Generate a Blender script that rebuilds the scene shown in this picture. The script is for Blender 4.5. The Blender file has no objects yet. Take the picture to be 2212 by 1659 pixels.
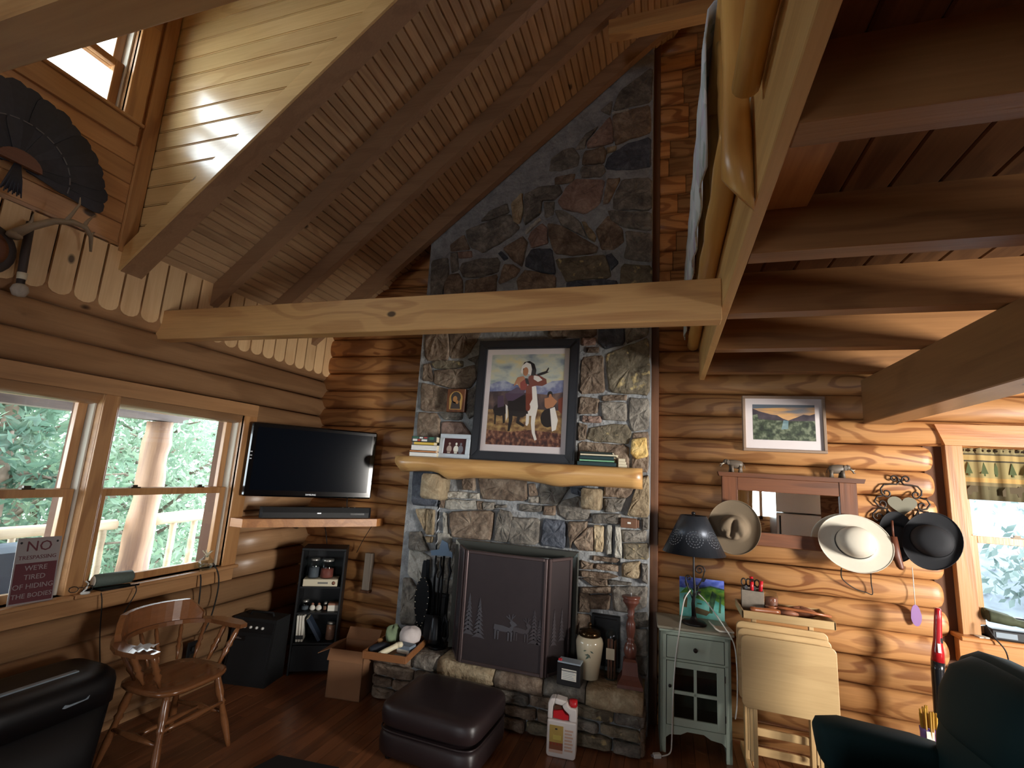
import bpy, bmesh, math, random
from mathutils import Vector, Matrix
R = random.Random(7)
SC = bpy.context.scene
COL = SC.collection
rad = math.radians

# ------------------------------------------------------------------ camera
CAMZ = 1.7
yaw, pit, rol = rad(18.07899), rad(10.18692), rad(3.47469)
fwd = Vector((-math.sin(yaw)*math.cos(pit), math.cos(yaw)*math.cos(pit), math.sin(pit)))
rgt = Vector((math.cos(yaw), math.sin(yaw), 0)); upv = rgt.cross(fwd)
r_ = math.cos(rol)*rgt + math.sin(rol)*upv
u_ = -math.sin(rol)*rgt + math.cos(rol)*upv
cam = bpy.data.cameras.new('camera'); camo = bpy.data.objects.new('camera', cam); COL.objects.link(camo)
cam.sensor_fit = 'HORIZONTAL'; cam.sensor_width = 36.0; cam.lens = 36.0*1049.475/2212.0
cam.clip_start = 0.02; cam.clip_end = 300
camo.matrix_world = Matrix(((r_.x, u_.x, -fwd.x, 0), (r_.y, u_.y, -fwd.y, 0), (r_.z, u_.z, -fwd.z, CAMZ), (0, 0, 0, 1)))
SC.camera = camo

# ------------------------------------------------------------------ sky, daylight, exposure
SKY = 12.0
W = bpy.data.worlds.new('sky'); SC.world = W; W.use_nodes = True
bg = W.node_tree.nodes['Background']
bg.inputs[0].default_value = (0.86, 0.94, 1.0, 1); bg.inputs[1].default_value = SKY
SC.view_settings.view_transform = 'Standard'; SC.view_settings.look = 'None'
SC.view_settings.exposure = 0.0; SC.view_settings.gamma = 1.0; SC.view_settings.use_curve_mapping = False
def area(name, loc, rot, sx, sy, power, color=(1, 1, 1), portal=False, spread=180):
    l = bpy.data.lights.new(name, 'AREA'); l.shape = 'RECTANGLE'; l.size = sx; l.size_y = sy; l.energy = power; l.color = color
    l.spread = rad(spread)
    if portal: l.cycles.is_portal = True
    o = bpy.data.objects.new(name, l); COL.objects.link(o); o.location = loc; o.rotation_euler = rot; return o
# daylight standing in the panes of the windows behind and beside the camera
area('daylight_east_window', (4.58, 0.9, 1.45), (0, rad(90), rad(-41)), 1.1, 0.9, 95, (1.0, 0.95, 0.87), spread=76)
# portals in the openings
area('portal_west', (-3.42, 2.05, 1.43), (0, rad(-90), 0), 1.2, 2.1, 1, portal=True)
area('portal_dormer', (-3.42, 1.3, 4.1), (0, rad(-90), 0), 0.9, 1.1, 1, portal=True)
area('portal_south', (1.95, -4.14, 1.5), (rad(90), 0, 0), 1.0, 1.0, 1, portal=True)
area('portal_south', (-1.4, -4.14, 1.7), (rad(90), 0, 0), 1.0, 1.6, 1, portal=True)
area('portal_loft', (2.35, 4.16, 3.75), (rad(-90), 0, 0), 1.7, 1.5, 1, portal=True)
area('portal_north', (2.4, 4.16, 1.45), (rad(-90), 0, 0), 1.2, 1.2, 1, portal=True)

# ------------------------------------------------------------------ materials
MATS = {}
def nm(name):
    m = bpy.data.materials.new(name); m.use_nodes = True; MATS[name] = m
    nt = m.node_tree; b = nt.nodes['Principled BSDF']; return m, nt, b
def N(nt, t, **kw):
    n = nt.nodes.new(t)
    for k, v in kw.items(): setattr(n, k, v)
    return n
def L(nt, a, b): nt.links.new(a, b)
def lin(c):
    return tuple((v/255/12.92 if v/255 <= 0.04045 else ((v/255+0.055)/1.055)**2.4) for v in c) + (1,)
def plain(name, c, rough=0.5, metal=0.0, var=0.0, spec=0.5, noise=0.0, nscale=30, bump=0.0, coat=0.0, sheen=0.0, alpha=1.0, trans=0.0):
    m, nt, b = nm(name); col = lin(c)
    b.inputs['Roughness'].default_value = rough; b.inputs['Metallic'].default_value = metal
    b.inputs['Specular IOR Level'].default_value = spec; b.inputs['Coat Weight'].default_value = coat
    b.inputs['Sheen Weight'].default_value = sheen; b.inputs['Transmission Weight'].default_value = trans
    b.inputs['Alpha'].default_value = alpha
    b.inputs['Base Color'].default_value = col
    if var or noise or bump:
        tc = N(nt, 'ShaderNodeTexCoord'); no = N(nt, 'ShaderNodeTexNoise'); no.inputs['Scale'].default_value = nscale; no.inputs['Detail'].default_value = 4
        L(nt, tc.outputs['Object'], no.inputs['Vector'])
        oi = N(nt, 'ShaderNodeObjectInfo')
        a = N(nt, 'ShaderNodeMath', operation='MULTIPLY_ADD'); a.inputs[1].default_value = noise*2; a.inputs[2].default_value = 1-noise
        L(nt, no.outputs['Fac'], a.inputs[0])
        c2 = N(nt, 'ShaderNodeMath', operation='MULTIPLY_ADD'); c2.inputs[1].default_value = var*2; c2.inputs[2].default_value = 1-var
        L(nt, oi.outputs['Random'], c2.inputs[0])
        mu = N(nt, 'ShaderNodeMath', operation='MULTIPLY'); L(nt, a.outputs[0], mu.inputs[0]); L(nt, c2.outputs[0], mu.inputs[1])
        hs = N(nt, 'ShaderNodeHueSaturation'); hs.inputs['Color'].default_value = col; L(nt, mu.outputs[0], hs.inputs['Value'])
        L(nt, hs.outputs[0], b.inputs['Base Color'])
        if bump:
            bp = N(nt, 'ShaderNodeBump'); bp.inputs['Strength'].default_value = bump; bp.inputs['Distance'].default_value = 0.01
            L(nt, no.outputs['Fac'], bp.inputs['Height']); L(nt, bp.outputs[0], b.inputs['Normal'])
    return m
def ramp(nt, stops):
    r = N(nt, 'ShaderNodeValToRGB'); e = r.color_ramp.elements
    while len(e) < len(stops): e.new(0.5)
    for i, (p, c) in enumerate(stops): e[i].position = p; e[i].color = c
    return r
def wood(name, light, dark, axis='X', along=0.9, across=4.0, rings=26, ringamt=0.7, knot=1.0, kscale=2.3, rough=0.35, var=0.12, coat=0.0, bump=0.15, kr=0.07):
    """Flat-sawn softwood: contour rings of a stretched noise, dark knots, fine fibre."""
    m, nt, b = nm(name)
    tc = N(nt, 'ShaderNodeTexCoord'); oi = N(nt, 'ShaderNodeObjectInfo')
    off = N(nt, 'ShaderNodeVectorMath', operation='SCALE'); off.inputs[0].default_value = (37.0, 53.0, 71.0); L(nt, oi.outputs['Random'], off.inputs['Scale'])
    ad = N(nt, 'ShaderNodeVectorMath', operation='ADD'); L(nt, tc.outputs['Object'], ad.inputs[0]); L(nt, off.outputs[0], ad.inputs[1])
    def scaled(al, ac):
        mp = N(nt, 'ShaderNodeMapping'); v = [ac]*3; v['XYZ'.index(axis)] = al
        mp.inputs['Scale'].default_value = v; L(nt, ad.outputs[0], mp.inputs['Vector']); return mp.outputs[0]
    vo = N(nt, 'ShaderNodeTexVoronoi'); vo.inputs['Scale'].default_value = 1.0; L(nt, scaled(kscale*0.75, kscale*1.25), vo.inputs['Vector'])
    n1 = N(nt, 'ShaderNodeTexNoise'); n1.inputs['Scale'].default_value = 1.0; n1.inputs['Detail'].default_value = 1.5; n1.inputs['Roughness'].default_value = 0.45
    L(nt, scaled(along, across), n1.inputs['Vector'])
    sw = N(nt, 'ShaderNodeMapRange'); sw.inputs[1].default_value = 0.0; sw.inputs[2].default_value = 0.38; sw.inputs[3].default_value = 0.16*knot; sw.inputs[4].default_value = 0.0
    L(nt, vo.outputs['Distance'], sw.inputs[0])
    s = N(nt, 'ShaderNodeMath', operation='ADD'); L(nt, n1.outputs['Fac'], s.inputs[0]); L(nt, sw.outputs[0], s.inputs[1])
    k = N(nt, 'ShaderNodeMath', operation='MULTIPLY'); k.inputs[1].default_value = rings*2; L(nt, s.outputs[0], k.inputs[0])
    si = N(nt, 'ShaderNodeMath', operation='SINE'); L(nt, k.outputs[0], si.inputs[0])
    n2 = N(nt, 'ShaderNodeTexNoise'); n2.inputs['Scale'].default_value = 1.0; n2.inputs['Detail'].default_value = 4; L(nt, scaled(4, 90), n2.inputs['Vector'])
    n3 = N(nt, 'ShaderNodeTexNoise'); n3.inputs['Scale'].default_value = 1.0; n3.inputs['Detail'].default_value = 2; L(nt, scaled(0.7, 2.2), n3.inputs['Vector'])
    # dark amount
    r1 = N(nt, 'ShaderNodeMapRange'); r1.inputs[1].default_value = 0.15; r1.inputs[2].default_value = 0.8; r1.inputs[3].default_value = 0.0; r1.inputs[4].default_value = ringamt
    L(nt, si.outputs[0], r1.inputs[0])
    am = N(nt, 'ShaderNodeMapRange'); am.inputs[1].default_value = 0.35; am.inputs[2].default_value = 0.65; am.inputs[3].default_value = 0.35; am.inputs[4].default_value = 1.0
    L(nt, n3.outputs['Fac'], am.inputs[0])
    r1m = N(nt, 'ShaderNodeMath', operation='MULTIPLY'); L(nt, r1.outputs[0], r1m.inputs[0]); L(nt, am.outputs[0], r1m.inputs[1])
    f = N(nt, 'ShaderNodeMapRange'); f.inputs[1].default_value = 0.3; f.inputs[2].default_value = 0.75; f.inputs[3].default_value = 0.0; f.inputs[4].default_value = 0.3
    L(nt, n2.outputs['Fac'], f.inputs[0])
    sm = N(nt, 'ShaderNodeMath', operation='ADD', use_clamp=True); L(nt, r1m.outputs[0], sm.inputs[0]); L(nt, f.outputs[0], sm.inputs[1])
    mx = N(nt, 'ShaderNodeMix', data_type='RGBA'); mx.inputs[6].default_value = lin(light); mx.inputs[7].default_value = lin(dark); L(nt, sm.outputs[0], mx.inputs[0])
    kd = N(nt, 'ShaderNodeMapRange'); kd.inputs[1].default_value = kr*0.75; kd.inputs[2].default_value = kr*1.2; kd.inputs[3].default_value = 0.92*min(1, knot); kd.inputs[4].default_value = 0.0
    L(nt, vo.outputs['Distance'], kd.inputs[0])
    # only some of the cells carry a knot
    th = N(nt, 'ShaderNodeMath', operation='GREATER_THAN'); th.inputs[1].default_value = 0.45
    sep = N(nt, 'ShaderNodeSeparateColor'); L(nt, vo.outputs['Color'], sep.inputs[0]); L(nt, sep.outputs[0], th.inputs[0])
    km = N(nt, 'ShaderNodeMath', operation='MULTIPLY'); L(nt, kd.outputs[0], km.inputs[0]); L(nt, th.outputs[0], km.inputs[1])
    mk = N(nt, 'ShaderNodeMix', data_type='RGBA'); mk.inputs[7].default_value = lin(tuple(int(v*0.36) for v in dark)); L(nt, mx.outputs[2], mk.inputs[6]); L(nt, km.outputs[0], mk.inputs[0])
    va = N(nt, 'ShaderNodeMath', operation='MULTIPLY_ADD'); va.inputs[1].default_value = var*2; va.inputs[2].default_value = 1-var; L(nt, oi.outputs['Random'], va.inputs[0])
    hs = N(nt, 'ShaderNodeHueSaturation'); L(nt, mk.outputs[2], hs.inputs['Color']); L(nt, va.outputs[0], hs.inputs['Value'])
    L(nt, hs.outputs[0], b.inputs['Base Color'])
    b.inputs['Roughness'].default_value = rough; b.inputs['Coat Weight'].default_value = coat; b.inputs['Coat Roughness'].default_value = 0.2
    if bump:
        bp = N(nt, 'ShaderNodeBump'); bp.inputs['Strength'].default_value = bump; bp.inputs['Distance'].default_value = 0.004
        L(nt, n2.outputs['Fac'], bp.inputs['Height']); L(nt, bp.outputs[0], b.inputs['Normal'])
    return m
def stone(name, cols, spot=None, rough=0.85):
    """cols: dark, mid, light of one kind of rock; each stone shifts by its own random value."""
    m, nt, b = nm(name)
    tc = N(nt, 'ShaderNodeTexCoord'); oi = N(nt, 'ShaderNodeObjectInfo')
    off = N(nt, 'ShaderNodeVectorMath', operation='SCALE'); off.inputs[0].default_value = (31.0, 17.0, 43.0); L(nt, oi.outputs['Random'], off.inputs['Scale'])
    ad = N(nt, 'ShaderNodeVectorMath', operation='ADD'); L(nt, tc.outputs['Object'], ad.inputs[0]); L(nt, off.outputs[0], ad.inputs[1])
    n1 = N(nt, 'ShaderNodeTexNoise'); n1.inputs['Scale'].default_value = 9; n1.inputs['Detail'].default_value = 10; n1.inputs['Roughness'].default_value = 0.74; n1.inputs['Distortion'].default_value = 0.5
    L(nt, ad.outputs[0], n1.inputs['Vector'])
    r = ramp(nt, [(0.34, lin(cols[0])), (0.5, lin(cols[1])), (0.66, lin(cols[2]))]); L(nt, n1.outputs['Fac'], r.inputs[0])
    out = r.outputs[0]
    if spot:
        n2 = N(nt, 'ShaderNodeTexNoise'); n2.inputs['Scale'].default_value = 14; n2.inputs['Detail'].default_value = 3; L(nt, ad.outputs[0], n2.inputs['Vector'])
        r2 = ramp(nt, [(0.6, (0, 0, 0, 1)), (0.68, (1, 1, 1, 1))]); L(nt, n2.outputs['Fac'], r2.inputs[0])
        mx = N(nt, 'ShaderNodeMix', data_type='RGBA'); mx.inputs[7].default_value = lin(spot); L(nt, out, mx.inputs[6]); L(nt, r2.outputs[0], mx.inputs[0]); out = mx.outputs[2]
    va = N(nt, 'ShaderNodeMath', operation='MULTIPLY_ADD'); va.inputs[1].default_value = 0.36; va.inputs[2].default_value = 0.82; L(nt, oi.outputs['Random'], va.inputs[0])
    hs = N(nt, 'ShaderNodeHueSaturation'); L(nt, out, hs.inputs['Color']); L(nt, va.outputs[0], hs.inputs['Value'])
    L(nt, hs.outputs[0], b.inputs['Base Color']); b.inputs['Roughness'].default_value = rough
    n4 = N(nt, 'ShaderNodeTexNoise'); n4.inputs['Scale'].default_value = 22; n4.inputs['Detail'].default_value = 8; L(nt, ad.outputs[0], n4.inputs['Vector'])
    bp = N(nt, 'ShaderNodeBump'); bp.inputs['Strength'].default_value = 0.9; bp.inputs['Distance'].default_value = 0.025
    L(nt, n4.outputs['Fac'], bp.inputs['Height']); L(nt, bp.outputs[0], b.inputs['Normal'])
    return m

# pine of the house
wood('log_x', (200, 146, 92), (140, 88, 50), 'X', 1.1, 5.2, 27, 0.9, rough=0.46, var=0.1, kr=0.06)
wood('log_y', (180, 140, 102), (134, 98, 68), 'Y', 0.6, 3.6, 12, 0.45, rough=0.34, var=0.1, kr=0.06)
wood('beam_x', (212, 168, 112), (160, 110, 66), 'X', 0.6, 4.5, 18, 0.5, rough=0.42, var=0.07, kr=0.05)
wood('beam_y', (206, 160, 106), (150, 100, 60), 'Y', 0.6, 4.5, 18, 0.5, rough=0.42, var=0.07, kr=0.05)
wood('rafter', (158, 124, 94), (120, 90, 66), 'X', 0.7, 5, 14, 0.35, rough=0.45, var=0.06, kscale=2.0, kr=0.06)
wood('ceiling_pine', (198, 166, 128), (148, 114, 86), 'Y', 0.9, 7, 12, 0.4, rough=0.4, var=0.13, kscale=3.2, kr=0.085)
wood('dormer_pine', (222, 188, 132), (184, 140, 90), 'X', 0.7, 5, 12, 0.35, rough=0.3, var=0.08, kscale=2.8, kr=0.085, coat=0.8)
wood('dormer_pine_y', (196, 146, 98), (150, 100, 64), 'Y', 0.7, 5, 12, 0.35, rough=0.4, var=0.08, kscale=2.6, kr=0.07)
wood('knee_pine', (226, 190, 142), (186, 138, 92), 'Z', 0.8, 5, 10, 0.3, rough=0.5, var=0.1, kscale=3.0, kr=0.07)
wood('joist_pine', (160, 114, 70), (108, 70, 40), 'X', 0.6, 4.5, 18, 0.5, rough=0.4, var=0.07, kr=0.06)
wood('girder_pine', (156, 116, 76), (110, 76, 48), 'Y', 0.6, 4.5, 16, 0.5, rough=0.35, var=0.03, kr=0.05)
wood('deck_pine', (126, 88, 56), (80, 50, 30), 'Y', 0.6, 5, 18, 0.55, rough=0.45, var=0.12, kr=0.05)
wood('trim_y', (186, 140, 96), (144, 100, 64), 'Y', 0.7, 5, 14, 0.4, knot=0.4, rough=0.33, var=0.05)
wood('trim_z', (196, 146, 96), (146, 96, 58), 'Z', 0.6, 7, 14, 0.55, knot=0.2, rough=0.33, var=0.05)
wood('trim_x', (206, 142, 82), (156, 94, 48), 'X', 0.6, 5, 14, 0.5, knot=0.4, rough=0.36, var=0.05)
wood('dark_trim', (112, 76, 54), (76, 50, 34), 'Z', 0.7, 6, 12, 0.4, knot=0.3, rough=0.45, var=0.05)
wood('floor_oak', (138, 88, 56), (88, 52, 32), 'Y', 0.9, 9, 14, 0.5, knot=0.25, rough=0.3, var=0.28, coat=0.2)
wood('peeled_log_y', (226, 178, 104), (196, 136, 66), 'Y', 0.5, 3, 5, 0.3, rough=0.35, var=0.04, kr=0.05)
wood('peeled_log_z', (228, 182, 108), (198, 138, 68), 'Z', 0.5, 3, 5, 0.3, rough=0.33, var=0.04, kr=0.05)
wood('mantel_log', (214, 168, 108), (166, 114, 62), 'X', 0.7, 6, 14, 0.6, rough=0.32, var=0.02, kr=0.045)
wood('walnut_x', (112, 66, 38), (66, 36, 20), 'X', 1.2, 9, 14, 0.5, knot=0, rough=0.45)
wood('walnut_z', (112, 66, 38), (66, 36, 20), 'Z', 1.2, 9, 14, 0.5, knot=0, rough=0.45)
wood('chair_wood', (136, 88, 54), (98, 60, 34), 'X', 1.5, 9, 10, 0.3, knot=0, rough=0.22, coat=0.5, bump=0)
wood('blond_x', (204, 172, 124), (172, 138, 94), 'X', 1.0, 9, 9, 0.4, knot=0, rough=0.42, var=0.05, bump=0.05)
wood('blond_z', (204, 172, 124), (172, 138, 94), 'Z', 1.0, 9, 9, 0.4, knot=0, rough=0.42, var=0.05, bump=0.05)
wood('rim_pine', (224, 184, 122), (178, 130, 76), 'Y', 0.6, 4.5, 16, 0.5, rough=0.42, var=0.03, kr=0.04)
wood('weathered', (186, 174, 158), (136, 122, 110), 'Z', 0.8, 5, 10, 0.5, rough=0.8, var=0.05)
wood('weathered_y', (168, 158, 140), (120, 110, 98), 'Y', 0.8, 5, 10, 0.5, rough=0.8, var=0.05)
stone('stone_grey', ((74, 70, 66), (112, 106, 98), (150, 144, 134)))
stone('stone_brown', ((82, 66, 54), (120, 102, 86), (158, 142, 124)))
stone('stone_slate', ((56, 60, 68), (76, 80, 90), (104, 110, 120)))
stone('stone_tan', ((120, 102, 78), (156, 138, 110), (184, 168, 140)))
stone('stone_pink', ((112, 88, 78), (142, 116, 104), (170, 146, 132)))
stone('stone_light', ((140, 136, 126), (172, 168, 158), (202, 198, 188)))
stone('stone_lichen', ((84, 76, 62), (118, 108, 90), (148, 138, 118)), spot=(196, 176, 128))
stone('stone_yellow', ((168, 132, 70), (206, 174, 108), (224, 198, 140)))
stone('mortar', ((112, 114, 116), (138, 140, 142), (160, 162, 162)))

# ------------------------------------------------------------------ mesh builder
class MB:
    def __init__(s): s.v = []; s.f = []; s.m = []; s.sm = []; s.cur = 0; s.smooth = False
    def mat(s, i): s.cur = i; return s
    def add(s, vs, fs, smooth=None):
        o = len(s.v); s.v += [tuple(v) for v in vs]
        for f in fs: s.f.append(tuple(i+o for i in f)); s.m.append(s.cur); s.sm.append(s.smooth if smooth is None else smooth)
        return s
    def box(s, x0, x1, y0, y1, z0, z1, bev=0.0, M=None):
        if x0 > x1: x0, x1 = x1, x0
        if y0 > y1: y0, y1 = y1, y0
        if z0 > z1: z0, z1 = z1, z0
        if bev <= 0:
            vs = [(x0,y0,z0),(x1,y0,z0),(x1,y1,z0),(x0,y1,z0),(x0,y0,z1),(x1,y0,z1),(x1,y1,z1),(x0,y1,z1)]
            fs = [(0,3,2,1),(4,5,6,7),(0,1,5,4),(1,2,6,5),(2,3,7,6),(3,0,4,7)]
        else:
            b = min(bev, (x1-x0)*0.49, (y1-y0)*0.49, (z1-z0)*0.49); vs = []; idx = {}
            for ix in (0, 1):
                for iy in (0, 1):
                    for iz in (0, 1):
                        c = [(x0, x1)[ix], (y0, y1)[iy], (z0, z1)[iz]]; sg = [(1, -1)[ix], (1, -1)[iy], (1, -1)[iz]]
                        for a in range(3):
                            p = [c[k]+sg[k]*b*(k != a) for k in range(3)]; idx[(ix, iy, iz, a)] = len(vs); vs.append(p)
            fs = []
            for a in range(3):
                o = [k for k in range(3) if k != a]
                for e in (0, 1):
                    q = []
                    for (p, r) in ((0,0),(1,0),(1,1),(0,1)):
                        t = [0]*3; t[a] = e; t[o[0]] = p; t[o[1]] = r; q.append(idx[(*t, a)])
                    fs.append(q if (e == 1) == (a != 1) else q[::-1])
                for p in (0, 1):
                    for r in (0, 1):
                        t0 = [0]*3; t0[o[0]] = p; t0[o[1]] = r; t1 = list(t0); t1[a] = 1
                        q = [idx[(*t0, o[0])], idx[(*t0, o[1])], idx[(*t1, o[1])], idx[(*t1, o[0])]]
                        fs.append(q if ((p == r) == (a != 1)) else q[::-1])
            for ix in (0, 1):
                for iy in (0, 1):
                    for iz in (0, 1):
                        q = [idx[(ix,iy,iz,0)], idx[(ix,iy,iz,1)], idx[(ix,iy,iz,2)]]
                        fs.append(q if (ix+iy+iz) % 2 == 1 else q[::-1])
        if M is not None: vs = [M @ Vector(v) for v in vs]
        return s.add(vs, fs)
    def cyl(s, p0, p1, r0, r1=None, n=12, caps=True, smooth=True):
        return s.tube([p0, p1], [r0, r0 if r1 is None else r1], n, caps, smooth)
    def tube(s, pts, r, n=8, caps=True, smooth=True, closed=False):
        pts = [Vector(p) for p in pts]
        if not isinstance(r, (list, tuple)): r = [r]*len(pts)
        vs = []; fs = []; pu = None; K = len(pts)
        for i, p in enumerate(pts):
            a = pts[(i-1) % K] if closed else pts[max(i-1, 0)]; b = pts[(i+1) % K] if closed else pts[min(i+1, K-1)]
            t = (b-a); t = t.normalized() if t.length > 1e-9 else Vector((0, 0, 1))
            if pu is None: pu = t.orthogonal().normalized()
            else:
                pu = pu - t*pu.dot(t); pu = pu.normalized() if pu.length > 1e-6 else t.orthogonal().normalized()
            w = t.cross(pu)
            for j in range(n):
                an = 2*math.pi*j/n; vs.append(p + (pu*math.cos(an)+w*math.sin(an))*r[i])
        for i in range(K if closed else K-1):
            i2 = (i+1) % K
            for j in range(n):
                k = (j+1) % n; fs.append((i*n+j, i*n+k, i2*n+k, i2*n+j))
        s.add(vs, fs, smooth)
        if caps and not closed:
            o = len(s.v)-len(vs)
            s.f.append(tuple(o+j for j in range(n))[::-1]); s.f.append(tuple(o+(K-1)*n+j for j in range(n))); s.m += [s.cur]*2; s.sm += [False]*2
        return s
    def lathe(s, prof, c=(0, 0, 0), n=24, axis=None, smooth=True, M=None, sx=1.0, sy=1.0):
        vs = []; fs = []
        for (r, z) in prof:
            for j in range(n):
                a = 2*math.pi*j/n; vs.append(Vector((c[0]+r*sx*math.cos(a), c[1]+r*sy*math.sin(a), c[2]+z)))
        for i in range(len(prof)-1):
            for j in range(n):
                k = (j+1) % n; fs.append((i*n+j, i*n+k, (i+1)*n+k, (i+1)*n+j))
        if prof[0][0] > 1e-5: fs.append(tuple(range(n))[::-1])
        if prof[-1][0] > 1e-5: fs.append(tuple((len(prof)-1)*n+j for j in range(n)))
        if M is not None: vs = [M @ v for v in vs]
        return s.add(vs, fs, smooth)
    def prism(s, poly, fn, d0, d1):
        """poly: 2d outline; fn(u, v, d) -> point."""
        n = len(poly); vs = [fn(u, v, d0) for u, v in poly] + [fn(u, v, d1) for u, v in poly]
        fs = [tuple(range(n))[::-1], tuple(range(n, 2*n))] + [(i, (i+1) % n, n+(i+1) % n, n+i) for i in range(n)]
        return s.add(vs, fs, False)
    def rings(s, rr, closed_ring=True, caps=True, smooth=True):
        n = len(rr[0]); vs = [p for r in rr for p in r]; fs = []
        for i in range(len(rr)-1):
            for j in range(n if closed_ring else n-1):
                k = (j+1) % n; fs.append((i*n+j, i*n+k, (i+1)*n+k, (i+1)*n+j))
        if caps and closed_ring: fs.append(tuple(range(n))[::-1]); fs.append(tuple((len(rr)-1)*n+j for j in range(n)))
        return s.add(vs, fs, smooth)
    def build(s, name, mats, parent=None, M=None, fix=True):
        me = bpy.data.meshes.new(name); me.from_pydata(s.v, [], s.f)
        if not isinstance(mats, (list, tuple)): mats = [mats]
        for m in mats: me.materials.append(MATS[m] if isinstance(m, str) else m)
        me.polygons.foreach_set('material_index', s.m); me.polygons.foreach_set('use_smooth', s.sm)
        if fix:
            bm = bmesh.new(); bm.from_mesh(me); bmesh.ops.recalc_face_normals(bm, faces=bm.faces); bm.to_mesh(me); bm.free()
        me.update()
        o = bpy.data.objects.new(name, me); COL.objects.link(o)
        if M is not None: o.matrix_world = M
        if parent is not None: o.parent = parent
        return o
def xz(y0=0):  # outline in X,Z extruded along Y
    return lambda u, v, d: (u, d, v)
def yz(): return lambda u, v, d: (d, u, v)
def xy(): return lambda u, v, d: (u, v, d)
def box(name, mat, parent, x0, x1, y0, y1, z0, z1, bev=0.0): return MB().box(x0, x1, y0, y1, z0, z1, bev).build(name, mat, parent)
def tag(o, label, cat, group=None, kind=None):
    o['label'] = label; o['category'] = cat
    if group: o['group'] = group
    if kind: o['kind'] = kind
    return o
def empty(name, loc=(0, 0, 0), rz=0, label=None, cat=None, group=None):
    o = bpy.data.objects.new(name, None); COL.objects.link(o); o.location = loc; o.rotation_euler = (0, 0, rz); o.empty_display_size = 0.1
    if label: tag(o, label, cat, group)
    return o
def struct(o): o['kind'] = 'structure'; return o
def sempty(name): return struct(empty(name))
def inst(name, me, parent, loc=(0, 0, 0), M=None):
    o = bpy.data.objects.new(name, me); COL.objects.link(o); o.location = loc
    if M is not None: o.matrix_world = M
    o.parent = parent; return o
def clip(poly, a, b, c):
    """keep the part of a 2d polygon where a*u + b*v <= c"""
    out = []
    for i in range(len(poly)):
        p, q = poly[i], poly[(i+1) % len(poly)]; dp = a*p[0]+b*p[1]-c; dq = a*q[0]+b*q[1]-c
        if dp <= 0: out.append(p)
        if dp*dq < 0:
            t = dp/(dp-dq); out.append((p[0]+t*(q[0]-p[0]), p[1]+t*(q[1]-p[1])))
    return out
def shrink(poly, d):
    n = len(poly); A = sum(poly[i][0]*poly[(i+1) % n][1]-poly[(i+1) % n][0]*poly[i][1] for i in range(n))
    if A < 0: poly = poly[::-1]
    out = poly[:]
    for i in range(n):
        p, q = poly[i], poly[(i+1) % n]; l = math.hypot(q[0]-p[0], q[1]-p[1])
        if l < 1e-6: continue
        nx, ny = (q[1]-p[1])/l, -(q[0]-p[0])/l
        out = clip(out, nx, ny, nx*p[0]+ny*p[1]-d)
        if len(out) < 3: return []
    return out

# ================================================================== THE HOUSE
XL, YG, XR, YB = -3.26, 4.02, 4.65, -4.2        # left wall, gable wall, right wall, wall behind the camera
SL = 0.8333; RIDGE = 1.2
def zc(x): return 2.94 + SL*(x-XL) if x <= RIDGE else 2.94 + SL*(2*RIDGE-x-XL)     # ceiling boards
def zr(x): return zc(x) - 0.17                                                      # rafter undersides
def st(o, label, cat): o['kind'] = 'structure'; o['label'] = label; o['category'] = cat; return o
MATS_DARK = plain('backing', (92, 58, 36), 0.8)

# ---- floor
floor = st(MB().box(XL-0.15, XR+0.05, YB, YG+0.1, -0.06, -0.022).build('floor', 'backing'), 'narrow reddish hardwood strip floor running toward the fireplace', 'floor')
x = XL-0.14; i = 0
while x < XR:
    w = 0.083; j = R.uniform(2.3, 3.6); j2 = R.uniform(0.9, 1.7)
    for (a, b) in ((YB, j2), (j2, j), (j, YG+0.08)):
        box('plank', 'floor_oak', floor, x+0.0008, x+w-0.0008, a+0.0008, b-0.0008, -0.022, R.uniform(-0.0006, 0.0), 0.0012)
    x += w; i += 1

# ---- log profile
def log_profile(n=9, h=0.174, bulge=0.052, back=0.075):
    p = [(back, -h/2), (0.012, -h/2)]
    for i in range(n+1):
        a = -math.pi/2 + math.pi*i/n; p.append((-bulge*math.cos(a)**0.75, h/2*0.985*math.sin(a)))
    p += [(0.012, h/2), (back, h/2)]; return p
PROF = log_profile()
def log_along_x(parent, x0, x1, z, face, r0=False, r1=False, mat='log_x'):
    """face = y of the joint plane; the log bellies toward -y"""
    mb = MB(); rr = []
    def ring(x, k): return [(x, face + (d if d > 0 else d*k - (1-k)*-0.03*0), z + v*(k if d <= 0.012 else 1)) for d, v in PROF]
    if r0: rr += [ring(x0, 0.55), ring(x0+0.012, 0.8), ring(x0+0.035, 0.95), ring(x0+0.07, 1)]
    else: rr += [ring(x0, 1)]
    if r1: rr += [ring(x1-0.07, 1), ring(x1-0.035, 0.95), ring(x1-0.012, 0.8), ring(x1, 0.55)]
    else: rr += [ring(x1, 1)]
    return mb.rings(rr).build('log', mat, parent)
def log_along_y(parent, y0, y1, z, face, mat='log_y'):
    return MB().rings([[(face - d, y, z+v) for d, v in PROF] for y in (y0, y1)]).build('log', mat, parent)

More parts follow.
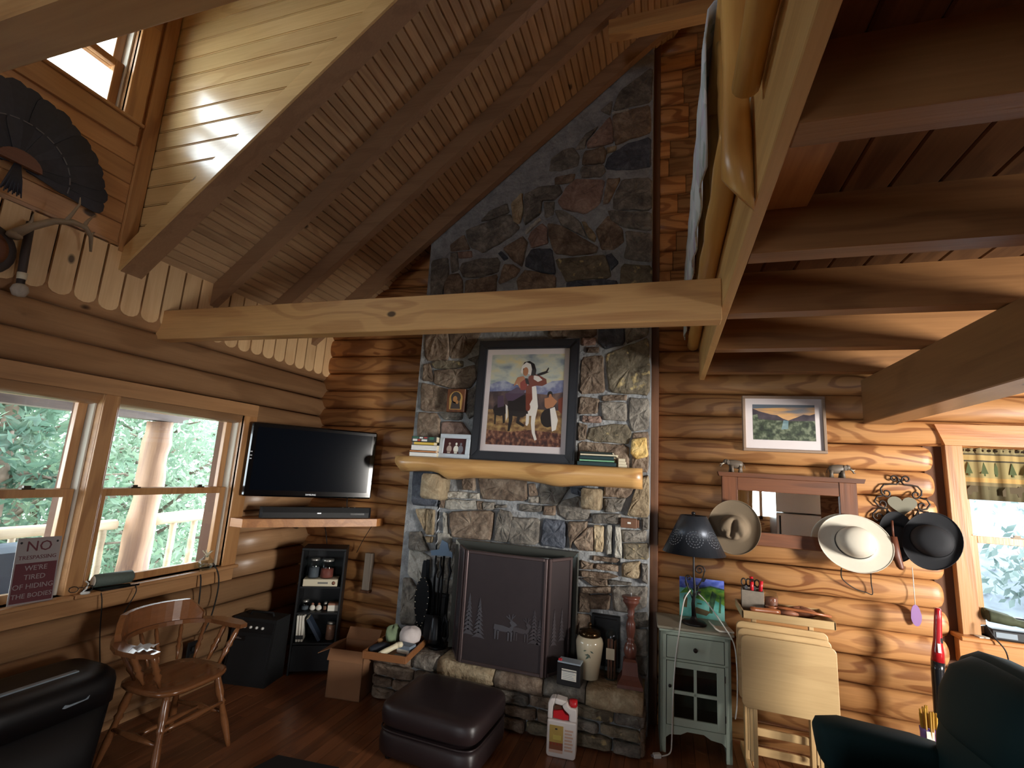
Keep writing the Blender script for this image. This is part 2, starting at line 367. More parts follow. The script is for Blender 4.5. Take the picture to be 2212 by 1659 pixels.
# ---- gable wall with its logs
WX0, WX1, WZ0, WZ1 = 1.86, 2.98, 0.87, 2.045        # right-hand window opening
gm = MB()
for a in ((XL-0.3, WX0, 0, WZ1), (WX1, XR+0.1, 0, WZ1), (WX0, WX1, 0, WZ0), (XL-0.3, XR+0.1, WZ1, 3.0)): gm.box(a[0], a[1], YG+0.08, YG+0.2, a[2], a[3])
GW = (1.5, 3.2, 3.0, 4.5)      # loft window, hidden above the loft floor
for p in ([(XL-0.3, 3.0), (RIDGE, 3.0), (RIDGE, 6.8), (XL-0.3, 3.1)], [(RIDGE, 3), (GW[0], 3), (GW[0], 6.5), (RIDGE, 6.8)], [(GW[0], 2.99), (GW[1], 2.99), (GW[1], GW[2]), (GW[0], GW[2])], [(GW[0], GW[3]), (GW[1], GW[3]), (GW[1], 5.15), (GW[0], 6.5)], [(GW[1], 3), (XR+0.1, 3), (XR+0.1, 3.9), (GW[1], 5.15)]): gm.prism(p, xz(), YG+0.08, YG+0.2)
wall_gable = st(gm.build('wall_gable', 'backing'), 'gable wall of stacked half-round pine logs around the stone fireplace', 'wall')
FACE = 4.035; z0 = 2.036 - 12*0.174
for k in range(39):
    zz = z0 + 0.174*(k+0.5)
    xa = max(XL-0.08, XL + (zz-0.09-2.94)/SL + 0.0)
    xr_end = min(XR, RIDGE*2 - xa) if zz > 3.6 else XR
    if xa < -2.0: log_along_x(wall_gable, xa, -1.98, zz, FACE)
    xs = max(-0.3, xa)
    if 0.70 < zz < 2.10:
        log_along_x(wall_gable, xs, 1.70 + R.uniform(-0.012, 0.012), zz, FACE, r1=True)
        log_along_x(wall_gable, 3.14, XR, zz, FACE, r0=True)
    elif xr_end > xs:
        if GW[2]-0.09 < zz < GW[3]+0.09:
            c = R.uniform(0.0, 0.25)
            log_along_x(wall_gable, xs, c-0.002, zz, FACE); log_along_x(wall_gable, c+0.002, GW[0], zz, FACE)
            if xr_end > GW[1]: log_along_x(wall_gable, GW[1], xr_end, zz, FACE)
        elif zz > 2.8 and R.random() < 0.7:
            c = R.uniform(0.0, 0.25)
            log_along_x(wall_gable, xs, c-0.002, zz, FACE); log_along_x(wall_gable, c+0.002, xr_end, zz, FACE)
        else: log_along_x(wall_gable, xs, xr_end, zz, FACE)

# ---- left wall: two windows, logs below / beside / above, scalloped knee boards
LW = ((2.12, 3.06), (1.08, 2.02)); LZ0, LZ1 = 0.86, 2.012
lm = MB()
lm.box(XL-0.24, XL-0.1, YB, YG+0.2, 0, LZ0).box(XL-0.24, XL-0.1, YB, YG+0.2, LZ1, 3.0)
for a, b in ((YB, 1.08), (2.02, 2.12), (3.06, YG+0.2)): lm.box(XL-0.24, XL-0.1, a, b, LZ0, LZ1)
wall_left = st(lm.build('wall_left', 'backing'), 'log wall with two double-hung windows and scalloped boards above', 'wall')
LF = XL - 0.045
zz = 2.123 + 0.174*2.5
while zz > -0.1:
    if zz + 0.087 < LZ0 + 0.02 or zz - 0.087 > LZ1 - 0.1: log_along_y(wall_left, YB, YG+0.05, zz, LF)
    else:
        log_along_y(wall_left, 3.15, YG+0.05, zz, LF); log_along_y(wall_left, YB, 1.0, zz, LF)
    zz -= 0.174
KW = 0.1265
def scallop(w, z0, z1, t):
    mb = MB(); w -= 0.009; p = [(0.002, z1), (0.002, z0+0.05)]
    for i in range(7):
        a = math.pi + math.pi*i/6; p.append((w/2 + (w/2-0.002)*math.cos(a), z0 + 0.05 + 0.045*math.sin(a)))
    p += [(w-0.002, z1)]
    return mb.prism(p, yz(), 0, t)
k = 0; me = {}
for y in [1.629 + KW*i for i in range(-13, 19)]:
    top = 2.93 if y < 2.0 else 2.96
    if top not in me: me[top] = None
    zb = 2.515 + R.uniform(-0.006, 0.006)
    if me[top] is None:
        o = scallop(KW, 2.515, top, 0.02).build('scalloped_board', 'knee_pine', wall_left); o.location = (XL-0.008, y, 0); me[top] = o.data
    else: inst('scalloped_board', me[top], wall_left, (XL-0.008, y, R.uniform(-0.004, 0.004)))

# ---- walls out of view
wm = MB()
for a in ((YB, 0.4, 0, 2.6), (1.4, YG+0.1, 0, 2.6), (0.4, 1.4, 0, 0.85), (0.4, 1.4, 2.0, 2.6), (YB, YG+0.1, 2.6, 4.6)):
    wm.box(XR, XR+0.12, a[0], a[1], a[2], a[3])
wall_right = st(wm.build('wall_right', 'log_y'), 'right-hand wall with a wide window, beyond the frame', 'wall')
bm_ = MB()
for a in ((XL-0.3, -1.9, 0, 3), (-1.9, -0.9, 0, 0.9), (-1.9, -0.9, 2.5, 3), (-0.9, 1.45, 0, 3), (2.45, XR+0.1, 0, 3), (1.45, 2.45, 0, 1.0), (1.45, 2.45, 2.0, 3)): bm_.box(a[0], a[1], YB-0.12, YB, a[2], a[3])
bm_.prism([(XL-0.3, 3.0), (XR+0.1, 3.0), (XR+0.1, 3.9), (RIDGE, 6.8), (XL-0.3, 3.1)], xz(), YB-0.12, YB)
wall_back = st(bm_.build('wall_back', 'log_x'), 'log wall with two windows behind the camera', 'wall')

# ---- roof: sheathing panels, tongue-and-groove boards, rafters
def slab(mb, x0, x1, y0, y1, t=0.1, up=0.022):
    f = lambda u, v, d: (u, d, v)
    mb.prism([(x0, zc(x0)+up), (x1, zc(x1)+up), (x1, zc(x1)+up+t), (x0, zc(x0)+up+t)], f, y0, y1)
rm = MB(); DC = 4.85; xd = XL + (DC-2.94)/SL
slab(rm, XL-0.3, RIDGE, YB-0.1, 0.5); slab(rm, xd-0.05, RIDGE, 0.5, 2.05); slab(rm, XL-0.3, RIDGE, 2.05, YG+0.2); slab(rm, RIDGE, XR+0.2, YB-0.1, YG+0.2)
ceiling = st(rm.build('ceiling', 'ceiling_pine'), 'sloping tongue-and-groove pine ceiling between dark rafters', 'ceiling')
# boards run along Y; each a V-jointed strip lying in the slope
bw = 0.065; dirv = Vector((1, 0, SL)).normalized(); nrm = Vector((-dirv.z, 0, dirv.x))
def strip(y0, y1):
    pr = [(0.0006, 0.02), (0.0006, 0.012), (0.007, 0.0), (bw-0.007, 0.0), (bw-0.0006, 0.012), (bw-0.0006, 0.02)]
    return MB().rings([[tuple(dirv*a + nrm*c + Vector((0, y, 0))) for a, c in pr] for y in (y0, y1)], smooth=False)
sme = None; nb = int((RIDGE-XL)/dirv.x/bw)
for i in range(-1, nb+1):
    p = Vector((XL, 0, 2.94)) + dirv*(bw*i)
    if sme is None: o = strip(2.03, YG+0.07).build('ceiling_board', 'ceiling_pine', ceiling); sme = o.data; o.location = p
    else: inst('ceiling_board', sme, ceiling, p)
def rafter(y0, y1, x0=XL-0.06, x1=RIDGE, name='rafter'):
    f = lambda u, v, d: (u, d, v)
    return MB().prism([(x0, zr(x0)), (x1, zr(x1)), (x1, zc(x1)+0.005), (x0, zc(x0)+0.005)], f, y0, y1).build(name, 'rafter')
RF = ((1.97, 2.10, 'doubled pine rafter along the dormer opening'), (2.60, 2.665, 'slim pine rafter next to the dormer rafter'), (3.135, 3.20, 'slim pine rafter that meets the short collar tie'), (3.70, 3.765, 'pine rafter running down along the top of the stone chimney'))
for a, b, lab in RF:
    o = st(rafter(a, b), lab, 'rafter')
    if a < 2: MB().prism([(XL-0.02, zr(XL-0.02)+0.004), (xd, zr(xd)+0.004), (xd, zr(xd)+0.15), (XL-0.02, zr(XL-0.02)+0.15)], xz(), 1.955, 1.97).build('painted_sheen_board', 'dormer_pine', o)  # added pale board: paints in the dormer light's sheen on the rafter face
st(MB().box(-0.43, 2.8, 3.125, 3.21, 4.955, 5.08).build('collar_tie', 'beam_x'), 'short level collar tie of pale pine under the ridge', 'beam')
for a in (-0.3, 0.3): 
    st(rafter(a-0.03, a+0.03), 'pine rafter overhead near the camera', 'rafter')

# ---- dormer
dm = MB()
dm.box(XL-0.16, XL-0.02, 0.45, 2.1, 2.93, 3.76).box(XL-0.16, XL-0.02, 0.45, 2.1, 4.45, DC+0.05).box(XL-0.16, XL-0.02, 0.45, 0.70, 3.76, 4.45).box(XL-0.16, XL-0.02, 1.82, 2.1, 3.76, 4.45)
wall_dormer = st(dm.build('wall_dormer', 'backing'), 'horizontal pine board wall below the dormer window', 'wall')
z = 2.945; k = 0
while z < 3.62:
    z1 = min(z+0.1345, 3.62); box('wall_board', 'dormer_pine_y', wall_dormer, XL-0.022, XL, 0.5, 1.93, z+0.0015, z1-0.0015, 0.004); z = z1
for a, b in ((0.5, 0.62), (1.90, 1.935)): box('wall_board', 'dormer_pine_y', wall_dormer, XL-0.022, XL-0.004, a, b, 3.6, DC)
box('wall_board', 'dormer_pine_y', wall_dormer, XL-0.022, XL-0.004, 0.62, 1.90, 4.56, DC)
box('corner_trim', 'trim_z', wall_dormer, XL-0.02, XL+0.018, 1.93, 2.018, 2.9, DC, 0.003)
box('base_trim', 'trim_y', wall_dormer, XL-0.02, XL+0.012, 0.5, 1.93, 2.918, 2.95, 0.003)
cm = MB(); f = xz()
cm.prism([(XL-0.1, 2.94), (xd, DC), (XL-0.1, DC)], f, 2.045, 2.09)
wall_cheek = st(cm.build('wall_cheek', 'backing'), 'triangular dormer side wall of pale varnished pine boards', 'wall')
z = 2.97
zl = 4.457 - 0.1345*12
while zl < DC:
    p = [(XL-0.02, zl+0.0025), (xd+0.3, zl+0.0025), (xd+0.3, zl+0.132), (XL-0.02, zl+0.132)]
    p = clip(p, SL, -1, SL*XL - 2.90)      # keep z >= 2.90 + SL*(x-XL)
    p = clip(p, 0, 1, DC)
    if len(p) >= 3:
        mb = MB(); q = shrink(p, 0.006)
        if len(q) == len(p) and len(q) >= 3:
            mb.prism(p, f, 2.028, 2.045)
            mb.prism(q, f, 2.022, 2.03)
        else: mb.prism(p, f, 2.024, 2.045)
        mb.build('wall_board', 'dormer_pine', wall_cheek)
    zl += 0.1345
st(MB().prism([(XL-0.1, 2.9), (xd, DC), (XL-0.1, DC)], f, 0.42, 0.5).build('wall_cheek_near', 'dormer_pine'), 'near side wall of the dormer, hidden behind the front beam', 'wall')
st(MB().box(XL-0.2, xd+0.1, 0.42, 2.09, DC, DC+0.06).build('ceiling_dormer', 'dormer_pine'), 'flat boarded ceiling of the dormer', 'ceiling')

# ---- tie beams, loft
st(MB().box(XL-0.03, 0.233, 2.28, 2.37, 2.43, 2.63, 0.004).build('tie_beam', 'beam_x'), 'long level pine tie beam crossing in front of the chimney', 'beam')
st(MB().box(XL-0.03, 0.233, 0.41, 0.495, 2.43, 2.63, 0.004).build('tie_beam', 'beam_x'), 'tie beam overhead at the top left corner, nearest the camera', 'beam')
st(MB().box(0.234, 0.272, YB, YG-0.02, 2.49, 2.84, 0.003).build('loft_rim_board', 'rim_pine'), 'pale pine rim board along the edge of the loft floor', 'beam')
loft = st(MB().box(0.27, XR, YB, YG+0.08, 2.72, 2.76).build('loft_floor', 'beam_y'), 'underside of the loft floor, boards running toward the gable', 'ceiling')
x = 0.275
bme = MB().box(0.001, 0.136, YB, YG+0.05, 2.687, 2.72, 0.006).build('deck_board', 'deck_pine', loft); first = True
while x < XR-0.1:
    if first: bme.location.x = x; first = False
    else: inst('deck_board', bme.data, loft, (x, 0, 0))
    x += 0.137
JL = ('loft joist with saw marks, second one from the top edge of the photo', 'loft joist above the girder in the middle of the loft ceiling', 'loft joist level with the end of the tie beam', 'second loft joist from the gable wall', 'loft joist closest to the gable wall')
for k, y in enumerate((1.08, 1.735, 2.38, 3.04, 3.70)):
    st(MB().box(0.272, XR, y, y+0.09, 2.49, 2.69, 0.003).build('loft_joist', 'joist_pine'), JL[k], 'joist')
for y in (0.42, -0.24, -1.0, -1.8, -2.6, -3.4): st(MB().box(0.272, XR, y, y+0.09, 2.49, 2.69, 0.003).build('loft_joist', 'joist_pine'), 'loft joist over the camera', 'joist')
st(MB().box(0.272, 0.45, 1.17, 1.735, 2.645, 2.687, 0.003).build('filler_board', 'beam_y'), 'short wide filler board between two loft joists beside the rim', 'board')
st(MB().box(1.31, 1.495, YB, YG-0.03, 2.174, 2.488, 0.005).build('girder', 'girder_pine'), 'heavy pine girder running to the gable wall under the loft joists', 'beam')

# ---- chimney trims
st(MB().box(-0.125, -0.068, 3.965, 4.06, 0, 5.6, 0.003).build('trim_1', 'dark_trim'), 'dark vertical trim board right of the chimney', 'trim')
st(MB().box(-2.19, -2.135, 3.965, 4.06, 0, 3.7, 0.003).build('trim_2', 'dark_trim'), 'dark vertical trim board left of the chimney', 'trim')

# ================================================================== FIREPLACE
def polyround(p, seg=0.045, jit=0.004, rnd=R):
    q = []
    for i in range(len(p)):      # corner cutting keeps rocks from looking like paper cut-outs
        a, b = p[i], p[(i+1) % len(p)]
        q.append((a[0]*0.91+b[0]*0.09, a[1]*0.91+b[1]*0.09)); q.append((a[0]*0.09+b[0]*0.91, a[1]*0.09+b[1]*0.91))
    o = []
    for i in range(len(q)):
        a, b = q[i], q[(i+1) % len(q)]; n = max(1, int(math.hypot(b[0]-a[0], b[1]-a[1])/seg))
        for k in range(n):
            t = k/n; o.append((a[0]+(b[0]-a[0])*t + rnd.uniform(-jit, jit), a[1]+(b[1]-a[1])*t + rnd.uniform(-jit, jit)))
    return o
def rock(poly, fn, back, front, rnd=R):
    """a stone with a rounded rim; fn(u, v, d) -> point, d grows toward the viewer"""
    o = polyround(poly, rnd=rnd); cx = sum(p[0] for p in o)/len(o); cy = sum(p[1] for p in o)/len(o)
    w = max(max(p[0] for p in o)-min(p[0] for p in o), max(p[1] for p in o)-min(p[1] for p in o))
    tx, ty = rnd.uniform(-0.06, 0.06), rnd.uniform(-0.06, 0.06); rr = []
    e = min(0.016, w*0.12)
    for k, d in ((1.0, back), (1.0, front-0.014), (1-e/w*0.9, front-0.005), (1-e/w*2.0, front)):
        rg = []
        for (u, v) in o:
            uu, vv = cx+(u-cx)*k, cy+(v-cy)*k
            dd = d + ((uu-cx)*tx+(vv-cy)*ty if d > back+1e-6 else 0) + (rnd.uniform(-0.003, 0.003) if d > back+1e-6 else 0)
            rg.append(fn(uu, vv, dd))
        rr.append(rg)
    mb = MB(); mb.rings(rr, caps=False, smooth=False)
    n = len(o); b = len(mb.v)-n
    # inner ring and centre so the face is not dead flat
    inner = [fn(cx+(u-cx)*0.5, cy+(v-cy)*0.5, front + ((u-cx)*0.5*tx+(v-cy)*0.5*ty) + rnd.uniform(-0.006, 0.009)) for u, v in o]
    ib = len(mb.v); mb.v += inner; mb.v.append(fn(cx, cy, front+rnd.uniform(0, 0.006)))
    for i in range(n):
        j = (i+1) % n
        mb.f.append((b+i, b+j, ib+j, ib+i)); mb.f.append((ib+i, ib+j, ib+n)); mb.m += [0, 0]; mb.sm += [False, False]
    return mb
SM = {'g': 'stone_grey', 'b': 'stone_brown', 's': 'stone_slate', 't': 'stone_tan', 'p': 'stone_pink', 'l': 'stone_light', 'n': 'stone_lichen'}
STONES = '''g -0.413,4.999 -0.132,5.191 -0.135,4.854 -0.460,4.831
l -0.470,4.818 -0.327,4.819 -0.320,4.796 -0.466,4.791
b -0.459,4.779 -0.314,4.802 -0.154,4.829 -0.139,4.562 -0.297,4.533 -0.427,4.491 -0.448,4.566
p -0.485,4.776 -0.464,4.714 -0.447,4.523 -0.548,4.504 -0.671,4.502 -0.679,4.547
g -0.479,4.790 -0.571,4.852 -0.469,4.936
s -0.511,4.305 -0.494,4.388 -0.346,4.484 -0.145,4.514 -0.136,4.249 -0.293,4.238 -0.492,4.274
b -0.711,4.342 -0.696,4.463 -0.529,4.486 -0.508,4.433 -0.525,4.335
t -0.509,4.476 -0.427,4.477 -0.433,4.442 -0.502,4.424
g -1.004,4.335 -0.995,4.444 -0.903,4.511 -0.797,4.530 -0.741,4.441 -0.750,4.341 -0.895,4.319
g -0.776,4.505 -0.695,4.638 -0.579,4.698 -0.680,4.569 -0.691,4.505
g -0.722,4.286 -0.711,4.328 -0.537,4.323 -0.510,4.263 -0.547,4.211 -0.714,4.228
b -0.953,4.255 -0.774,4.265 -0.784,4.195 -0.943,4.195
p -0.912,4.014 -0.841,4.148 -0.759,4.220 -0.508,4.184 -0.547,3.959 -0.672,3.884 -0.861,3.946
b -0.494,4.172 -0.382,4.167 -0.475,3.960 -0.524,3.956
g -0.373,4.176 -0.133,4.142 -0.130,3.851 -0.438,3.897 -0.445,4.006
g -0.482,3.882 -0.130,3.832 -0.129,3.670 -0.338,3.721 -0.453,3.791
g -0.333,3.682 -0.128,3.642 -0.126,3.401 -0.342,3.456 -0.322,3.548
n -0.358,3.401 -0.126,3.369 -0.124,3.111 -0.369,3.125
b -0.577,3.726 -0.472,3.852 -0.355,3.703 -0.344,3.597 -0.430,3.539 -0.527,3.547
t -0.697,3.808 -0.660,3.804 -0.575,3.667 -0.582,3.620 -0.637,3.654
g -0.937,3.945 -0.861,3.936 -0.716,3.820 -0.647,3.655 -0.721,3.701 -0.874,3.797
b -0.988,3.809 -0.873,3.786 -0.664,3.647 -0.554,3.569 -0.571,3.522 -0.751,3.509 -0.919,3.543 -0.973,3.686
n -0.907,3.483 -0.732,3.488 -0.490,3.496 -0.442,3.314 -0.476,3.288 -0.697,3.294 -0.806,3.282 -0.875,3.402
s -1.132,3.601 -0.950,3.595 -0.901,3.356 -1.005,3.373 -1.172,3.444 -1.167,3.524
p -1.141,3.764 -1.048,3.835 -0.997,3.789 -0.981,3.647 -1.123,3.610 -1.157,3.694
l -1.196,3.779 -1.069,3.884 -1.054,3.861 -1.180,3.747
b -1.391,3.624 -1.218,3.730 -1.165,3.664 -1.201,3.447 -1.273,3.492
g -1.744,3.761 -1.761,3.837 -1.596,3.894 -1.353,3.962 -1.242,3.805 -1.376,3.705 -1.574,3.609 -1.705,3.673
g -1.793,3.461 -1.766,3.521 -1.611,3.550 -1.437,3.556 -1.403,3.503 -1.417,3.413 -1.598,3.375 -1.744,3.385
s -1.429,3.586 -1.400,3.604 -1.335,3.538 -1.374,3.521
b -1.372,3.480 -1.291,3.474 -1.219,3.418 -1.264,3.352 -1.410,3.302
b -1.170,3.415 -1.014,3.364 -0.905,3.337 -0.896,3.135 -1.203,3.152 -1.243,3.331
b -1.731,3.353 -1.576,3.363 -1.426,3.388 -1.439,3.155 -1.716,3.169
b -1.880,3.415 -1.800,3.420 -1.752,3.355 -1.736,3.160 -1.915,3.160 -1.926,3.335
g -2.080,3.567 -1.917,3.586 -1.896,3.416 -1.940,3.253 -1.921,3.109 -2.046,3.115
b -1.912,3.713 -1.779,3.796 -1.741,3.729 -1.703,3.652 -1.896,3.647
p -1.819,3.630 -1.691,3.630 -1.681,3.577 -1.808,3.572
t -1.338,4.055 -1.243,4.149 -1.223,3.979 -1.245,3.857 -1.305,3.853
g -1.221,4.125 -1.085,4.192 -0.910,4.189 -0.877,4.102 -0.951,4.039 -1.049,4.051 -1.062,3.929 -1.204,3.832
g -1.038,4.040 -0.941,4.028 -0.945,3.916 -1.021,3.883
g -1.619,3.918 -1.541,4.005 -1.379,4.060 -1.353,3.973 -1.514,3.917
g -1.900,3.637 -1.829,3.631 -1.804,3.462 -1.871,3.435
s -0.805,3.272 -0.697,3.280 -0.476,3.274 -0.389,3.255 -0.386,3.117 -0.800,3.139
s -0.438,3.501 -0.384,3.422 -0.443,3.351 -0.490,3.487
b -2.090,3.062 -1.872,3.053 -1.821,2.629 -2.054,2.624
b -1.855,3.052 -1.536,3.038 -1.539,2.869 -1.567,2.799 -1.624,2.689 -1.686,2.635 -1.813,2.636
b -1.519,3.037 -1.078,3.018 -1.070,2.870 -1.516,2.885
n -1.989,2.590 -1.940,2.614 -1.684,2.611 -1.680,2.564 -1.813,2.545 -1.951,2.550
b -2.068,2.591 -1.998,2.591 -1.948,2.431 -2.061,2.439
b -1.953,2.530 -1.687,2.544 -1.574,2.578 -1.541,2.470 -1.599,2.377 -1.747,2.369 -1.937,2.407
b -2.063,2.415 -1.936,2.395 -1.796,2.361 -1.779,2.168 -2.052,2.178
b -2.075,2.154 -1.904,2.158 -1.855,2.090 -1.845,1.901 -2.055,1.885
g -1.887,2.158 -1.655,2.163 -1.650,2.110 -1.814,2.098
p -1.838,2.083 -1.648,2.080 -1.568,2.000 -1.561,1.912 -1.827,1.886
b -1.787,2.353 -1.654,2.354 -1.647,2.171 -1.771,2.168
g -1.637,2.346 -1.521,2.423 -1.517,2.166 -1.594,2.111 -1.641,2.193
g -1.652,2.626 -1.524,2.671 -1.525,2.470 -1.567,2.586
b -0.946,3.045 -0.548,3.027 -0.545,2.797 -0.934,2.799
s -0.531,3.026 -0.331,3.016 -0.330,2.731 -0.476,2.700 -0.527,2.753
g -0.319,3.016 -0.141,3.008 -0.143,2.807 -0.314,2.735
n -0.467,2.653 -0.321,2.714 -0.143,2.786 -0.131,2.331 -0.435,2.349
b -0.658,2.634 -0.491,2.649 -0.467,2.353 -0.664,2.334
p -0.663,2.787 -0.549,2.788 -0.552,2.736 -0.653,2.734
b -0.618,2.712 -0.526,2.710 -0.525,2.671 -0.613,2.672
b -0.664,2.313 -0.510,2.298 -0.519,2.186 -0.667,2.175
b -0.491,2.319 -0.306,2.329 -0.306,2.288 -0.490,2.282
g -0.497,2.269 -0.305,2.272 -0.295,2.131 -0.477,2.134
g -0.282,2.309 -0.135,2.299 -0.136,2.072 -0.255,2.052 -0.279,2.127
p -0.633,2.159 -0.490,2.158 -0.493,2.113 -0.632,2.114
n -0.603,1.980 -0.573,2.070 -0.405,2.100 -0.302,2.102 -0.262,2.040 -0.284,1.956 -0.481,1.964
b -0.664,2.101 -0.594,2.086 -0.611,1.979 -0.664,1.973
b -0.668,1.961 -0.284,1.944 -0.273,1.749 -0.396,1.742 -0.660,1.743
b -0.251,2.040 -0.136,2.052 -0.137,1.757 -0.250,1.758
s -2.059,1.673 -1.835,1.685 -1.801,1.383 -2.036,1.379
b -1.605,1.664 -1.502,1.670 -1.491,1.536 -1.594,1.529
b -1.481,1.667 -1.071,1.682 -1.050,1.481 -1.410,1.468 -1.445,1.530
b -1.796,1.501 -1.738,1.505 -1.747,1.377 -1.789,1.374
l -1.728,1.506 -1.533,1.510 -1.531,1.463 -1.728,1.458
l -1.525,1.510 -1.448,1.509 -1.448,1.465 -1.521,1.462
l -1.742,1.439 -1.467,1.450 -1.451,1.382 -1.736,1.369
b -1.464,1.445 -1.413,1.445 -1.409,1.388 -1.448,1.385
g -1.403,1.441 -1.319,1.447 -1.315,1.398 -1.399,1.387
g -1.307,1.425 -1.215,1.437 -1.214,1.415 -1.306,1.403
t -2.018,1.342 -1.900,1.356 -1.902,1.164
t -1.888,1.348 -1.834,1.342 -1.826,1.153 -1.887,1.152
l -1.751,1.331 -1.719,1.329 -1.695,1.151 -1.742,1.147
b -1.702,1.344 -1.314,1.384 -1.323,1.163 -1.406,1.157 -1.572,1.150 -1.665,1.159
g -1.274,1.370 -1.256,1.398 -1.187,1.386 -1.151,1.340 -1.173,1.162 -1.284,1.155 -1.290,1.248
g -1.108,1.449 -0.916,1.452 -0.919,1.409 -1.105,1.401
b -0.906,1.450 -0.818,1.457 -0.825,1.391 -0.908,1.389
g -1.163,1.344 -0.936,1.354 -0.941,1.166 -1.171,1.155
s -0.906,1.357 -0.726,1.349 -0.730,1.158 -0.926,1.161
b -0.712,1.350 -0.575,1.367 -0.574,1.322 -0.673,1.213 -0.690,1.162 -0.703,1.246
b -0.573,1.317 -0.523,1.331 -0.513,1.167 -0.624,1.160 -0.664,1.214
g -0.803,1.458 -0.761,1.508 -0.642,1.540 -0.559,1.450 -0.548,1.405 -0.575,1.380 -0.746,1.366 -0.791,1.403
g -0.950,1.627 -0.742,1.626 -0.717,1.595 -0.808,1.467 -0.892,1.470 -0.937,1.462 -0.962,1.560
b -1.040,1.612 -0.995,1.615 -0.965,1.531 -1.035,1.521
g -1.035,1.512 -0.954,1.517 -0.952,1.475 -1.032,1.469
s -0.708,1.633 -0.604,1.659 -0.591,1.567 -0.638,1.549 -0.701,1.568
b -0.449,1.701 -0.230,1.709 -0.230,1.651 -0.260,1.581 -0.295,1.560 -0.446,1.554
t -0.199,1.702 -0.131,1.733 -0.128,1.436 -0.275,1.432 -0.250,1.537
g -0.566,1.532 -0.468,1.521 -0.462,1.476 -0.564,1.463
g -0.455,1.540 -0.295,1.556 -0.330,1.459 -0.447,1.441
g -0.539,1.424 -0.334,1.441 -0.332,1.374 -0.528,1.357
t -0.518,1.340 -0.452,1.346 -0.452,1.169 -0.504,1.164
l -0.421,1.353 -0.391,1.356 -0.388,1.149 -0.421,1.146
l -0.361,1.354 -0.332,1.361 -0.310,1.132 -0.361,1.135
g -0.318,1.327 -0.144,1.339 -0.148,1.260 -0.307,1.245
n -0.298,1.237 -0.133,1.249 -0.132,1.147 -0.297,1.133
g -0.178,1.423 -0.134,1.427 -0.133,1.348 -0.177,1.344
b -0.521,1.125 -0.328,1.125 -0.341,1.097 -0.524,1.097
b -0.502,1.073 -0.341,1.077 -0.340,1.040 -0.501,1.042
t -0.314,1.090 -0.185,1.118 -0.184,1.006 -0.305,1.005
g -0.171,1.106 -0.135,1.110 -0.133,0.979 -0.170,0.994
b -0.609,1.078 -0.508,1.068 -0.515,1.034 -0.607,1.023
b -0.607,1.010 -0.416,1.018 -0.339,1.000 -0.415,0.978 -0.520,0.979 -0.605,0.969
b -0.605,0.962 -0.520,0.972 -0.415,0.972 -0.407,0.936 -0.518,0.922
g -0.401,0.973 -0.243,0.972 -0.250,0.952 -0.400,0.937
b -0.603,0.898 -0.386,0.925 -0.392,0.882 -0.601,0.862
g -0.379,0.926 -0.133,0.956 -0.138,0.830 -0.254,0.770 -0.362,0.774
b -0.530,0.854 -0.391,0.865 -0.396,0.776 -0.527,0.765
b -0.608,0.854 -0.537,0.856 -0.533,0.731 -0.611,0.727
g -0.260,0.759 -0.131,0.783 -0.131,0.691 -0.252,0.674
g -0.252,0.661 -0.130,0.679 -0.129,0.504 -0.236,0.493
g -0.242,0.477 -0.132,0.495 -0.130,0.369 -0.234,0.357
b -0.624,0.705 -0.526,0.712 -0.522,0.582 -0.620,0.574
g -2.045,1.153 -1.938,1.163 -1.853,1.030 -1.908,1.012 -2.031,1.024
l -2.037,1.014 -1.907,1.003 -1.833,0.971 -1.833,0.833 -1.862,0.776 -1.925,0.768 -2.022,0.811
g -2.055,0.783 -1.999,0.795 -1.904,0.705 -1.896,0.460 -2.038,0.445
t -1.884,1.131 -1.828,1.136 -1.831,1.093 -1.867,1.095
l -1.796,1.170 -1.671,1.169 -1.653,1.044 -1.785,1.055
g -1.644,1.105 -1.570,1.113 -1.554,0.842 -1.620,0.835
g -1.700,0.816 -1.573,0.831 -1.577,0.729 -1.698,0.720
g -1.791,0.976 -1.668,0.983 -1.654,0.836 -1.763,0.823
g -1.657,0.713 -1.551,0.727 -1.529,0.473 -1.633,0.458'''
FPY = 3.775
fp = empty('fireplace', (-1.1, 3.9, 0), 0, 'tall fieldstone chimney and fireplace rising to the sloping ceiling', 'fireplace')
def wparent(o, p): o.parent = p; o.matrix_parent_inverse = Matrix.Translation(-p.location); return o
cp = [(-2.105, 0), (-0.125, 0), (-0.125, zc(-0.125)), (-2.105, zc(-2.105))]
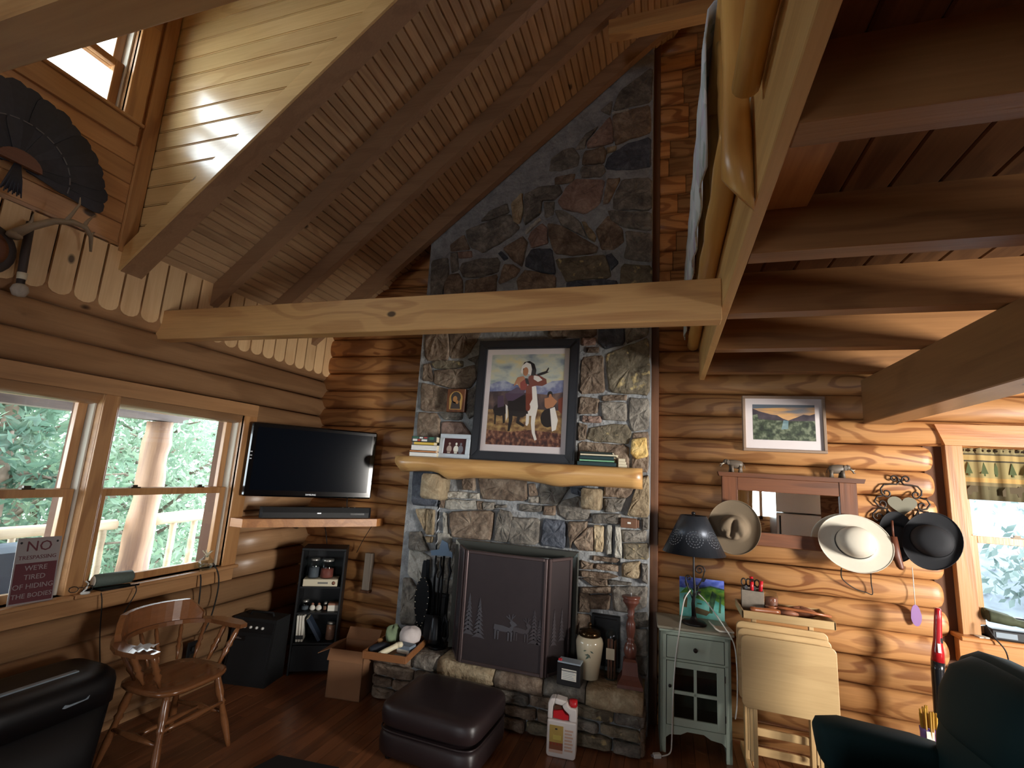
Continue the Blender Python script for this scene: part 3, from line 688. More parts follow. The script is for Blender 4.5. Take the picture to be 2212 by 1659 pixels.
# masonry core with the firebox left open
FX0, FX1, FZ0, FZ1 = -1.50, -0.68, 0.36, 1.06
core = MB()
core.prism([(-2.105, 0), (-0.125, 0), (-0.125, FZ0), (-2.105, FZ0)], xz(), FPY, 4.0)
core.prism([(-2.105, FZ0), (FX0, FZ0), (FX0, FZ1), (-2.105, FZ1)], xz(), FPY, 4.0); core.prism([(FX1, FZ0), (-0.125, FZ0), (-0.125, FZ1), (FX1, FZ1)], xz(), FPY, 4.0)
core.prism([(-2.105, FZ1), (-0.125, FZ1), (-0.125, zc(-0.125)), (-2.105, zc(-2.105))], xz(), FPY, 4.0)
wparent(core.build('mortar_core', 'mortar'), fp)
plain('soot', (16, 14, 14), 0.95)
wparent(MB().box(FX0, FX1, 3.985, 3.998, FZ0, FZ1).build('firebox_back', 'soot'), fp)
rs = random.Random(11)
for ln in STONES.strip().split('\n'):
    t = ln.split(); p = [tuple(map(float, q.split(','))) for q in t[1:]]
    p = clip(p, -SL, 1, zr(-1.0) + SL*1.0 - 0.004)
    p = clip(p, 1, 0, -0.118); p = clip(p, -1, 0, 2.10)
    p = clip(p, 0, -1, -0.36)
    if len(p) < 3: continue
    cx_ = sum(q[0] for q in p)/len(p); cz_ = sum(q[1] for q in p)/len(p); k0 = 1 + 0.009/max(0.06, max(q[0] for q in p)-min(q[0] for q in p)); k1 = 1 + 0.009/max(0.06, max(q[1] for q in p)-min(q[1] for q in p))
    p = [(cx_+(q[0]-cx_)*k0, cz_+(q[1]-cz_)*k1) for q in p]; p = clip(p, 1, 0, -0.118); p = clip(p, -SL, 1, zr(-1.0) + SL*1.0 - 0.004); p = clip(p, 0, -1, -0.373)
    if len(p) < 3: continue
    pr = rs.uniform(0.018, 0.05) if p[0][1] < 1.8 else rs.uniform(0.014, 0.03)
    wparent(rock(p, lambda u, v, d: (u, FPY-d, v), -0.006, pr, rs).build('stone', SM[t[0]]), fp)
# corbel stones that carry the mantel, the yellow pitted stone
def corbel(x0, x1, z0, z1, d, mat):
    mb = MB(); rr = []
    for y, k in ((FPY+0.02, 1.0), (FPY-d*0.6, 1.0), (FPY-d*0.93, 0.95), (FPY-d, 0.82)):
        cx, cz = (x0+x1)/2, z1; rr.append([(cx+(a-cx)*k, y, cz+(b-cz)*(k if y < FPY-0.02 else 1)) for a, b in polyround([(x0, z0), (x1, z0), (x1, z1), (x0, z1)], 0.05, 0.002, random.Random(3))])
    return wparent(mb.rings(rr).build('corbel_stone', mat), fp)
corbel(-1.90, -1.72, 1.44, 1.642, 0.19, 'stone_tan'); corbel(-0.60, -0.46, 1.46, 1.612, 0.2, 'stone_tan')
wparent(rock([(-0.265, 1.89), (-0.25, 1.99), (-0.15, 2.01), (-0.135, 1.87), (-0.22, 1.84)], lambda u, v, d: (u, FPY-d, v), -0.006, 0.05, rs).build('stone', 'stone_yellow'), fp)
plain('black_iron', (20, 21, 24), 0.5, 0.3)
for (a, b, c, d) in ((-0.515, -0.315, 0.40, 0.735), (-1.885, -1.64, 0.40, 0.715)):
    o = MB().box(a, b, FPY-0.034, FPY, c, d, 0.004).box(a+0.02, b-0.02, FPY-0.04, FPY-0.03, c+0.02, d-0.02, 0.003).build('cleanout_door', 'black_iron'); wparent(o, fp)
plain('slot_black', (10, 9, 9), 0.9)
for xx in (-0.395, -0.335): wparent(MB().box(xx-0.011, xx+0.011, FPY-0.022, FPY+0.01, 1.08, 1.31).build('vent_slot', 'slot_black'), fp)

# ---- raised hearth
HZ = 0.365; HY = 3.45
he = empty('hearth', (-1.1, 3.6, 0), 0, 'raised fieldstone hearth with thick cap stones under the fire screen', 'hearth')
wparent(MB().box(-2.075, -0.155, HY+0.05, FPY-0.001, 0, HZ-0.03).build('mortar_core', 'mortar'), he)
hx = (-2.09, -1.768, -1.558, -1.126, -0.786, -0.504, -0.14); rs = random.Random(5)
for i in range(6):
    a, b = hx[i]+0.004, hx[i+1]-0.004; fy = HY - rs.uniform(0.0, 0.03); zb = 0.245+rs.uniform(-0.012, 0.012)
    pr = [(fy+0.0, zb+0.02), (fy-0.004, zb+0.05), (fy, HZ-0.03), (fy+0.018, HZ-0.008), (fy+0.05, HZ), (3.6, HZ-rs.uniform(0.0, 0.003)), (FPY-0.002, HZ), (FPY-0.002, zb), (fy+0.03, zb)]
    rr = []; n = 7
    for k in range(n+1):
        x_ = a+(b-a)*k/n; s_ = 0.94 if k in (0, n) else 1.0
        rr.append([(x_, 3.62+(y-3.62)*s_ + (rs.uniform(-0.008, 0.008) if y < 3.52 else 0), zb+(z-zb)*s_ + (-rs.uniform(0.0, 0.008) if y < 3.52 else 0)) for y, z in pr])
    wparent(MB().rings(rr).build('cap_stone', ('stone_brown', 'stone_grey', 'stone_tan', 'stone_brown', 'stone_grey', 'stone_tan')[i]), he)
zt = 0.245
for c, h in enumerate((0.085, 0.075, 0.085)):
    x_ = -2.08 + rs.uniform(-0.0, 0.0); z1 = zt; z0_ = zt-h; zt = z0_
    while x_ < -0.16:
        w = rs.uniform(0.16, 0.34); x2 = min(x_+w, -0.15)
        if -0.15-x2 < 0.1: x2 = -0.15
        p = [(x_+0.005, z0_+0.004+rs.uniform(0, 0.008)), (x2-0.005, z0_+0.004+rs.uniform(0, 0.006)), (x2-0.006, z1-0.005-rs.uniform(0, 0.008)), (x_+0.006, z1-0.005)]
        wparent(rock(p, lambda u, v, d: (u, HY+0.05-d, v), -0.005, rs.uniform(0.03, 0.06), rs).build('stone', rs.choice(['stone_brown', 'stone_grey', 'stone_brown', 'stone_grey', 'stone_lichen'])), he)
        x_ = x2
for s_, xx in ((-1, -2.075), (1, -0.155)):      # end faces
    for c in range(3):
        y_ = HY+0.03
        while y_ < 3.76:
            y2 = min(y_+rs.uniform(0.12, 0.2), 3.775)
            if 3.775-y2 < 0.06: y2 = 3.775
            p = [(y_+0.004, c*0.082+0.004), (y2-0.004, c*0.082+0.004), (y2-0.004, c*0.082+0.078), (y_+0.004, c*0.082+0.078)]
            wparent(rock(p, lambda u, v, d, s_=s_, xx=xx: (xx+s_*d, u, v), -0.004, 0.02, rs).build('stone', rs.choice(['stone_brown', 'stone_grey'])), he); y_ = y2

# ---- mantel log (half log, flat top, wavy underside)
mz = 1.775
mt = MB(); rr = []
for k in range(29):
    t = k/28; x_ = -2.165 + (2.165-0.17)*t
    low = 1.655 + 0.0*t
    wav = 0.0
    if 0.05 < t < 0.22: wav = 0.02
    wav -= 0.025*math.exp(-((t-0.26)/0.05)**2) - 0.012*math.exp(-((t-0.16)/0.06)**2)
    wav -= 0.022*math.exp(-((t-0.70)/0.06)**2) - 0.01*math.exp(-((t-0.5)/0.08)**2)
    fr = 3.54 - 0.012*math.sin(t*9) - 0.02*math.exp(-((t-0.7)/0.1)**2)
    bt = 1.63 + wav; en = 1.0
    if k == 0: en = 0.55
    if k == 1: en = 0.9
    ring = []
    for (y, z) in ((3.705, mz), (fr+0.035, mz), (fr+0.012, mz-0.012), (fr, mz-0.04), (fr-0.002, (mz+bt)/2), (fr+0.014, bt+0.035), (fr+0.05, bt+0.008), (fr+0.1, bt), (3.705, bt)):
        ring.append((x_, 3.705+(y-3.705)*(en if y < 3.7 else 1), mz+(z-mz)*en))
    rr.append(ring)
mo = mt.rings(rr).build('mantel', 'mantel_log'); tag(mo, 'golden half-log mantel shelf with a wavy natural underside', 'mantel')

# ================================================================== WINDOWS
def glassmat(name, tint=(1, 1, 1, 1), gl=0.05):
    m, nt, b = nm(name); nt.nodes.remove(b); out = nt.nodes['Material Output']
    tr = N(nt, 'ShaderNodeBsdfTransparent'); tr.inputs[0].default_value = tint; g = N(nt, 'ShaderNodeBsdfGlossy'); g.inputs['Roughness'].default_value = 0.02
    lw_ = N(nt, 'ShaderNodeLayerWeight'); lw_.inputs[0].default_value = 0.5; pw = N(nt, 'ShaderNodeMath', operation='POWER'); pw.inputs[1].default_value = 5.0; L(nt, lw_.outputs['Facing'], pw.inputs[0])
    ma = N(nt, 'ShaderNodeMath', operation='MULTIPLY_ADD'); ma.inputs[1].default_value = 0.9; ma.inputs[2].default_value = 0.03; L(nt, pw.outputs[0], ma.inputs[0]); mx = N(nt, 'ShaderNodeMixShader')
    L(nt, ma.outputs[0], mx.inputs[0]); L(nt, tr.outputs[0], mx.inputs[1]); L(nt, g.outputs[0], mx.inputs[2]); L(nt, mx.outputs[0], out.inputs[0]); return m
glassmat('pane_glass', (0.96, 0.98, 0.98, 1))
plain('metal_lock', (70, 62, 52), 0.4, 0.7); plain('jamb_liner', (214, 206, 190), 0.4)
def win(name, label, P, u0, u1, z0, z1, zm, trimu, locks=2, depth=0.15):
    """P(u, d, z): u along the wall, d outward from the wall face. Double-hung window."""
    e = sempty(name); e['label'] = label; e['category'] = 'window'
    def bx(nm_, mat, a, b, d0, d1, c, d, par, bev=0.002):
        mb = MB().box(a, b, d0, d1, c, d, bev); mb.v = [P(*v) for v in mb.v]; return mb.build(nm_, mat, par)
    f = bx('frame', trimu, u0-0.02, u0, 0.0, depth, z0, z1, e); 
    for a in ((u1, u1+0.02, z0, z1), (u0-0.02, u1+0.02, z1, z1+0.02), (u0-0.02, u1+0.02, z0-0.03, z0)): bx('frame', trimu, a[0], a[1], 0.0, depth, a[2], a[3], e)
    for a in (u0, u1-0.012): bx('jamb_liner', 'jamb_liner', a, a+0.012, 0.045, depth-0.01, z0, z1, e)
    def sash(c, d, d0, nm_):
        s_ = bx('sash', 'trim_z', u0+0.014, u0+0.064, d0, d0+0.035, c, d, e)
        for a in ((u1-0.064, u1-0.014, c, d), (u0+0.064, u1-0.064, c, c+0.045), (u0+0.064, u1-0.064, d-0.045, d)): bx('rail', 'trim_z', a[0], a[1], d0, d0+0.035, a[2], a[3], s_)
        bx('pane', 'pane_glass', u0+0.06, u1-0.06, d0+0.015, d0+0.019, c+0.04, d-0.04, s_, 0); return s_
    sash(zm-0.022, z1, 0.1, 'upper'); lo = sash(z0, zm+0.022, 0.06, 'lower')
    for k in range(locks):
        u = u0 + (u1-u0)*((k+0.5)/locks if locks > 1 else 0.5)
        mb = MB().box(u-0.03, u+0.03, 0.058, 0.085, zm+0.022, zm+0.03).box(u-0.02, u+0.012, 0.062, 0.078, zm+0.03, zm+0.042); mb.v = [P(*v) for v in mb.v]; mb.build('sash_lock', 'metal_lock', lo)
    return e, bx
PL = lambda u, d, z: (XL+0.02-d, u, z)
e1, b1 = win('window_1', 'double-hung window left of the television, porch post behind it', PL, LW[0][0], LW[0][1], LZ0, LZ1, 1.425, 'trim_y')
b1('casing', 'trim_z', 3.06, 3.178, -0.012, 0.02, 0.83, LZ1, e1); b1('head_casing', 'trim_y', 0.9, 3.18, -0.012, 0.02, LZ1, 2.11, e1)
b1('stool', 'trim_y', 2.06, 3.18, -0.05, 0.06, 0.835, 0.86, e1, 0.006); b1('apron', 'trim_y', 0.9, 3.17, -0.012, 0.02, 0.745, 0.835, e1)
e2, b2 = win('window_2', 'double-hung window at the left edge, warning sign on its sill', PL, LW[1][0], LW[1][1], LZ0, LZ1, 1.425, 'trim_y')
b2('mullion', 'trim_z', 2.022, 2.105, -0.012, 0.02, 0.86, LZ1, e2); b2('stool', 'trim_y', 0.9, 2.055, -0.05, 0.06, 0.835, 0.86, e2, 0.006); b2('casing', 'trim_z', 0.98, 1.08, -0.012, 0.02, 0.83, LZ1, e2)
PG = lambda u, d, z: (u, YG-0.02+d, z)
e3, b3 = win('window_3', 'window in the gable wall at the right edge with a forest valance', PG, WX0, WX1, WZ0, WZ1, 1.447, 'trim_x', 2, 0.2)
b3('casing', 'trim_z', 1.762, 1.857, -0.022, 0.03, WZ0-0.005, WZ1, e3); b3('casing', 'trim_z', 2.983, 3.08, -0.022, 0.03, WZ0-0.005, WZ1, e3)
mb = MB().prism([(1.707, 2.183), (3.135, 2.183), (3.085, WZ1), (1.757, WZ1)], lambda u, v, d: (u, d, v), 3.96, 4.03); mb.build('head_casing', 'trim_x', e3)
b3('stool', 'trim_x', 1.72, 3.12, -0.09, 0.1, WZ0-0.028, WZ0, e3, 0.006); b3('apron', 'trim_x', 1.735, 3.1, -0.025, 0.03, 0.70, WZ0-0.028, e3)
b3('backing_board', 'backing', 1.66, 1.86, 0.035, 0.06, 0.65, 2.2, e3)
PD = lambda u, d, z: (XL+0.005-d, u, z)
e4, b4 = win('window_4', 'dormer window high in the upper left corner, blown out by the sky', PD, 0.70, 1.80, 3.76, 4.45, 4.085, 'trim_y', 1)
b4('casing', 'trim_z', 1.80, 1.905, -0.015, 0.02, 3.74, 4.45, e4); b4('casing', 'trim_z', 0.6, 0.70, -0.015, 0.02, 3.74, 4.45, e4); b4('head_casing', 'trim_y', 0.6, 1.905, -0.015, 0.02, 4.45, 4.56, e4)
b4('stool', 'trim_y', 0.58, 1.92, -0.03, 0.06, 3.735, 3.76, e4, 0.005); b4('apron', 'trim_y', 0.6, 1.9, -0.016, 0.02, 3.6, 3.735, e4)
# windows out of view: plain frames round the daylight
def farframe(name, label, pts):
    e = sempty(name); e['label'] = label; e['category'] = 'window'
    for (a, b, c, d, f_, g) in pts: box('frame', 'trim_z', e, a, b, c, d, f_, g)
farframe('window_5', 'window in the right-hand wall, outside the frame', [(XR-0.02, XR+0.1, 0.4, 0.46, 0.85, 2.0), (XR-0.02, XR+0.1, 1.34, 1.4, 0.85, 2.0), (XR-0.02, XR+0.1, 0.4, 1.4, 1.94, 2.0), (XR-0.02, XR+0.1, 0.4, 1.4, 0.85, 0.91)])
farframe('window_6', 'window behind the camera that shows in the wall mirror', [(1.45, 1.52, YB-0.1, YB+0.02, 1.0, 2.0), (2.38, 2.45, YB-0.1, YB+0.02, 1.0, 2.0), (1.92, 1.98, YB-0.1, YB+0.02, 1.0, 2.0), (1.45, 2.45, YB-0.1, YB+0.02, 1.93, 2.0), (1.45, 2.45, YB-0.1, YB+0.02, 1.0, 1.07)])
farframe('window_8', 'tall window behind the camera on the left', [(-1.9, -1.83, YB-0.1, YB+0.02, 0.9, 2.5), (-0.97, -0.9, YB-0.1, YB+0.02, 0.9, 2.5), (-1.9, -0.9, YB-0.1, YB+0.02, 2.43, 2.5), (-1.9, -0.9, YB-0.1, YB+0.02, 0.9, 0.97)])
farframe('window_7', 'loft window in the gable, hidden above the loft floor', [(GW[0], GW[0]+0.07, YG, YG+0.2, GW[2], GW[3]), (GW[1]-0.07, GW[1], YG, YG+0.2, GW[2], GW[3]), (GW[0], GW[1], YG, YG+0.2, GW[3]-0.07, GW[3]), (GW[0], GW[1], YG, YG+0.2, GW[2], GW[2]+0.07)])

# ================================================================== LOFT RAILING
def logtube(pts, r, n=14, mat='peeled_log_y', name='log_rail', parent=None, jit=0.06, seed=1, ends=True):
    q = random.Random(seed); P = []; RR = []
    pts = [Vector(p) for p in pts]; K = 14
    for i in range(K+1):
        t = i/K*(len(pts)-1); a = min(int(t), len(pts)-2); p = pts[a].lerp(pts[a+1], t-a)
        P.append(p + Vector((q.uniform(-1, 1), q.uniform(-1, 1), q.uniform(-1, 1)))*r*0.05); RR.append(r*(1+q.uniform(-jit, jit)))
    if ends: 
        d = (P[0]-P[1]).normalized(); P.insert(0, P[0]+d*r*0.12); RR.insert(0, r*0.8); d = (P[-1]-P[-2]).normalized(); P.append(P[-1]+d*r*0.12); RR.append(r*0.8)
    return MB().tube(P, RR, n).build(name, mat, parent)
lr = empty('loft_railing', (0.19, 2.6, 2.84), 0, 'peeled-log railing along the edge of the loft', 'railing')
def lrail(o): return wparent(o, lr)
lrail(logtube([(0.205, -2.0, 3.40), (0.205, 3.95, 3.40)], 0.04, name='top_rail', seed=2))
lrail(logtube([(0.193, -1.2, 2.735), (0.193, 1.24, 2.735)], 0.035, name='bottom_rail', seed=3))
lrail(logtube([(0.192, 1.46, 2.76), (0.188, 3.96, 2.76)], 0.043, name='bottom_rail', seed=4))
# post with a slanted cut at its foot
pm = MB(); rr = []; q = random.Random(9)
for i in range(13):
    z = 2.54 + i*0.10; r = (0.043 if i < 3 else 0.036)*(1+q.uniform(-0.04, 0.05)); ring = []
    for j in range(16):
        a = 2*math.pi*j/16; x_ = 0.190+r*math.cos(a); y_ = 1.40+r*math.sin(a)
        ring.append((x_, y_, z - (1.3*(x_-0.190)+0.6*(1.40-y_)) - 0.02 if i == 0 else z))
    rr.append(ring)
lrail(pm.rings(rr).build('post', 'peeled_log_z'))
for y in (1.75, 2.15, 2.55, 2.95, 3.35): lrail(logtube([(0.2, y, 2.74), (0.2, y, 3.38)], 0.024, n=10, mat='peeled_log_z', name='baluster', seed=int(y*10), ends=False))
for y in (0.86, 0.46, 0.06, -0.34): lrail(logtube([(0.2, y, 2.74), (0.2, y, 3.38)], 0.024, n=10, mat='peeled_log_z', name='baluster', seed=int(y*10)+90, ends=False))
slabp = [(0.234, 2.86), (0.185, 2.97), (0.178, 2.78), (0.236, 2.53)]
# quilt hung over the railing
m, nt, b = nm('quilt'); tc = N(nt, 'ShaderNodeTexCoord'); vo = N(nt, 'ShaderNodeTexVoronoi'); vo.inputs['Scale'].default_value = 22; mp = N(nt, 'ShaderNodeMapping'); mp.inputs['Scale'].default_value = (1, 1, 0.5)
L(nt, tc.outputs['Object'], mp.inputs[0]); L(nt, mp.outputs[0], vo.inputs['Vector'])
r = ramp(nt, [(0.0, lin((196, 206, 222))), (0.45, lin((222, 228, 236))), (0.6, lin((168, 186, 190))), (0.8, lin((226, 230, 236))), (1.0, lin((182, 170, 200)))]); sp = N(nt, 'ShaderNodeSeparateColor'); L(nt, vo.outputs['Color'], sp.inputs[0]); L(nt, sp.outputs[1], r.inputs[0]); L(nt, r.outputs[0], b.inputs['Base Color']); b.inputs['Roughness'].default_value = 0.9
qm = MB(); rows = []
prof = [(0.272, 2.95), (0.272, 3.2), (0.268, 3.40), (0.243, 3.45), (0.205, 3.458), (0.165, 3.448), (0.145, 3.42), (0.133, 3.3), (0.128, 3.1), (0.126, 2.92), (0.124, 2.78)]
for i in range(41):
    y = 1.64 + (3.9-1.64)*i/40; rows.append([(x_ + 0.007*math.sin(i*1.1+z*3)*(1 if z < 3.4 else 0.3), y, z + (0.012*math.sin(i*0.5) if z < 2.85 else 0)) for x_, z in prof])
qo = qm.rings(rows, closed_ring=False, caps=False).build('quilt', 'quilt', fix=False); sd = qo.modifiers.new('thick', 'SOLIDIFY'); sd.thickness = 0.008
tag(qo, 'pale blue and lilac patterned quilt hung over the loft railing', 'quilt')

# ================================================================== OUTSIDE
def leafmat(name, c1, c2):
    m, nt, b = nm(name); out = nt.nodes['Material Output']
    tc = N(nt, 'ShaderNodeTexCoord'); no = N(nt, 'ShaderNodeTexNoise'); no.inputs['Scale'].default_value = 1.7; L(nt, tc.outputs['Object'], no.inputs['Vector'])
    mx = N(nt, 'ShaderNodeMix', data_type='RGBA'); mx.inputs[6].default_value = lin(c1); mx.inputs[7].default_value = lin(c2)
    r = ramp(nt, [(0.38, (0, 0, 0, 1)), (0.62, (1, 1, 1, 1))]); L(nt, no.outputs['Fac'], r.inputs[0]); L(nt, r.outputs[0], mx.inputs[0])
    L(nt, mx.outputs[2], b.inputs['Base Color']); b.inputs['Roughness'].default_value = 0.6
    t = N(nt, 'ShaderNodeBsdfTranslucent'); L(nt, mx.outputs[2], t.inputs[0]); ms = N(nt, 'ShaderNodeMixShader'); ms.inputs[0].default_value = 0.45
    L(nt, b.outputs[0], ms.inputs[1]); L(nt, t.outputs[0], ms.inputs[2]); L(nt, ms.outputs[0], out.inputs[0])
leafmat('leaf_green', (86, 112, 92), (124, 148, 122)); leafmat('leaf_pine', (70, 98, 84), (104, 132, 110)); leafmat('leaf_pale', (116, 138, 118), (150, 168, 146))
plain('bark', (110, 96, 84), 0.9, noise=0.3, nscale=12, bump=0.5)
wood('porch_post_wood', (190, 150, 120), (122, 92, 80), 'Z', 0.6, 6, 8, 0.8, rough=0.6, var=0.05, kr=0.06)
wood('porch_rail_wood', (214, 196, 168), (168, 146, 120), 'Y', 0.6, 6, 8, 0.5, rough=0.6, var=0.08)
wood('porch_beam_wood', (132, 118, 112), (96, 84, 80), 'Y', 0.6, 6, 8, 0.5, rough=0.7, var=0.05)
def tree(name, label, base, h, rad_, leafm, nleaf, seed, lean=(0, 0), conifer=False, group=None):
    q = random.Random(seed); e = empty(name, base, 0, label, 'tree', group)
    tr = MB(); P = [(lean[0]*t*h + q.uniform(-.05, .05), lean[1]*t*h + q.uniform(-.05, .05), h*t) for t in (0, .2, .4, .6, .8, .97)]
    tr.tube(P, [0.16, 0.13, 0.11, 0.08, 0.05, 0.02], 10).build('trunk', 'bark', e)
    lf = MB(); br = MB()
    def leaf(c, s):
        n = Vector((q.gauss(0, 1), q.gauss(0, 1), q.gauss(0, 1))).normalized(); u = n.orthogonal().normalized(); v = n.cross(u); a = q.uniform(0, 6.28)
        u, v = u*math.cos(a)+v*math.sin(a), v*math.cos(a)-u*math.sin(a)
        lf.add([c-u*s, c-v*s*0.34+n*s*0.08, c+u*s, c+v*s*0.34+n*s*0.08], [(0, 1, 2, 3)], False)
    nb = 26
    for k in range(nb):
        t = 0.18 + 0.8*k/nb; a = k*2.4 + q.uniform(-.4, .4); r_ = rad_*((1.05-t) if conifer else math.sin(math.pi*min(1, t*0.9+0.1))**0.6)*q.uniform(0.7, 1.15)
        p0 = Vector((lean[0]*t*h, lean[1]*t*h, h*t)); p1 = p0 + Vector((math.cos(a)*r_, math.sin(a)*r_, (-0.1 if conifer else 0.35)*r_)); pm = (p0+p1)/2 + Vector((0, 0, 0.12*r_))
        br.tube([p0, pm, p1], [0.035, 0.022, 0.008], 6)
        for _ in range(nleaf//nb):
            s = q.random()**0.7; c = p0.lerp(pm, s*2) if s < .5 else pm.lerp(p1, s*2-1)
            leaf(c + Vector((q.gauss(0, .16), q.gauss(0, .16), q.gauss(0, .13)))*rad_*0.8, q.uniform(0.05, 0.11))
    br.build('branch', 'bark', e)['kind'] = 'stuff'; o = lf.build('foliage', leafm, e, fix=False); o['kind'] = 'stuff'
    return e
gm_ = MB(); n = 24
gv = [[(-34 + 30*i/n, -14 + 50*j/n, -2.6 - 1.2*math.sin(i*0.7)*math.cos(j*0.5) - 0.10*(n-i)) for i in range(n+1)] for j in range(n+1)]
gm_.rings(gv, closed_ring=False, caps=False)
plain('forest_floor', (120, 128, 96), 0.95, noise=0.4, nscale=3)
tag(gm_.build('forest_ground', 'forest_floor'), 'leafy ground sloping away below the porch', 'ground')['kind'] = 'structure'
TL = [('leafy_tree', 'bushy green tree filling the left pane of the left window', (-8.0, 2.8, -2.6), 6.2, 2.0, 'leaf_green'), ('leafy_tree', 'pale green tree right of the porch post', (-8.6, 6.4, -2.6), 5.4, 2.1, 'leaf_pale'),
      ('leafy_tree', 'green tree just left of the porch post', (-8.8, 4.6, -2.8), 6.0, 2.0, 'leaf_green'), ('pine_tree', 'slim pine with bare lower trunk behind the warning sign', (-7.2, 3.5, -2.6), 7.5, 1.3, 'leaf_pine'),
      ('leafy_tree', 'low pale tree behind the porch railing', (-10.5, 5.8, -2.9), 4.6, 2.2, 'leaf_pale'), ('leafy_tree', 'distant green tree low beyond the porch', (-12.0, 8.2, -3.0), 5.2, 2.6, 'leaf_green'),
      ('leafy_tree', 'distant tree at the far right of the porch view', (-9.5, 8.6, -2.8), 5.2, 1.9, 'leaf_pale')]
for k, (nm_, lb, bs, h, r_, lf_) in enumerate(TL): tree(nm_, lb, bs, h, r_, lf_, 5200, 30+k, (0.02, 0.01), nm_ == 'pine_tree', 'trees beyond the porch')
# porch
pd = st(MB().box(-5.55, -3.5, -1, 5.6, -0.2, -0.14).build('porch_floor', 'backing'), 'weathered porch floor outside the left windows', 'porch')
k = 0; y = -1.0
bmm = MB().box(-5.5, -3.5, 0.003, 0.137, -0.14, -0.11, 0.004).build('deck_plank', 'weathered_y', pd); bmm.location.y = -1
for k in range(1, 47): inst('deck_plank', bmm.data, pd, (0, -1+0.14*k, 0))
pr_ = empty('porch_railing', (-5.2, 3, -0.11), 0, 'rustic log porch railing with thin upright pickets', 'railing')
for o in (logtube([(-5.2, -0.8, 0.95), (-5.2, 3.58, 0.95)], 0.05, mat='porch_rail_wood', name='top_rail', seed=21), logtube([(-5.2, 3.93, 0.97), (-5.15, 5.5, 1.02)], 0.062, mat='porch_rail_wood', name='top_rail', seed=22),
          logtube([(-5.2, -0.8, 0.08), (-5.2, 3.58, 0.08)], 0.04, mat='porch_rail_wood', name='bottom_rail', seed=23), logtube([(-5.2, 3.93, 0.08), (-5.15, 5.5, 0.08)], 0.04, mat='porch_rail_wood', name='bottom_rail', seed=24)): wparent(o, pr_)
for k in range(26):
    y = -0.5 + 0.235*k
    if abs(y-3.76) < 0.19: continue
    wparent(logtube([(-5.2+R.uniform(-.01, .01), y, 0.09), (-5.2, y+R.uniform(-.02, .02), 0.95)], R.uniform(0.022, 0.034), 8, mat='porch_rail_wood', name='picket', seed=60+k, ends=False), pr_)
po = logtube([(-5.1, 3.74, -0.11), (-5.12, 3.78, 1.2), (-5.1, 3.76, 1.99)], 0.125, 16, mat='porch_post_wood', name='porch_post', seed=31, jit=0.08, ends=False); tag(po, 'peeled knotty log post holding up the porch roof', 'post')
tag(MB().box(-5.22, -5.02, -1, 3.95, 2.0, 2.22).build('porch_beam', 'porch_beam_wood'), 'grey porch roof beam seen through the left windows', 'beam')['kind'] = 'structure'
tag(MB().prism([(-5.5, 2.3), (-3.45, 2.62), (-3.45, 2.7), (-5.5, 2.38)], xz(), -1, 4.3).build('porch_roof', 'porch_beam_wood'), 'underside of the porch roof', 'roof')['kind'] = 'structure'
tag(MB().prism([(3.9, 2.0), (5.3, 2.5), (5.3, 2.72), (3.9, 2.25)], yz(), -5.2, -5.06).build('porch_fascia', 'porch_beam_wood'), 'slanting fascia board right of the porch post', 'beam')['kind'] = 'structure'
plain('grill_cover', (70, 84, 104), 0.6)
gc = MB(); gc.rings([[(-4.3+a*k, 2.15+b*k, z) for a, b in ((-.3, -.42), (.3, -.42), (.3, .42), (-.3, .42))] for z, k in ((-0.11, 1), (0.6, 1), (0.85, 0.92), (0.98, 0.7), (1.0, 0.3))], smooth=False)
tag(gc.build('grill_cover', 'grill_cover'), 'blue-grey covered grill on the porch behind the warning sign', 'grill')
# hillside seen through the gable window
plain('gravel_bank', (96, 104, 112), 0.95, noise=0.5, nscale=6)
hb = MB(); n = 20
hb.rings([[(-2 + 22*i/n, 4.9 + 16*j/n, -0.5 + 0.24*j + 0.12*math.sin(i*1.3+j)+R.uniform(-.04, .04)) for i in range(n+1)] for j in range(n+1)], closed_ring=False, caps=False)
tag(hb.build('gravel_bank', 'gravel_bank'), 'pale sunlit gravel bank outside the gable window', 'ground')['kind'] = 'structure'
leafmat('brush_leaf', (84, 100, 96), (120, 134, 130))
q = random.Random(77)
for k in range(9):
    bx_, by_ = q.uniform(2.6, 8.5), q.uniform(6.0, 13); bz = -0.5 + 0.24*(by_-4.9)/0.8
    e = empty('brush', (bx_, by_, bz), 0, 'grey-green brush clump on the gravel bank', 'bush', 'brush on the bank'); lf = MB()
    for _ in range(420):
        c = Vector((q.gauss(0, .45), q.gauss(0, .45), abs(q.gauss(0, .35)))); s = q.uniform(.03, .07); n_ = Vector((q.gauss(0, 1), q.gauss(0, 1), q.gauss(0, 1))).normalized(); u = n_.orthogonal(); v = n_.cross(u)
        lf.add([c-u*s, c-v*s*.4, c+u*s, c+v*s*.4], [(0, 1, 2, 3)], False)
    o = lf.build('foliage', 'brush_leaf', e, fix=False); o['kind'] = 'stuff'
    st_ = MB()
    for _ in range(8): a = q.uniform(0, 6.28); st_.tube([(0, 0, 0), (math.cos(a)*.3, math.sin(a)*.3, q.uniform(.3, .7))], [.012, .004], 5)
    st_.build('stems', 'bark', e)

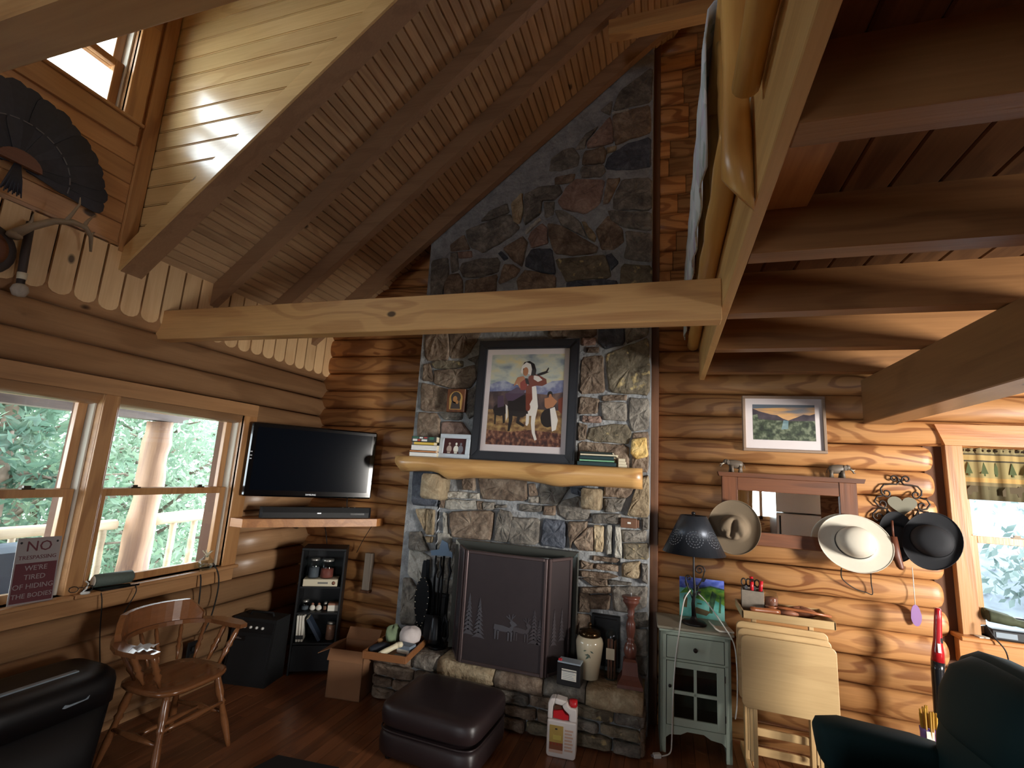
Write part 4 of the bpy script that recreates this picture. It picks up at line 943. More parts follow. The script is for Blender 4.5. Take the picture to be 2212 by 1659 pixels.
# ================================================================== TEXT
def text(body, size, mat, parent, M, name='lettering', ext=0.0008, align='CENTER', sx=1.0):
    c = bpy.data.curves.new(name, 'FONT'); c.body = body; c.size = size; c.align_x = align; c.align_y = 'CENTER'; c.extrude = ext; c.resolution_u = 2
    t = bpy.data.objects.new(name, c); COL.objects.link(t); dg = bpy.context.evaluated_depsgraph_get(); dg.update()
    me_ = bpy.data.meshes.new_from_object(t.evaluated_get(dg)); COL.objects.unlink(t); bpy.data.objects.remove(t)
    me_.name = name; me_.materials.clear(); me_.materials.append(MATS[mat])
    o = bpy.data.objects.new(name, me_); COL.objects.link(o); o.parent = parent; o.matrix_local = M @ Matrix.Scale(sx, 4, (1, 0, 0)); return o
def frameM(origin, xdir, ydir):
    x_ = Vector(xdir).normalized(); y_ = Vector(ydir).normalized(); z_ = x_.cross(y_)
    return Matrix(((x_.x, y_.x, z_.x, origin[0]), (x_.y, y_.y, z_.y, origin[1]), (x_.z, y_.z, z_.z, origin[2]), (0, 0, 0, 1)))

# ================================================================== CORNER: TELEVISION, SHELF
plain('gloss_black', (9, 11, 14), 0.12, 0.0, coat=0.6); plain('satin_black', (16, 17, 20), 0.45); plain('screen', (10, 16, 24), 0.1, spec=0.3); plain('silver', (190, 192, 196), 0.35, 0.8)
plain('chrome', (205, 205, 208), 0.15, 1.0); plain('white_plastic', (226, 226, 222), 0.4)
A = Vector((-3.19, 3.10, 0)); B = Vector((-2.52, 3.86, 0)); U = (B-A).normalized(); Nn = Vector((U.y, -U.x, 0))      # Nn faces the room
tvw = (B-A).length; ang = math.atan2(U.y, U.x)
tv = empty('television', ((A+B)/2 + Vector((0, 0, 1.385))), ang, 'black flat-screen television mounted across the corner above the small shelf', 'television')
hw = tvw/2; tvh = 0.585
tm = MB().box(-hw, hw, -0.02, 0.05, 0, tvh, 0.012); tm.build('housing', 'gloss_black', tv)
s_ = MB().box(-hw+0.045, hw-0.045, -0.0215, -0.018, 0.05, tvh-0.035).build('screen', 'screen', tv)
text('SAMSUNG', 0.018, 'silver', tv, frameM((0, -0.0215, 0.022), (1, 0, 0), (0, 0, 1)))
for k, z in enumerate((0.29, 0.315, 0.345)): MB().box(-hw+0.015, -hw+0.03, -0.022, -0.02, z, z+0.008).build('touch_button', 'silver', tv)
MB().box(-0.18, 0.18, 0.05, 0.09, 0.15, 0.43, 0.01).build('rear_bulge', 'satin_black', tv); MB().box(-0.04, 0.04, 0.09, 0.42, 0.26, 0.33, 0.004).build('mount_arm', 'satin_black', tv)
# corner shelf: straight front board, triangular top
SA = Vector((-3.10, 3.06, 0)); SB = Vector((-2.43, 3.86, 0))
sh = MB().prism([(SA.x, SA.y), (SB.x, SB.y), (-2.43, 3.965), (-3.22, 3.965), (-3.22, 3.06)], xy(), 1.155, 1.218).build('corner_shelf', 'trim_x'); tag(sh, 'plain pine corner shelf below the television', 'shelf')
SU = (SB-SA).normalized(); SN = Vector((SU.y, -SU.x, 0)); sang = math.atan2(SU.y, SU.x); sw = (SB-SA).length
def onshelf(t, back): p = SA + SU*(sw*t) - SN*back; return (p.x, p.y, 1.218)
sb = empty('soundbar', onshelf(0.55, 0.06), sang, 'long black soundbar on the corner shelf', 'soundbar')
mb = MB(); mb.rings([[(x_, y*k, 0.006+0.084*z) for y, z in ((-0.03, 0), (-0.035, 0.5), (-0.02, 1), (0.035, 1), (0.04, 0))] for x_, k in ((-0.46, 0.7), (-0.44, 1), (0.40, 1), (0.42, 0.7))], smooth=False).build('body', 'satin_black', sb)
MB().box(0.24, 0.36, -0.036, -0.03, 0.03, 0.045).build('display', 'gloss_black', sb); MB().box(-0.03, 0.0, -0.037, -0.03, 0.04, 0.048).build('badge', 'silver', sb)
for k in range(3): MB().cyl((0.18+0.05*k, -0.0, 0.090), (0.18+0.05*k, -0.0, 0.093), 0.006, n=8).build('button', 'silver', sb)
cb = empty('cable_box', onshelf(0.56, 0.155), sang, 'low black cable box behind the soundbar on the corner shelf', 'electronics')
MB().box(-0.17, 0.20, -0.035, 0.12, 0.0, 0.05, 0.004).build('body', 'gloss_black', cb); MB().box(0.13, 0.17, -0.0365, -0.034, 0.015, 0.03).build('display', 'silver', cb)
plain('cable_black', (14, 13, 12), 0.6); plain('cable_white', (222, 220, 214), 0.5)
def cable(name, label, pts, r=0.004, mat='cable_black', cat='cable', n=6, group=None):
    P = [Vector(p) for p in pts]; Q = []
    for i in range(len(P)-1):       # Catmull-Rom
        p0, p1, p2, p3 = P[max(i-1, 0)], P[i], P[i+1], P[min(i+2, len(P)-1)]
        for k in range(6):
            t = k/6; Q.append(0.5*((2*p1)+(p2-p0)*t+(2*p0-5*p1+4*p2-p3)*t*t+(3*p1-p0-3*p2+p3)*t**3))
    Q.append(P[-1]); o = MB().tube(Q, r, n).build(name, mat); tag(o, label, cat, group); return o
cable('tv_cable', 'black cable dropping from the corner shelf behind the bookcase', [(-2.93, 3.80, 1.15), (-2.96, 3.90, 1.0), (-2.9, 3.93, 0.6), (-2.92, 3.94, 0.2)], 0.004)
cable('tv_cable', 'thin black cable slanting down right from the corner shelf end', [(-2.5, 3.9, 1.15), (-2.6, 3.945, 1.02), (-2.66, 3.95, 0.9)], 0.003)
cable('tv_cable', 'short black cable between television and soundbar', [(-2.66, 3.72, 1.40), (-2.67, 3.74, 1.33), (-2.66, 3.75, 1.24)], 0.004)

# ---- bookcase with jars and books
plain('bookcase_black', (14, 15, 18), 0.5)
BR_ = rad(30)
bk = empty('bookcase', (-2.785, 3.69, 0), BR_, 'narrow black bookcase holding jars in the corner below the television', 'bookcase')
bw2, bd, bh = 0.175, 0.12, 0.955
for nm_, a in (('side', (-bw2, -bw2+0.016, -bd, bd, 0, bh)), ('side', (bw2-0.016, bw2, -bd, bd, 0, bh)), ('top', (-bw2, bw2, -bd, bd, bh, bh+0.018)), ('back', (-bw2+0.016, bw2-0.016, bd-0.008, bd, 0, bh)), ('shelf', (-bw2+0.016, bw2-0.016, -bd+0.005, bd-0.008, 0.655, 0.671)), ('shelf', (-bw2+0.016, bw2-0.016, -bd+0.005, bd-0.008, 0.455, 0.471)), ('shelf', (-bw2+0.016, bw2-0.016, -bd+0.005, bd-0.008, 0.225, 0.241)), ('door', (-bw2+0.017, bw2-0.017, -bd, -bd+0.016, 0.03, 0.222))):
    MB().box(*a, 0.002).build(nm_, 'bookcase_black', bk)
glassmat('jar_glass', (0.85, 0.9, 0.9, 1)); plain('jar_red', (132, 66, 56), 0.6, noise=0.3); plain('jar_grey', (88, 92, 100), 0.6, noise=0.3); plain('jar_brown', (150, 104, 82), 0.6, noise=0.35, nscale=60); plain('tin_lid', (168, 166, 160), 0.35, 0.8)
Mbk = Matrix.Translation((-2.785, 3.69, 0)) @ Matrix.Rotation(BR_, 4, 'Z')
def jar(name, label, loc, r, h, fill, fillm, lid=True, group=None, cat='jar'):
    e = empty(name, loc, 0, label, cat, group)
    MB().lathe([(r*0.9, 0), (r, 0.006), (r, h*0.8), (r*0.8, h*0.9), (r*0.78, h)], n=18).build('glass', 'jar_glass', e)
    if fill: MB().lathe([(r*0.86, 0.004), (r*0.93, 0.01), (r*0.93, h*fill), (0.0, h*fill+0.004)], n=16).build('contents', fillm, e)
    if lid: MB().lathe([(r*0.84, h-0.012), (r*0.86, h-0.01), (r*0.86, h+0.006), (0, h+0.007)], n=18).build('lid', 'tin_lid', e)
    return e
def bloc(x_, y_, z_): v = Mbk @ Vector((x_, y_, z_+0.001)); return (v.x, v.y, v.z)
plain('paper_white', (226, 222, 210), 0.7); plain('slot_print', (120, 118, 112), 0.7); plain('paper_cream', (214, 204, 178), 0.75); plain('ink', (40, 42, 46), 0.6)
bx1 = empty('flat_box', bloc(-0.005, -0.04, 0.671), BR_, 'flat cream box lying under two jars on the top bookcase shelf', 'box')
MB().box(-0.135, 0.135, -0.07, 0.07, 0, 0.055, 0.002).build('body', 'paper_cream', bx1); MB().box(-0.02, 0.06, -0.0708, -0.0695, 0.02, 0.034).build('print_band', 'slot_print', bx1); MB().lathe([(0.015, 0), (0.0, 0.002)], n=12, M=frameM((0.105, -0.0705, 0.027), (1, 0, 0), (0, 0, 1))).build('emblem', 'jar_brown', bx1)
jar('glass_jar', 'glass jar with grey contents, left one on the top bookcase shelf', bloc(-0.075, -0.04, 0.726), 0.045, 0.15, 0.55, 'jar_grey'); jar('glass_jar', 'wide glass jar with reddish contents on the top bookcase shelf', bloc(0.03, -0.04, 0.726), 0.055, 0.145, 0.5, 'jar_red')
plain('hinge_white', (214, 210, 200), 0.5)
jar('small_jar', 'small lidded jar at the left of the middle bookcase shelf', bloc(-0.11, -0.04, 0.471), 0.03, 0.075, 0.4, 'jar_grey')
for k, x_ in enumerate((-0.05, 0.0)):
    e = empty('figurine', bloc(x_, -0.05, 0.471), 0, ('small white shell figurine beside the small jar in the bookcase', 'small white shell figurine in the middle of the bookcase shelf')[k], 'ornament'); MB().lathe([(0.012, 0), (0.024, 0.012), (0.02, 0.03), (0.006, 0.045), (0, 0.047)], n=12).build('body', 'paper_white', e); MB().lathe([(0.008, 0.04), (0.012, 0.05), (0, 0.06)], n=10).build('tip', 'jar_brown', e)
jar('small_jar', 'tiny bottle beside the white card in the bookcase', bloc(0.05, -0.05, 0.471), 0.016, 0.06, 0.5, 'jar_brown')
e = empty('card_box', bloc(0.115, -0.05, 0.471), BR_, 'little white card box on the middle bookcase shelf', 'box'); MB().box(-0.042, 0.042, -0.03, 0.03, 0, 0.045, 0.002).build('body', 'paper_white', e); MB().box(-0.04, 0.04, -0.031, 0.031, 0.045, 0.06, 0.002).build('lid', 'jar_brown', e)
for k in range(3):
    e = empty('thin_book', bloc(-0.135+0.02*k, -0.03, 0.242), BR_, ('white thin book at the left end of the low bookcase shelf', 'white thin book in the middle of the three upright ones', 'white thin book next to the leaning dark one')[k], 'book', 'white upright books'); MB().box(-0.008, 0.008, -0.07, 0.06, 0, 0.2, 0.002, Matrix.Rotation(rad(-3), 4, 'Y')).build('cover', 'paper_white', e); MB().box(-0.009, 0.009, -0.0715, -0.069, 0.02, 0.05, 0, Matrix.Rotation(rad(-3), 4, 'Y')).build('spine_band', 'ink', e)
plain('book_navy', (44, 56, 74), 0.6)
e = empty('leaning_book', bloc(-0.02, -0.04, 0.241), BR_, 'dark blue book leaning across the low bookcase shelf', 'book'); Mr = Matrix.Translation((0.06, 0, 0.009)) @ Matrix.Rotation(rad(-33), 4, 'Y'); MB().box(-0.012, 0.012, -0.07, 0.05, 0, 0.2, 0.002, Mr).build('cover', 'book_navy', e); MB().box(-0.009, 0.009, -0.066, 0.046, 0.003, 0.203, 0, Mr).build('pages', 'paper_cream', e)
jar('glass_jar', 'tall jar of brown stuff on the low bookcase shelf', bloc(0.115, -0.04, 0.241), 0.04, 0.135, 0.85, 'jar_brown')
e = empty('birch_plank', (-2.525, 3.935, 0.60), rad(2), 'weathered white wooden ruler board on the wall right of the bookcase', 'board'); MB().box(-0.035, 0.035, 0.0, 0.05, 0, 0.31, 0.004).build('board', 'weathered', e); MB().box(-0.042, 0.042, -0.012, 0.05, -0.022, 0, 0.003).build('ledge', 'dark_trim', e)

# ---- guitar amplifier
am_ = empty('amplifier', (-3.055, 3.33, 0), rad(10), 'black guitar amplifier with white control knobs left of the bookcase', 'amplifier')
plain('tolex', (13, 14, 17), 0.75, noise=0.2, nscale=120, bump=0.3); plain('grille_cloth', (17, 18, 22), 0.9, noise=0.3, nscale=200)
MB().prism([(-0.11, 0), (0.13, 0), (0.13, 0.46), (-0.055, 0.46)], lambda u, v, d: (d, u, v), -0.18, 0.18).build('cabinet', 'tolex', am_)
Mg = frameM((0, -0.112+0.002, 0.0), (1, 0, 0), (0, 0.055/0.46, 1)); MB().box(-0.16, 0.16, 0.03, 0.34, 0.0, 0.004, 0, Mg).build('grille', 'grille_cloth', am_); MB().box(-0.165, 0.165, 0.36, 0.44, 0.0, 0.004, 0, Mg).build('control_panel', 'satin_black', am_)
for k in range(5): MB().lathe([(0.011, 0), (0.009, 0.014), (0, 0.015)], n=10, M=Mg @ Matrix.Translation((-0.12+0.05*k, 0.4, 0.004))).build('knob', 'white_plastic', am_)
MB().box(-0.15, -0.05, 0.30, 0.335, 0.003, 0.006, 0, Mg).build('name_plate', 'satin_black', am_); MB().box(-0.155, -0.08, 0.314, 0.318, 0.006, 0.007, 0, Mg).box(-0.155, -0.10, 0.322, 0.325, 0.006, 0.007, 0, Mg).build('plate_print', 'silver', am_)
MB().tube([(-0.1, 0.03, 0.46), (-0.09, 0.03, 0.485), (0.09, 0.03, 0.485), (0.1, 0.03, 0.46)], 0.009, 8).build('handle', 'tolex', am_)

# ---- cardboard box
plain('cardboard', (150, 108, 76), 0.85, noise=0.12, nscale=8)
cbx = empty('cardboard_box', (-2.26, 3.47, 0), rad(8), 'open brown cardboard box standing left of the hearth', 'box')
W2, D2, H2 = 0.135, 0.12, 0.33
for a in ((-W2, W2, -D2, -D2+0.005, 0, H2), (-W2, W2, D2-0.005, D2, 0, H2), (-W2, -W2+0.005, -D2, D2, 0, H2), (W2-0.005, W2, -D2, D2, 0, H2), (-W2, W2, -D2, D2, 0, 0.005)): MB().box(*a).build('panel', 'cardboard', cbx)
def flap(p0, p1, d, name='flap'):
    p0, p1, d = Vector(p0), Vector(p1), Vector(d); t = Vector((0, 0, 0.004)); vs = [p0, p1, p1+d, p0+d]; MB().add(vs + [v+t for v in vs], [(0, 1, 2, 3), (4, 7, 6, 5), (0, 4, 5, 1), (1, 5, 6, 2), (2, 6, 7, 3), (3, 7, 4, 0)]).build(name, 'cardboard', cbx)
flap((-W2, -D2, H2), (-W2, D2, H2), (-0.09, -0.01, -0.04)); flap((W2, -D2, H2), (W2, D2, H2), (0.05, 0.0, 0.05)); flap((-W2, -D2, H2), (W2, -D2, H2), (0.01, -0.05, -0.06)); flap((-W2, D2, H2), (W2, D2, H2), (0, 0.05, 0.07))

# ---- captain's chair
ch = empty('wooden_chair', (-2.70, 2.36, 0), rad(90), 'varnished low-back wooden armchair with turned spindles under the left window', 'chair')
# local: front = -y (toward the room), x = width
def turned(p0, p1, prof, n=10):
    p0, p1 = Vector(p0), Vector(p1); ts = [a for a, _ in prof]; return MB().tube([p0.lerp(p1, a) for a in ts], [r for _, r in prof], n)
sp = []
for i in range(24):
    a = 2*math.pi*i/24; x_ = 0.225*math.copysign(abs(math.cos(a))**0.6, math.cos(a)); y_ = 0.205*math.copysign(abs(math.sin(a))**0.6, math.sin(a)); sp.append((x_, y_))
mb = MB(); mb.rings([[(x_*k, y_*k, z) for x_, y_ in sp] for z, k in ((0.40, 0.9), (0.405, 0.97), (0.42, 1.03), (0.432, 1.02), (0.435, 0.95), (0.427, 0.6))]); mb.build('seat', 'chair_wood', ch)
LP_ = [(0, 0.016), (0.12, 0.019), (0.3, 0.024), (0.38, 0.016), (0.42, 0.024), (0.46, 0.016), (0.7, 0.022), (0.9, 0.016), (1.0, 0.013)]
for sx in (-1, 1):
    turned((sx*0.15, -0.13, 0.43), (sx*0.235, -0.22, 0.0), LP_).build('leg', 'chair_wood', ch); turned((sx*0.14, 0.13, 0.43), (sx*0.21, 0.22, 0.0), LP_).build('leg', 'chair_wood', ch)
    turned((sx*0.2, -0.18, 0.19), (sx*0.185, 0.185, 0.19), [(0, 0.01), (0.3, 0.013), (0.5, 0.019), (0.7, 0.013), (1, 0.01)]).build('stretcher', 'chair_wood', ch)
turned((-0.19, 0, 0.19), (0.19, 0, 0.19), [(0, 0.01), (0.3, 0.013), (0.5, 0.019), (0.7, 0.013), (1, 0.01)]).build('stretcher', 'chair_wood', ch)
turned((-0.2, -0.18, 0.25), (0.2, -0.18, 0.25), [(0, 0.009), (0.3, 0.012), (0.5, 0.02), (0.7, 0.012), (1, 0.009)]).build('stretcher', 'chair_wood', ch)
arc = []
for i in range(25):
    a = -0.12*math.pi + 1.24*math.pi*i/24; arc.append((0.30*math.cos(a), 0.02+0.27*math.sin(a) if math.sin(a) > 0 else 0.02+0.5*math.sin(a), 0.645))
mb = MB(); rr = []
for i, p in enumerate(arc):
    q0 = Vector(arc[max(i-1, 0)]); q1 = Vector(arc[min(i+1, 24)]); t = (q1-q0).normalized(); s_ = Vector((t.y, -t.x, 0)); w = 0.032 if 3 < i < 21 else 0.042
    if i in (0, 24): w = 0.022
    p = Vector(p); rr.append([p-s_*w+Vector((0, 0, -.012)), p+s_*w+Vector((0, 0, -.012)), p+s_*w+Vector((0, 0, .012)), p-s_*w+Vector((0, 0, .012))])
mb.rings(rr, smooth=False).build('arm_rail', 'chair_wood', ch)
mb = MB(); rr = []
for i in range(15):
    a = math.pi*(0.17 + 0.66*i/14); p = Vector((0.30*math.cos(a), 0.02+0.27*math.sin(a), 0)); o_ = p.normalized(); h = 0.115 if 2 <= i <= 12 else (0.08 if 1 <= i <= 13 else 0.035)
    rr.append([p-o_*0.016+Vector((0, 0, .655)), p+o_*0.016+Vector((0, 0, .655)), p+o_*0.02+Vector((0, 0, .657+h)), p-o_*0.008+Vector((0, 0, .657+h))])
mb.rings(rr, smooth=False).build('crest_rail', 'chair_wood', ch)
SPF = [(0, 0.007), (0.2, 0.009), (0.35, 0.015), (0.42, 0.009), (0.5, 0.015), (0.6, 0.010), (0.8, 0.012), (1, 0.007)]
for i in (0, 2, 5, 8, 11, 13, 16, 19, 22, 24):
    p = arc[i]; turned((p[0]*0.66, p[1]*0.66, 0.45), (p[0]*(0.98), p[1]*(0.98 if p[1] > 0 else 0.8), 0.64), SPF if 2 < i < 22 else [(a, r*1.4) for a, r in SPF], 8).build('spindle', 'chair_wood', ch)
plain('tissue', (232, 238, 244), 0.85)
Mc = Matrix.Translation((-2.70, 2.36, 0)) @ Matrix.Rotation(rad(90), 4, 'Z'); v = Mc @ Vector((-0.29, -0.06, 0.66))
mb = MB(); rr = []; q = random.Random(2)
for i in range(5): rr.append([(0.022*(i-2) + 0.006*j, 0.019*(j-2), 0.004 + 0.018*math.sin(i*1.7+j*1.2)**2 + 0.004*(j == 2)) for j in range(5)])
o = mb.rings(rr, closed_ring=False, caps=False).build('paper_scrap', 'tissue', fix=False); o.location = v; o.rotation_euler = (0, 0, 0.6); sd = o.modifiers.new('thick', 'SOLIDIFY'); sd.thickness = 0.002; tag(o, 'crumpled white paper scrap on the near arm of the wooden chair', 'paper')

# ---- shredder
shd = empty('paper_shredder', (-2.93, 1.79, 0), rad(90), 'tall black paper shredder with a pale slot at the lower left corner', 'shredder')
mb = MB(); mb.rings([[(x_*k, y_*k2, z) for x_, y_ in [(0.3*math.copysign(abs(math.cos(2*math.pi*i/28))**0.35, math.cos(2*math.pi*i/28)), 0.19*math.copysign(abs(math.sin(2*math.pi*i/28))**0.35, math.sin(2*math.pi*i/28))) for i in range(28)]] for z, k, k2 in ((0, 0.86, 0.82), (0.02, 0.88, 0.84), (0.40, 0.97, 0.96))]).build('bin', 'satin_black', shd)
mb = MB(); mb.rings([[(x_*k, y_*k2+dy, z) for x_, y_ in [(0.3*math.copysign(abs(math.cos(2*math.pi*i/28))**0.35, math.cos(2*math.pi*i/28)), 0.19*math.copysign(abs(math.sin(2*math.pi*i/28))**0.35, math.sin(2*math.pi*i/28))) for i in range(28)]] for z, k, k2, dy in ((0.40, 1, 1, 0), (0.50, 1.0, 1.0, 0), (0.535, 0.98, 0.95, 0.005), (0.555, 0.93, 0.8, 0.02), (0.56, 0.8, 0.6, 0.025))]).build('head', 'satin_black', shd)
plain('slot_grey', (150, 164, 176), 0.3)
MB().box(-0.17, 0.15, -0.066, -0.036, 0.556, 0.566, 0.003).build('paper_slot', 'slot_grey', shd)
MB().prism([(0.02, 0.462), (0.03, 0.474), (0.05, 0.468), (0.12, 0.468), (0.135, 0.48), (0.13, 0.464), (0.03, 0.458)], xz(), -0.1925, -0.189).build('badge', 'slot_grey', shd)
plain('rug_dark', (26, 24, 26), 0.95)
tag(MB().prism([(-2.135, 2.62), (-2.3, 1.9), (-1.6, 1.9), (-1.75, 2.66)], xy(), 0.0005, 0.012).build('floor_mat', 'rug_dark'), 'corner of a dark floor mat at the bottom edge', 'mat')

# ---- warning sign on the sill
sg = empty('warning_sign', (-3.215, 1.86, 0.862), rad(90), 'maroon and grey metal no-trespassing sign leaning in the left window', 'sign')
plain('sign_grey', (150, 142, 142), 0.5); plain('sign_maroon', (92, 34, 44), 0.5)
Ms = frameM((0, 0, 0), (1, 0, -0.03), (0.03, 0.14, 1))
MB().box(-0.1, 0.1, 0, 0.335, -0.0015, 0.0015, 0, Ms).build('plate', 'sign_grey', sg); MB().box(-0.093, 0.093, 0.008, 0.205, 0.0012, 0.0022, 0, Ms).build('maroon_field', 'sign_maroon', sg)
text('NO', 0.075, 'sign_maroon', sg, Ms @ Matrix.Translation((0, 0.288, 0.0022))); text('TRESPASSING', 0.0285, 'sign_maroon', sg, Ms @ Matrix.Translation((0, 0.232, 0.0022)))
for k, t in enumerate(("WE'RE", 'TIRED', 'OF HIDING', 'THE BODIES')): text(t, 0.036 if k < 3 else 0.033, 'sign_grey', sg, Ms @ Matrix.Translation((0, 0.178-0.046*k, 0.0026)))
for sx in (-0.082, 0.082): MB().lathe([(0.006, 0), (0, 0.0015)], n=10, M=Ms @ Matrix.Translation((sx, 0.31, 0.0016))).build('hole', 'ink', sg)
# ---- sill things
sk = empty('portable_speaker', (-3.225, 2.27, 0.872), rad(80), 'grey-green portable speaker lying on the window sill', 'speaker')
plain('speaker_green', (92, 104, 96), 0.7, noise=0.15, nscale=80); MB().tube([(-0.10, 0, 0.04), (-0.095, 0, 0.04), (0.095, 0, 0.04), (0.10, 0, 0.04)], [0.03, 0.037, 0.037, 0.03], 14).build('body', 'speaker_green', sk); MB().tube([(0.10, 0, 0.04), (0.105, 0, 0.04)], [0.03, 0.026], 14).build('end_cap', 'satin_black', sk); MB().tube([(-0.105, 0, 0.04), (-0.10, 0, 0.04)], [0.026, 0.03], 14).build('end_cap', 'paper_white', sk)
e = empty('dock', (-3.2, 2.27, 0.8602), rad(84), 'thin black tray under the portable speaker', 'tray'); MB().box(-0.09, 0.12, -0.04, 0.03, 0, 0.012, 0.003).build('tray', 'gloss_black', e)
e = empty('eyeglasses', (-3.2, 2.085, 0.86), rad(60), 'folded glasses standing on the sill beside the mullion', 'glasses')
for s_ in (-1, 1): MB().tube([(s_*0.032+0.02*math.cos(a), 0, 0.03+0.016*math.sin(a)) for a in [i*math.pi/6 for i in range(12)]], 0.0022, 5, closed=True).build('rim', 'satin_black', e); MB().tube([(s_*0.052, 0, 0.04), (s_*0.05, 0.06, 0.035), (s_*0.045, 0.09, 0.012)], 0.002, 5).build('temple', 'satin_black', e)
MB().tube([(-0.012, 0, 0.035), (0, 0, 0.039), (0.012, 0, 0.035)], 0.002, 5).build('bridge', 'satin_black', e)
e = empty('white_case', (-3.19, 2.105, 0.86), rad(70), 'small white case by the glasses on the sill', 'case'); MB().lathe([(0.02, 0), (0.024, 0.006), (0.02, 0.014), (0, 0.016)], n=14, sy=0.6).build('shell', 'white_plastic', e); MB().tube([(-0.012, 0.0, 0.015), (0.0, -0.008, 0.03), (0.01, 0.01, 0.055), (-0.006, 0.012, 0.07)], 0.004, 6).build('strap', 'white_plastic', e)
jr = empty('hanging_jar', (-3.215, 2.90, 0.86), 0, 'small round glass jar with dried stars at the sill corner', 'jar')
MB().lathe([(0.02, 0), (0.04, 0.012), (0.052, 0.04), (0.046, 0.068), (0.024, 0.088), (0.022, 0.1)], n=18).build('glass', 'jar_glass', jr); MB().lathe([(0.03, 0.008), (0.045, 0.03), (0.0, 0.045)], n=14).build('water', 'jar_glass', jr)
for k in range(7):
    a = k*0.9; MB().tube([(0, 0, 0.09), (0.012*math.cos(a), 0.012*math.sin(a), 0.115), (0.035*math.cos(a), 0.035*math.sin(a), 0.135)], [0.006, 0.005, 0.002], 5).build('dried_star', 'paper_cream', jr)
cable('window_cord', 'dark cord hanging below the sill corner left of the jar cord', [(-3.21, 2.85, 0.86), (-3.18, 2.85, 0.80), (-3.175, 2.86, 0.62), (-3.19, 2.86, 0.56)], 0.005)
cable('window_cord', 'long dark cord running from the sill corner down to the outlet', [(-3.215, 2.96, 0.9), (-3.18, 2.99, 0.82), (-3.17, 3.0, 0.7), (-3.19, 2.99, 0.5), (-3.2, 2.93, 0.36)], 0.005)
cable('window_cord', 'thin cord hanging from the sill behind the chair back', [(-3.2, 2.19, 0.865), (-3.18, 2.2, 0.80), (-3.185, 2.23, 0.6), (-3.2, 2.28, 0.4)], 0.003)
cable('window_cord', 'thin cord looping from the speaker tray over the sill edge', [(-3.19, 2.38, 0.87), (-3.175, 2.39, 0.82), (-3.18, 2.36, 0.74), (-3.19, 2.33, 0.66)], 0.003)
ou = empty('outlet', (-3.205, 2.89, 0.25), rad(90), 'dark wall outlet plate on the log wall behind the chair', 'outlet')
MB().box(-0.04, 0.04, -0.008, 0.006, 0, 0.13, 0.003).build('plate', 'satin_black', ou); MB().box(-0.02, 0.02, -0.03, -0.008, 0.07, 0.1, 0.004).build('plug', 'cable_black', ou); MB().box(-0.016, 0.016, -0.01, -0.007, 0.02, 0.05, 0.002).build('socket', 'metal_lock', ou)

# ---- turkey fan, antlers
plain('feather_dark', (44, 44, 52), 0.7, var=0.3, noise=0.3, nscale=40); plain('feather_band', (96, 92, 94), 0.6)
tf = empty('turkey_fan', (XL+0.012, 1.375, 3.12), rad(90), 'dark turkey tail fan mounted under the dormer window', 'trophy')
def feather(name, a, r0, r1, w, y, mat):
    mb = MB(); c, s_ = math.cos(a), math.sin(a); P = []
    for (t, hw_) in ((0, 0.3), (0.35, 0.55), (0.7, 0.9), (0.88, 1.0), (0.96, 0.85), (1.0, 0.35)): P.append((r0+(r1-r0)*t, w*hw_))
    o = [(r, h) for r, h in P] + [(r, -h) for r, h in P[::-1]]
    mb.prism([(r*c-h*s_, r*s_+h*c) for r, h in o], lambda u, v, d: (u, d, v), y, y-0.004); return mb.build(name, mat, tf)
for k in range(19): feather('tail_feather', rad(-2 + 184*k/18), 0.05, 0.43 + R.uniform(-.008, .008), 0.048, -0.012-0.0022*(k % 3), 'feather_dark')
for k in range(15): feather('covert_feather', rad(-4 + 188*k/14), 0.03, 0.235, 0.034, -0.024-0.0022*(k % 3), 'feather_dark')
for k in range(15): 
    a = rad(-4+188*k/14); MB().box(-0.02, 0.02, -0.0345, -0.031, -0.003, 0.003, 0, Matrix.Rotation(-(a-math.pi/2), 4, 'Y') @ Matrix.Translation((0, 0, 0.232))).build('feather_tip', 'feather_band', tf)
MB().prism([(0.095*math.cos(math.pi*i/10)*1.0, 0.075*math.sin(math.pi*i/10)-0.01) for i in range(11)], xz(), -0.032, -0.06).build('plaque', 'walnut_x', tf)
mb = MB(); 
for k in range(16): t = -0.045 + 0.006*k; mb.tube([(0.0+t*0.2, -0.04, -0.01), (t*0.6, -0.045, -0.09), (t+0.0, -0.04, -0.175+0.01*(k % 3))], [0.006, 0.006, 0.003], 5)
mb.build('beard', 'feather_dark', tf)
plain('antler', (150, 132, 108), 0.5, noise=0.3, nscale=25); plain('antler_tip', (206, 192, 168), 0.4); plain('leather_dark', (60, 50, 46), 0.6)
an = empty('antler_mount', (XL+0.015, 1.36, 2.62), rad(90), 'oval dark plaque with a branching deer antler at the left edge', 'trophy')
rr = [[(0.13*k*math.cos(2*math.pi*i/24)-0.02, y, 0.135*k*math.sin(2*math.pi*i/24)+0.02) for i in range(24)] for y, k in ((0, 1), (-0.015, 1), (-0.025, 0.94), (-0.03, 0.8), (-0.032, 0.75))]
MB().rings(rr).build('plaque', 'leather_dark', an); MB().rings([[(x_*0.72-0.006, y-0.012, z*0.72+0.006) for x_, y, z in r_] for r_ in rr]).build('inner_plaque', 'walnut_x', an)
mbm = MB().tube([(0.06, -0.05, 0.12), (0.10, -0.09, 0.18), (0.17, -0.13, 0.245), (0.24, -0.15, 0.275), (0.30, -0.15, 0.275), (0.34, -0.14, 0.24), (0.36, -0.13, 0.16)], [0.026, 0.02, 0.017, 0.016, 0.014, 0.011, 0.006], 10); mbm.build('main_beam', 'antler', an)
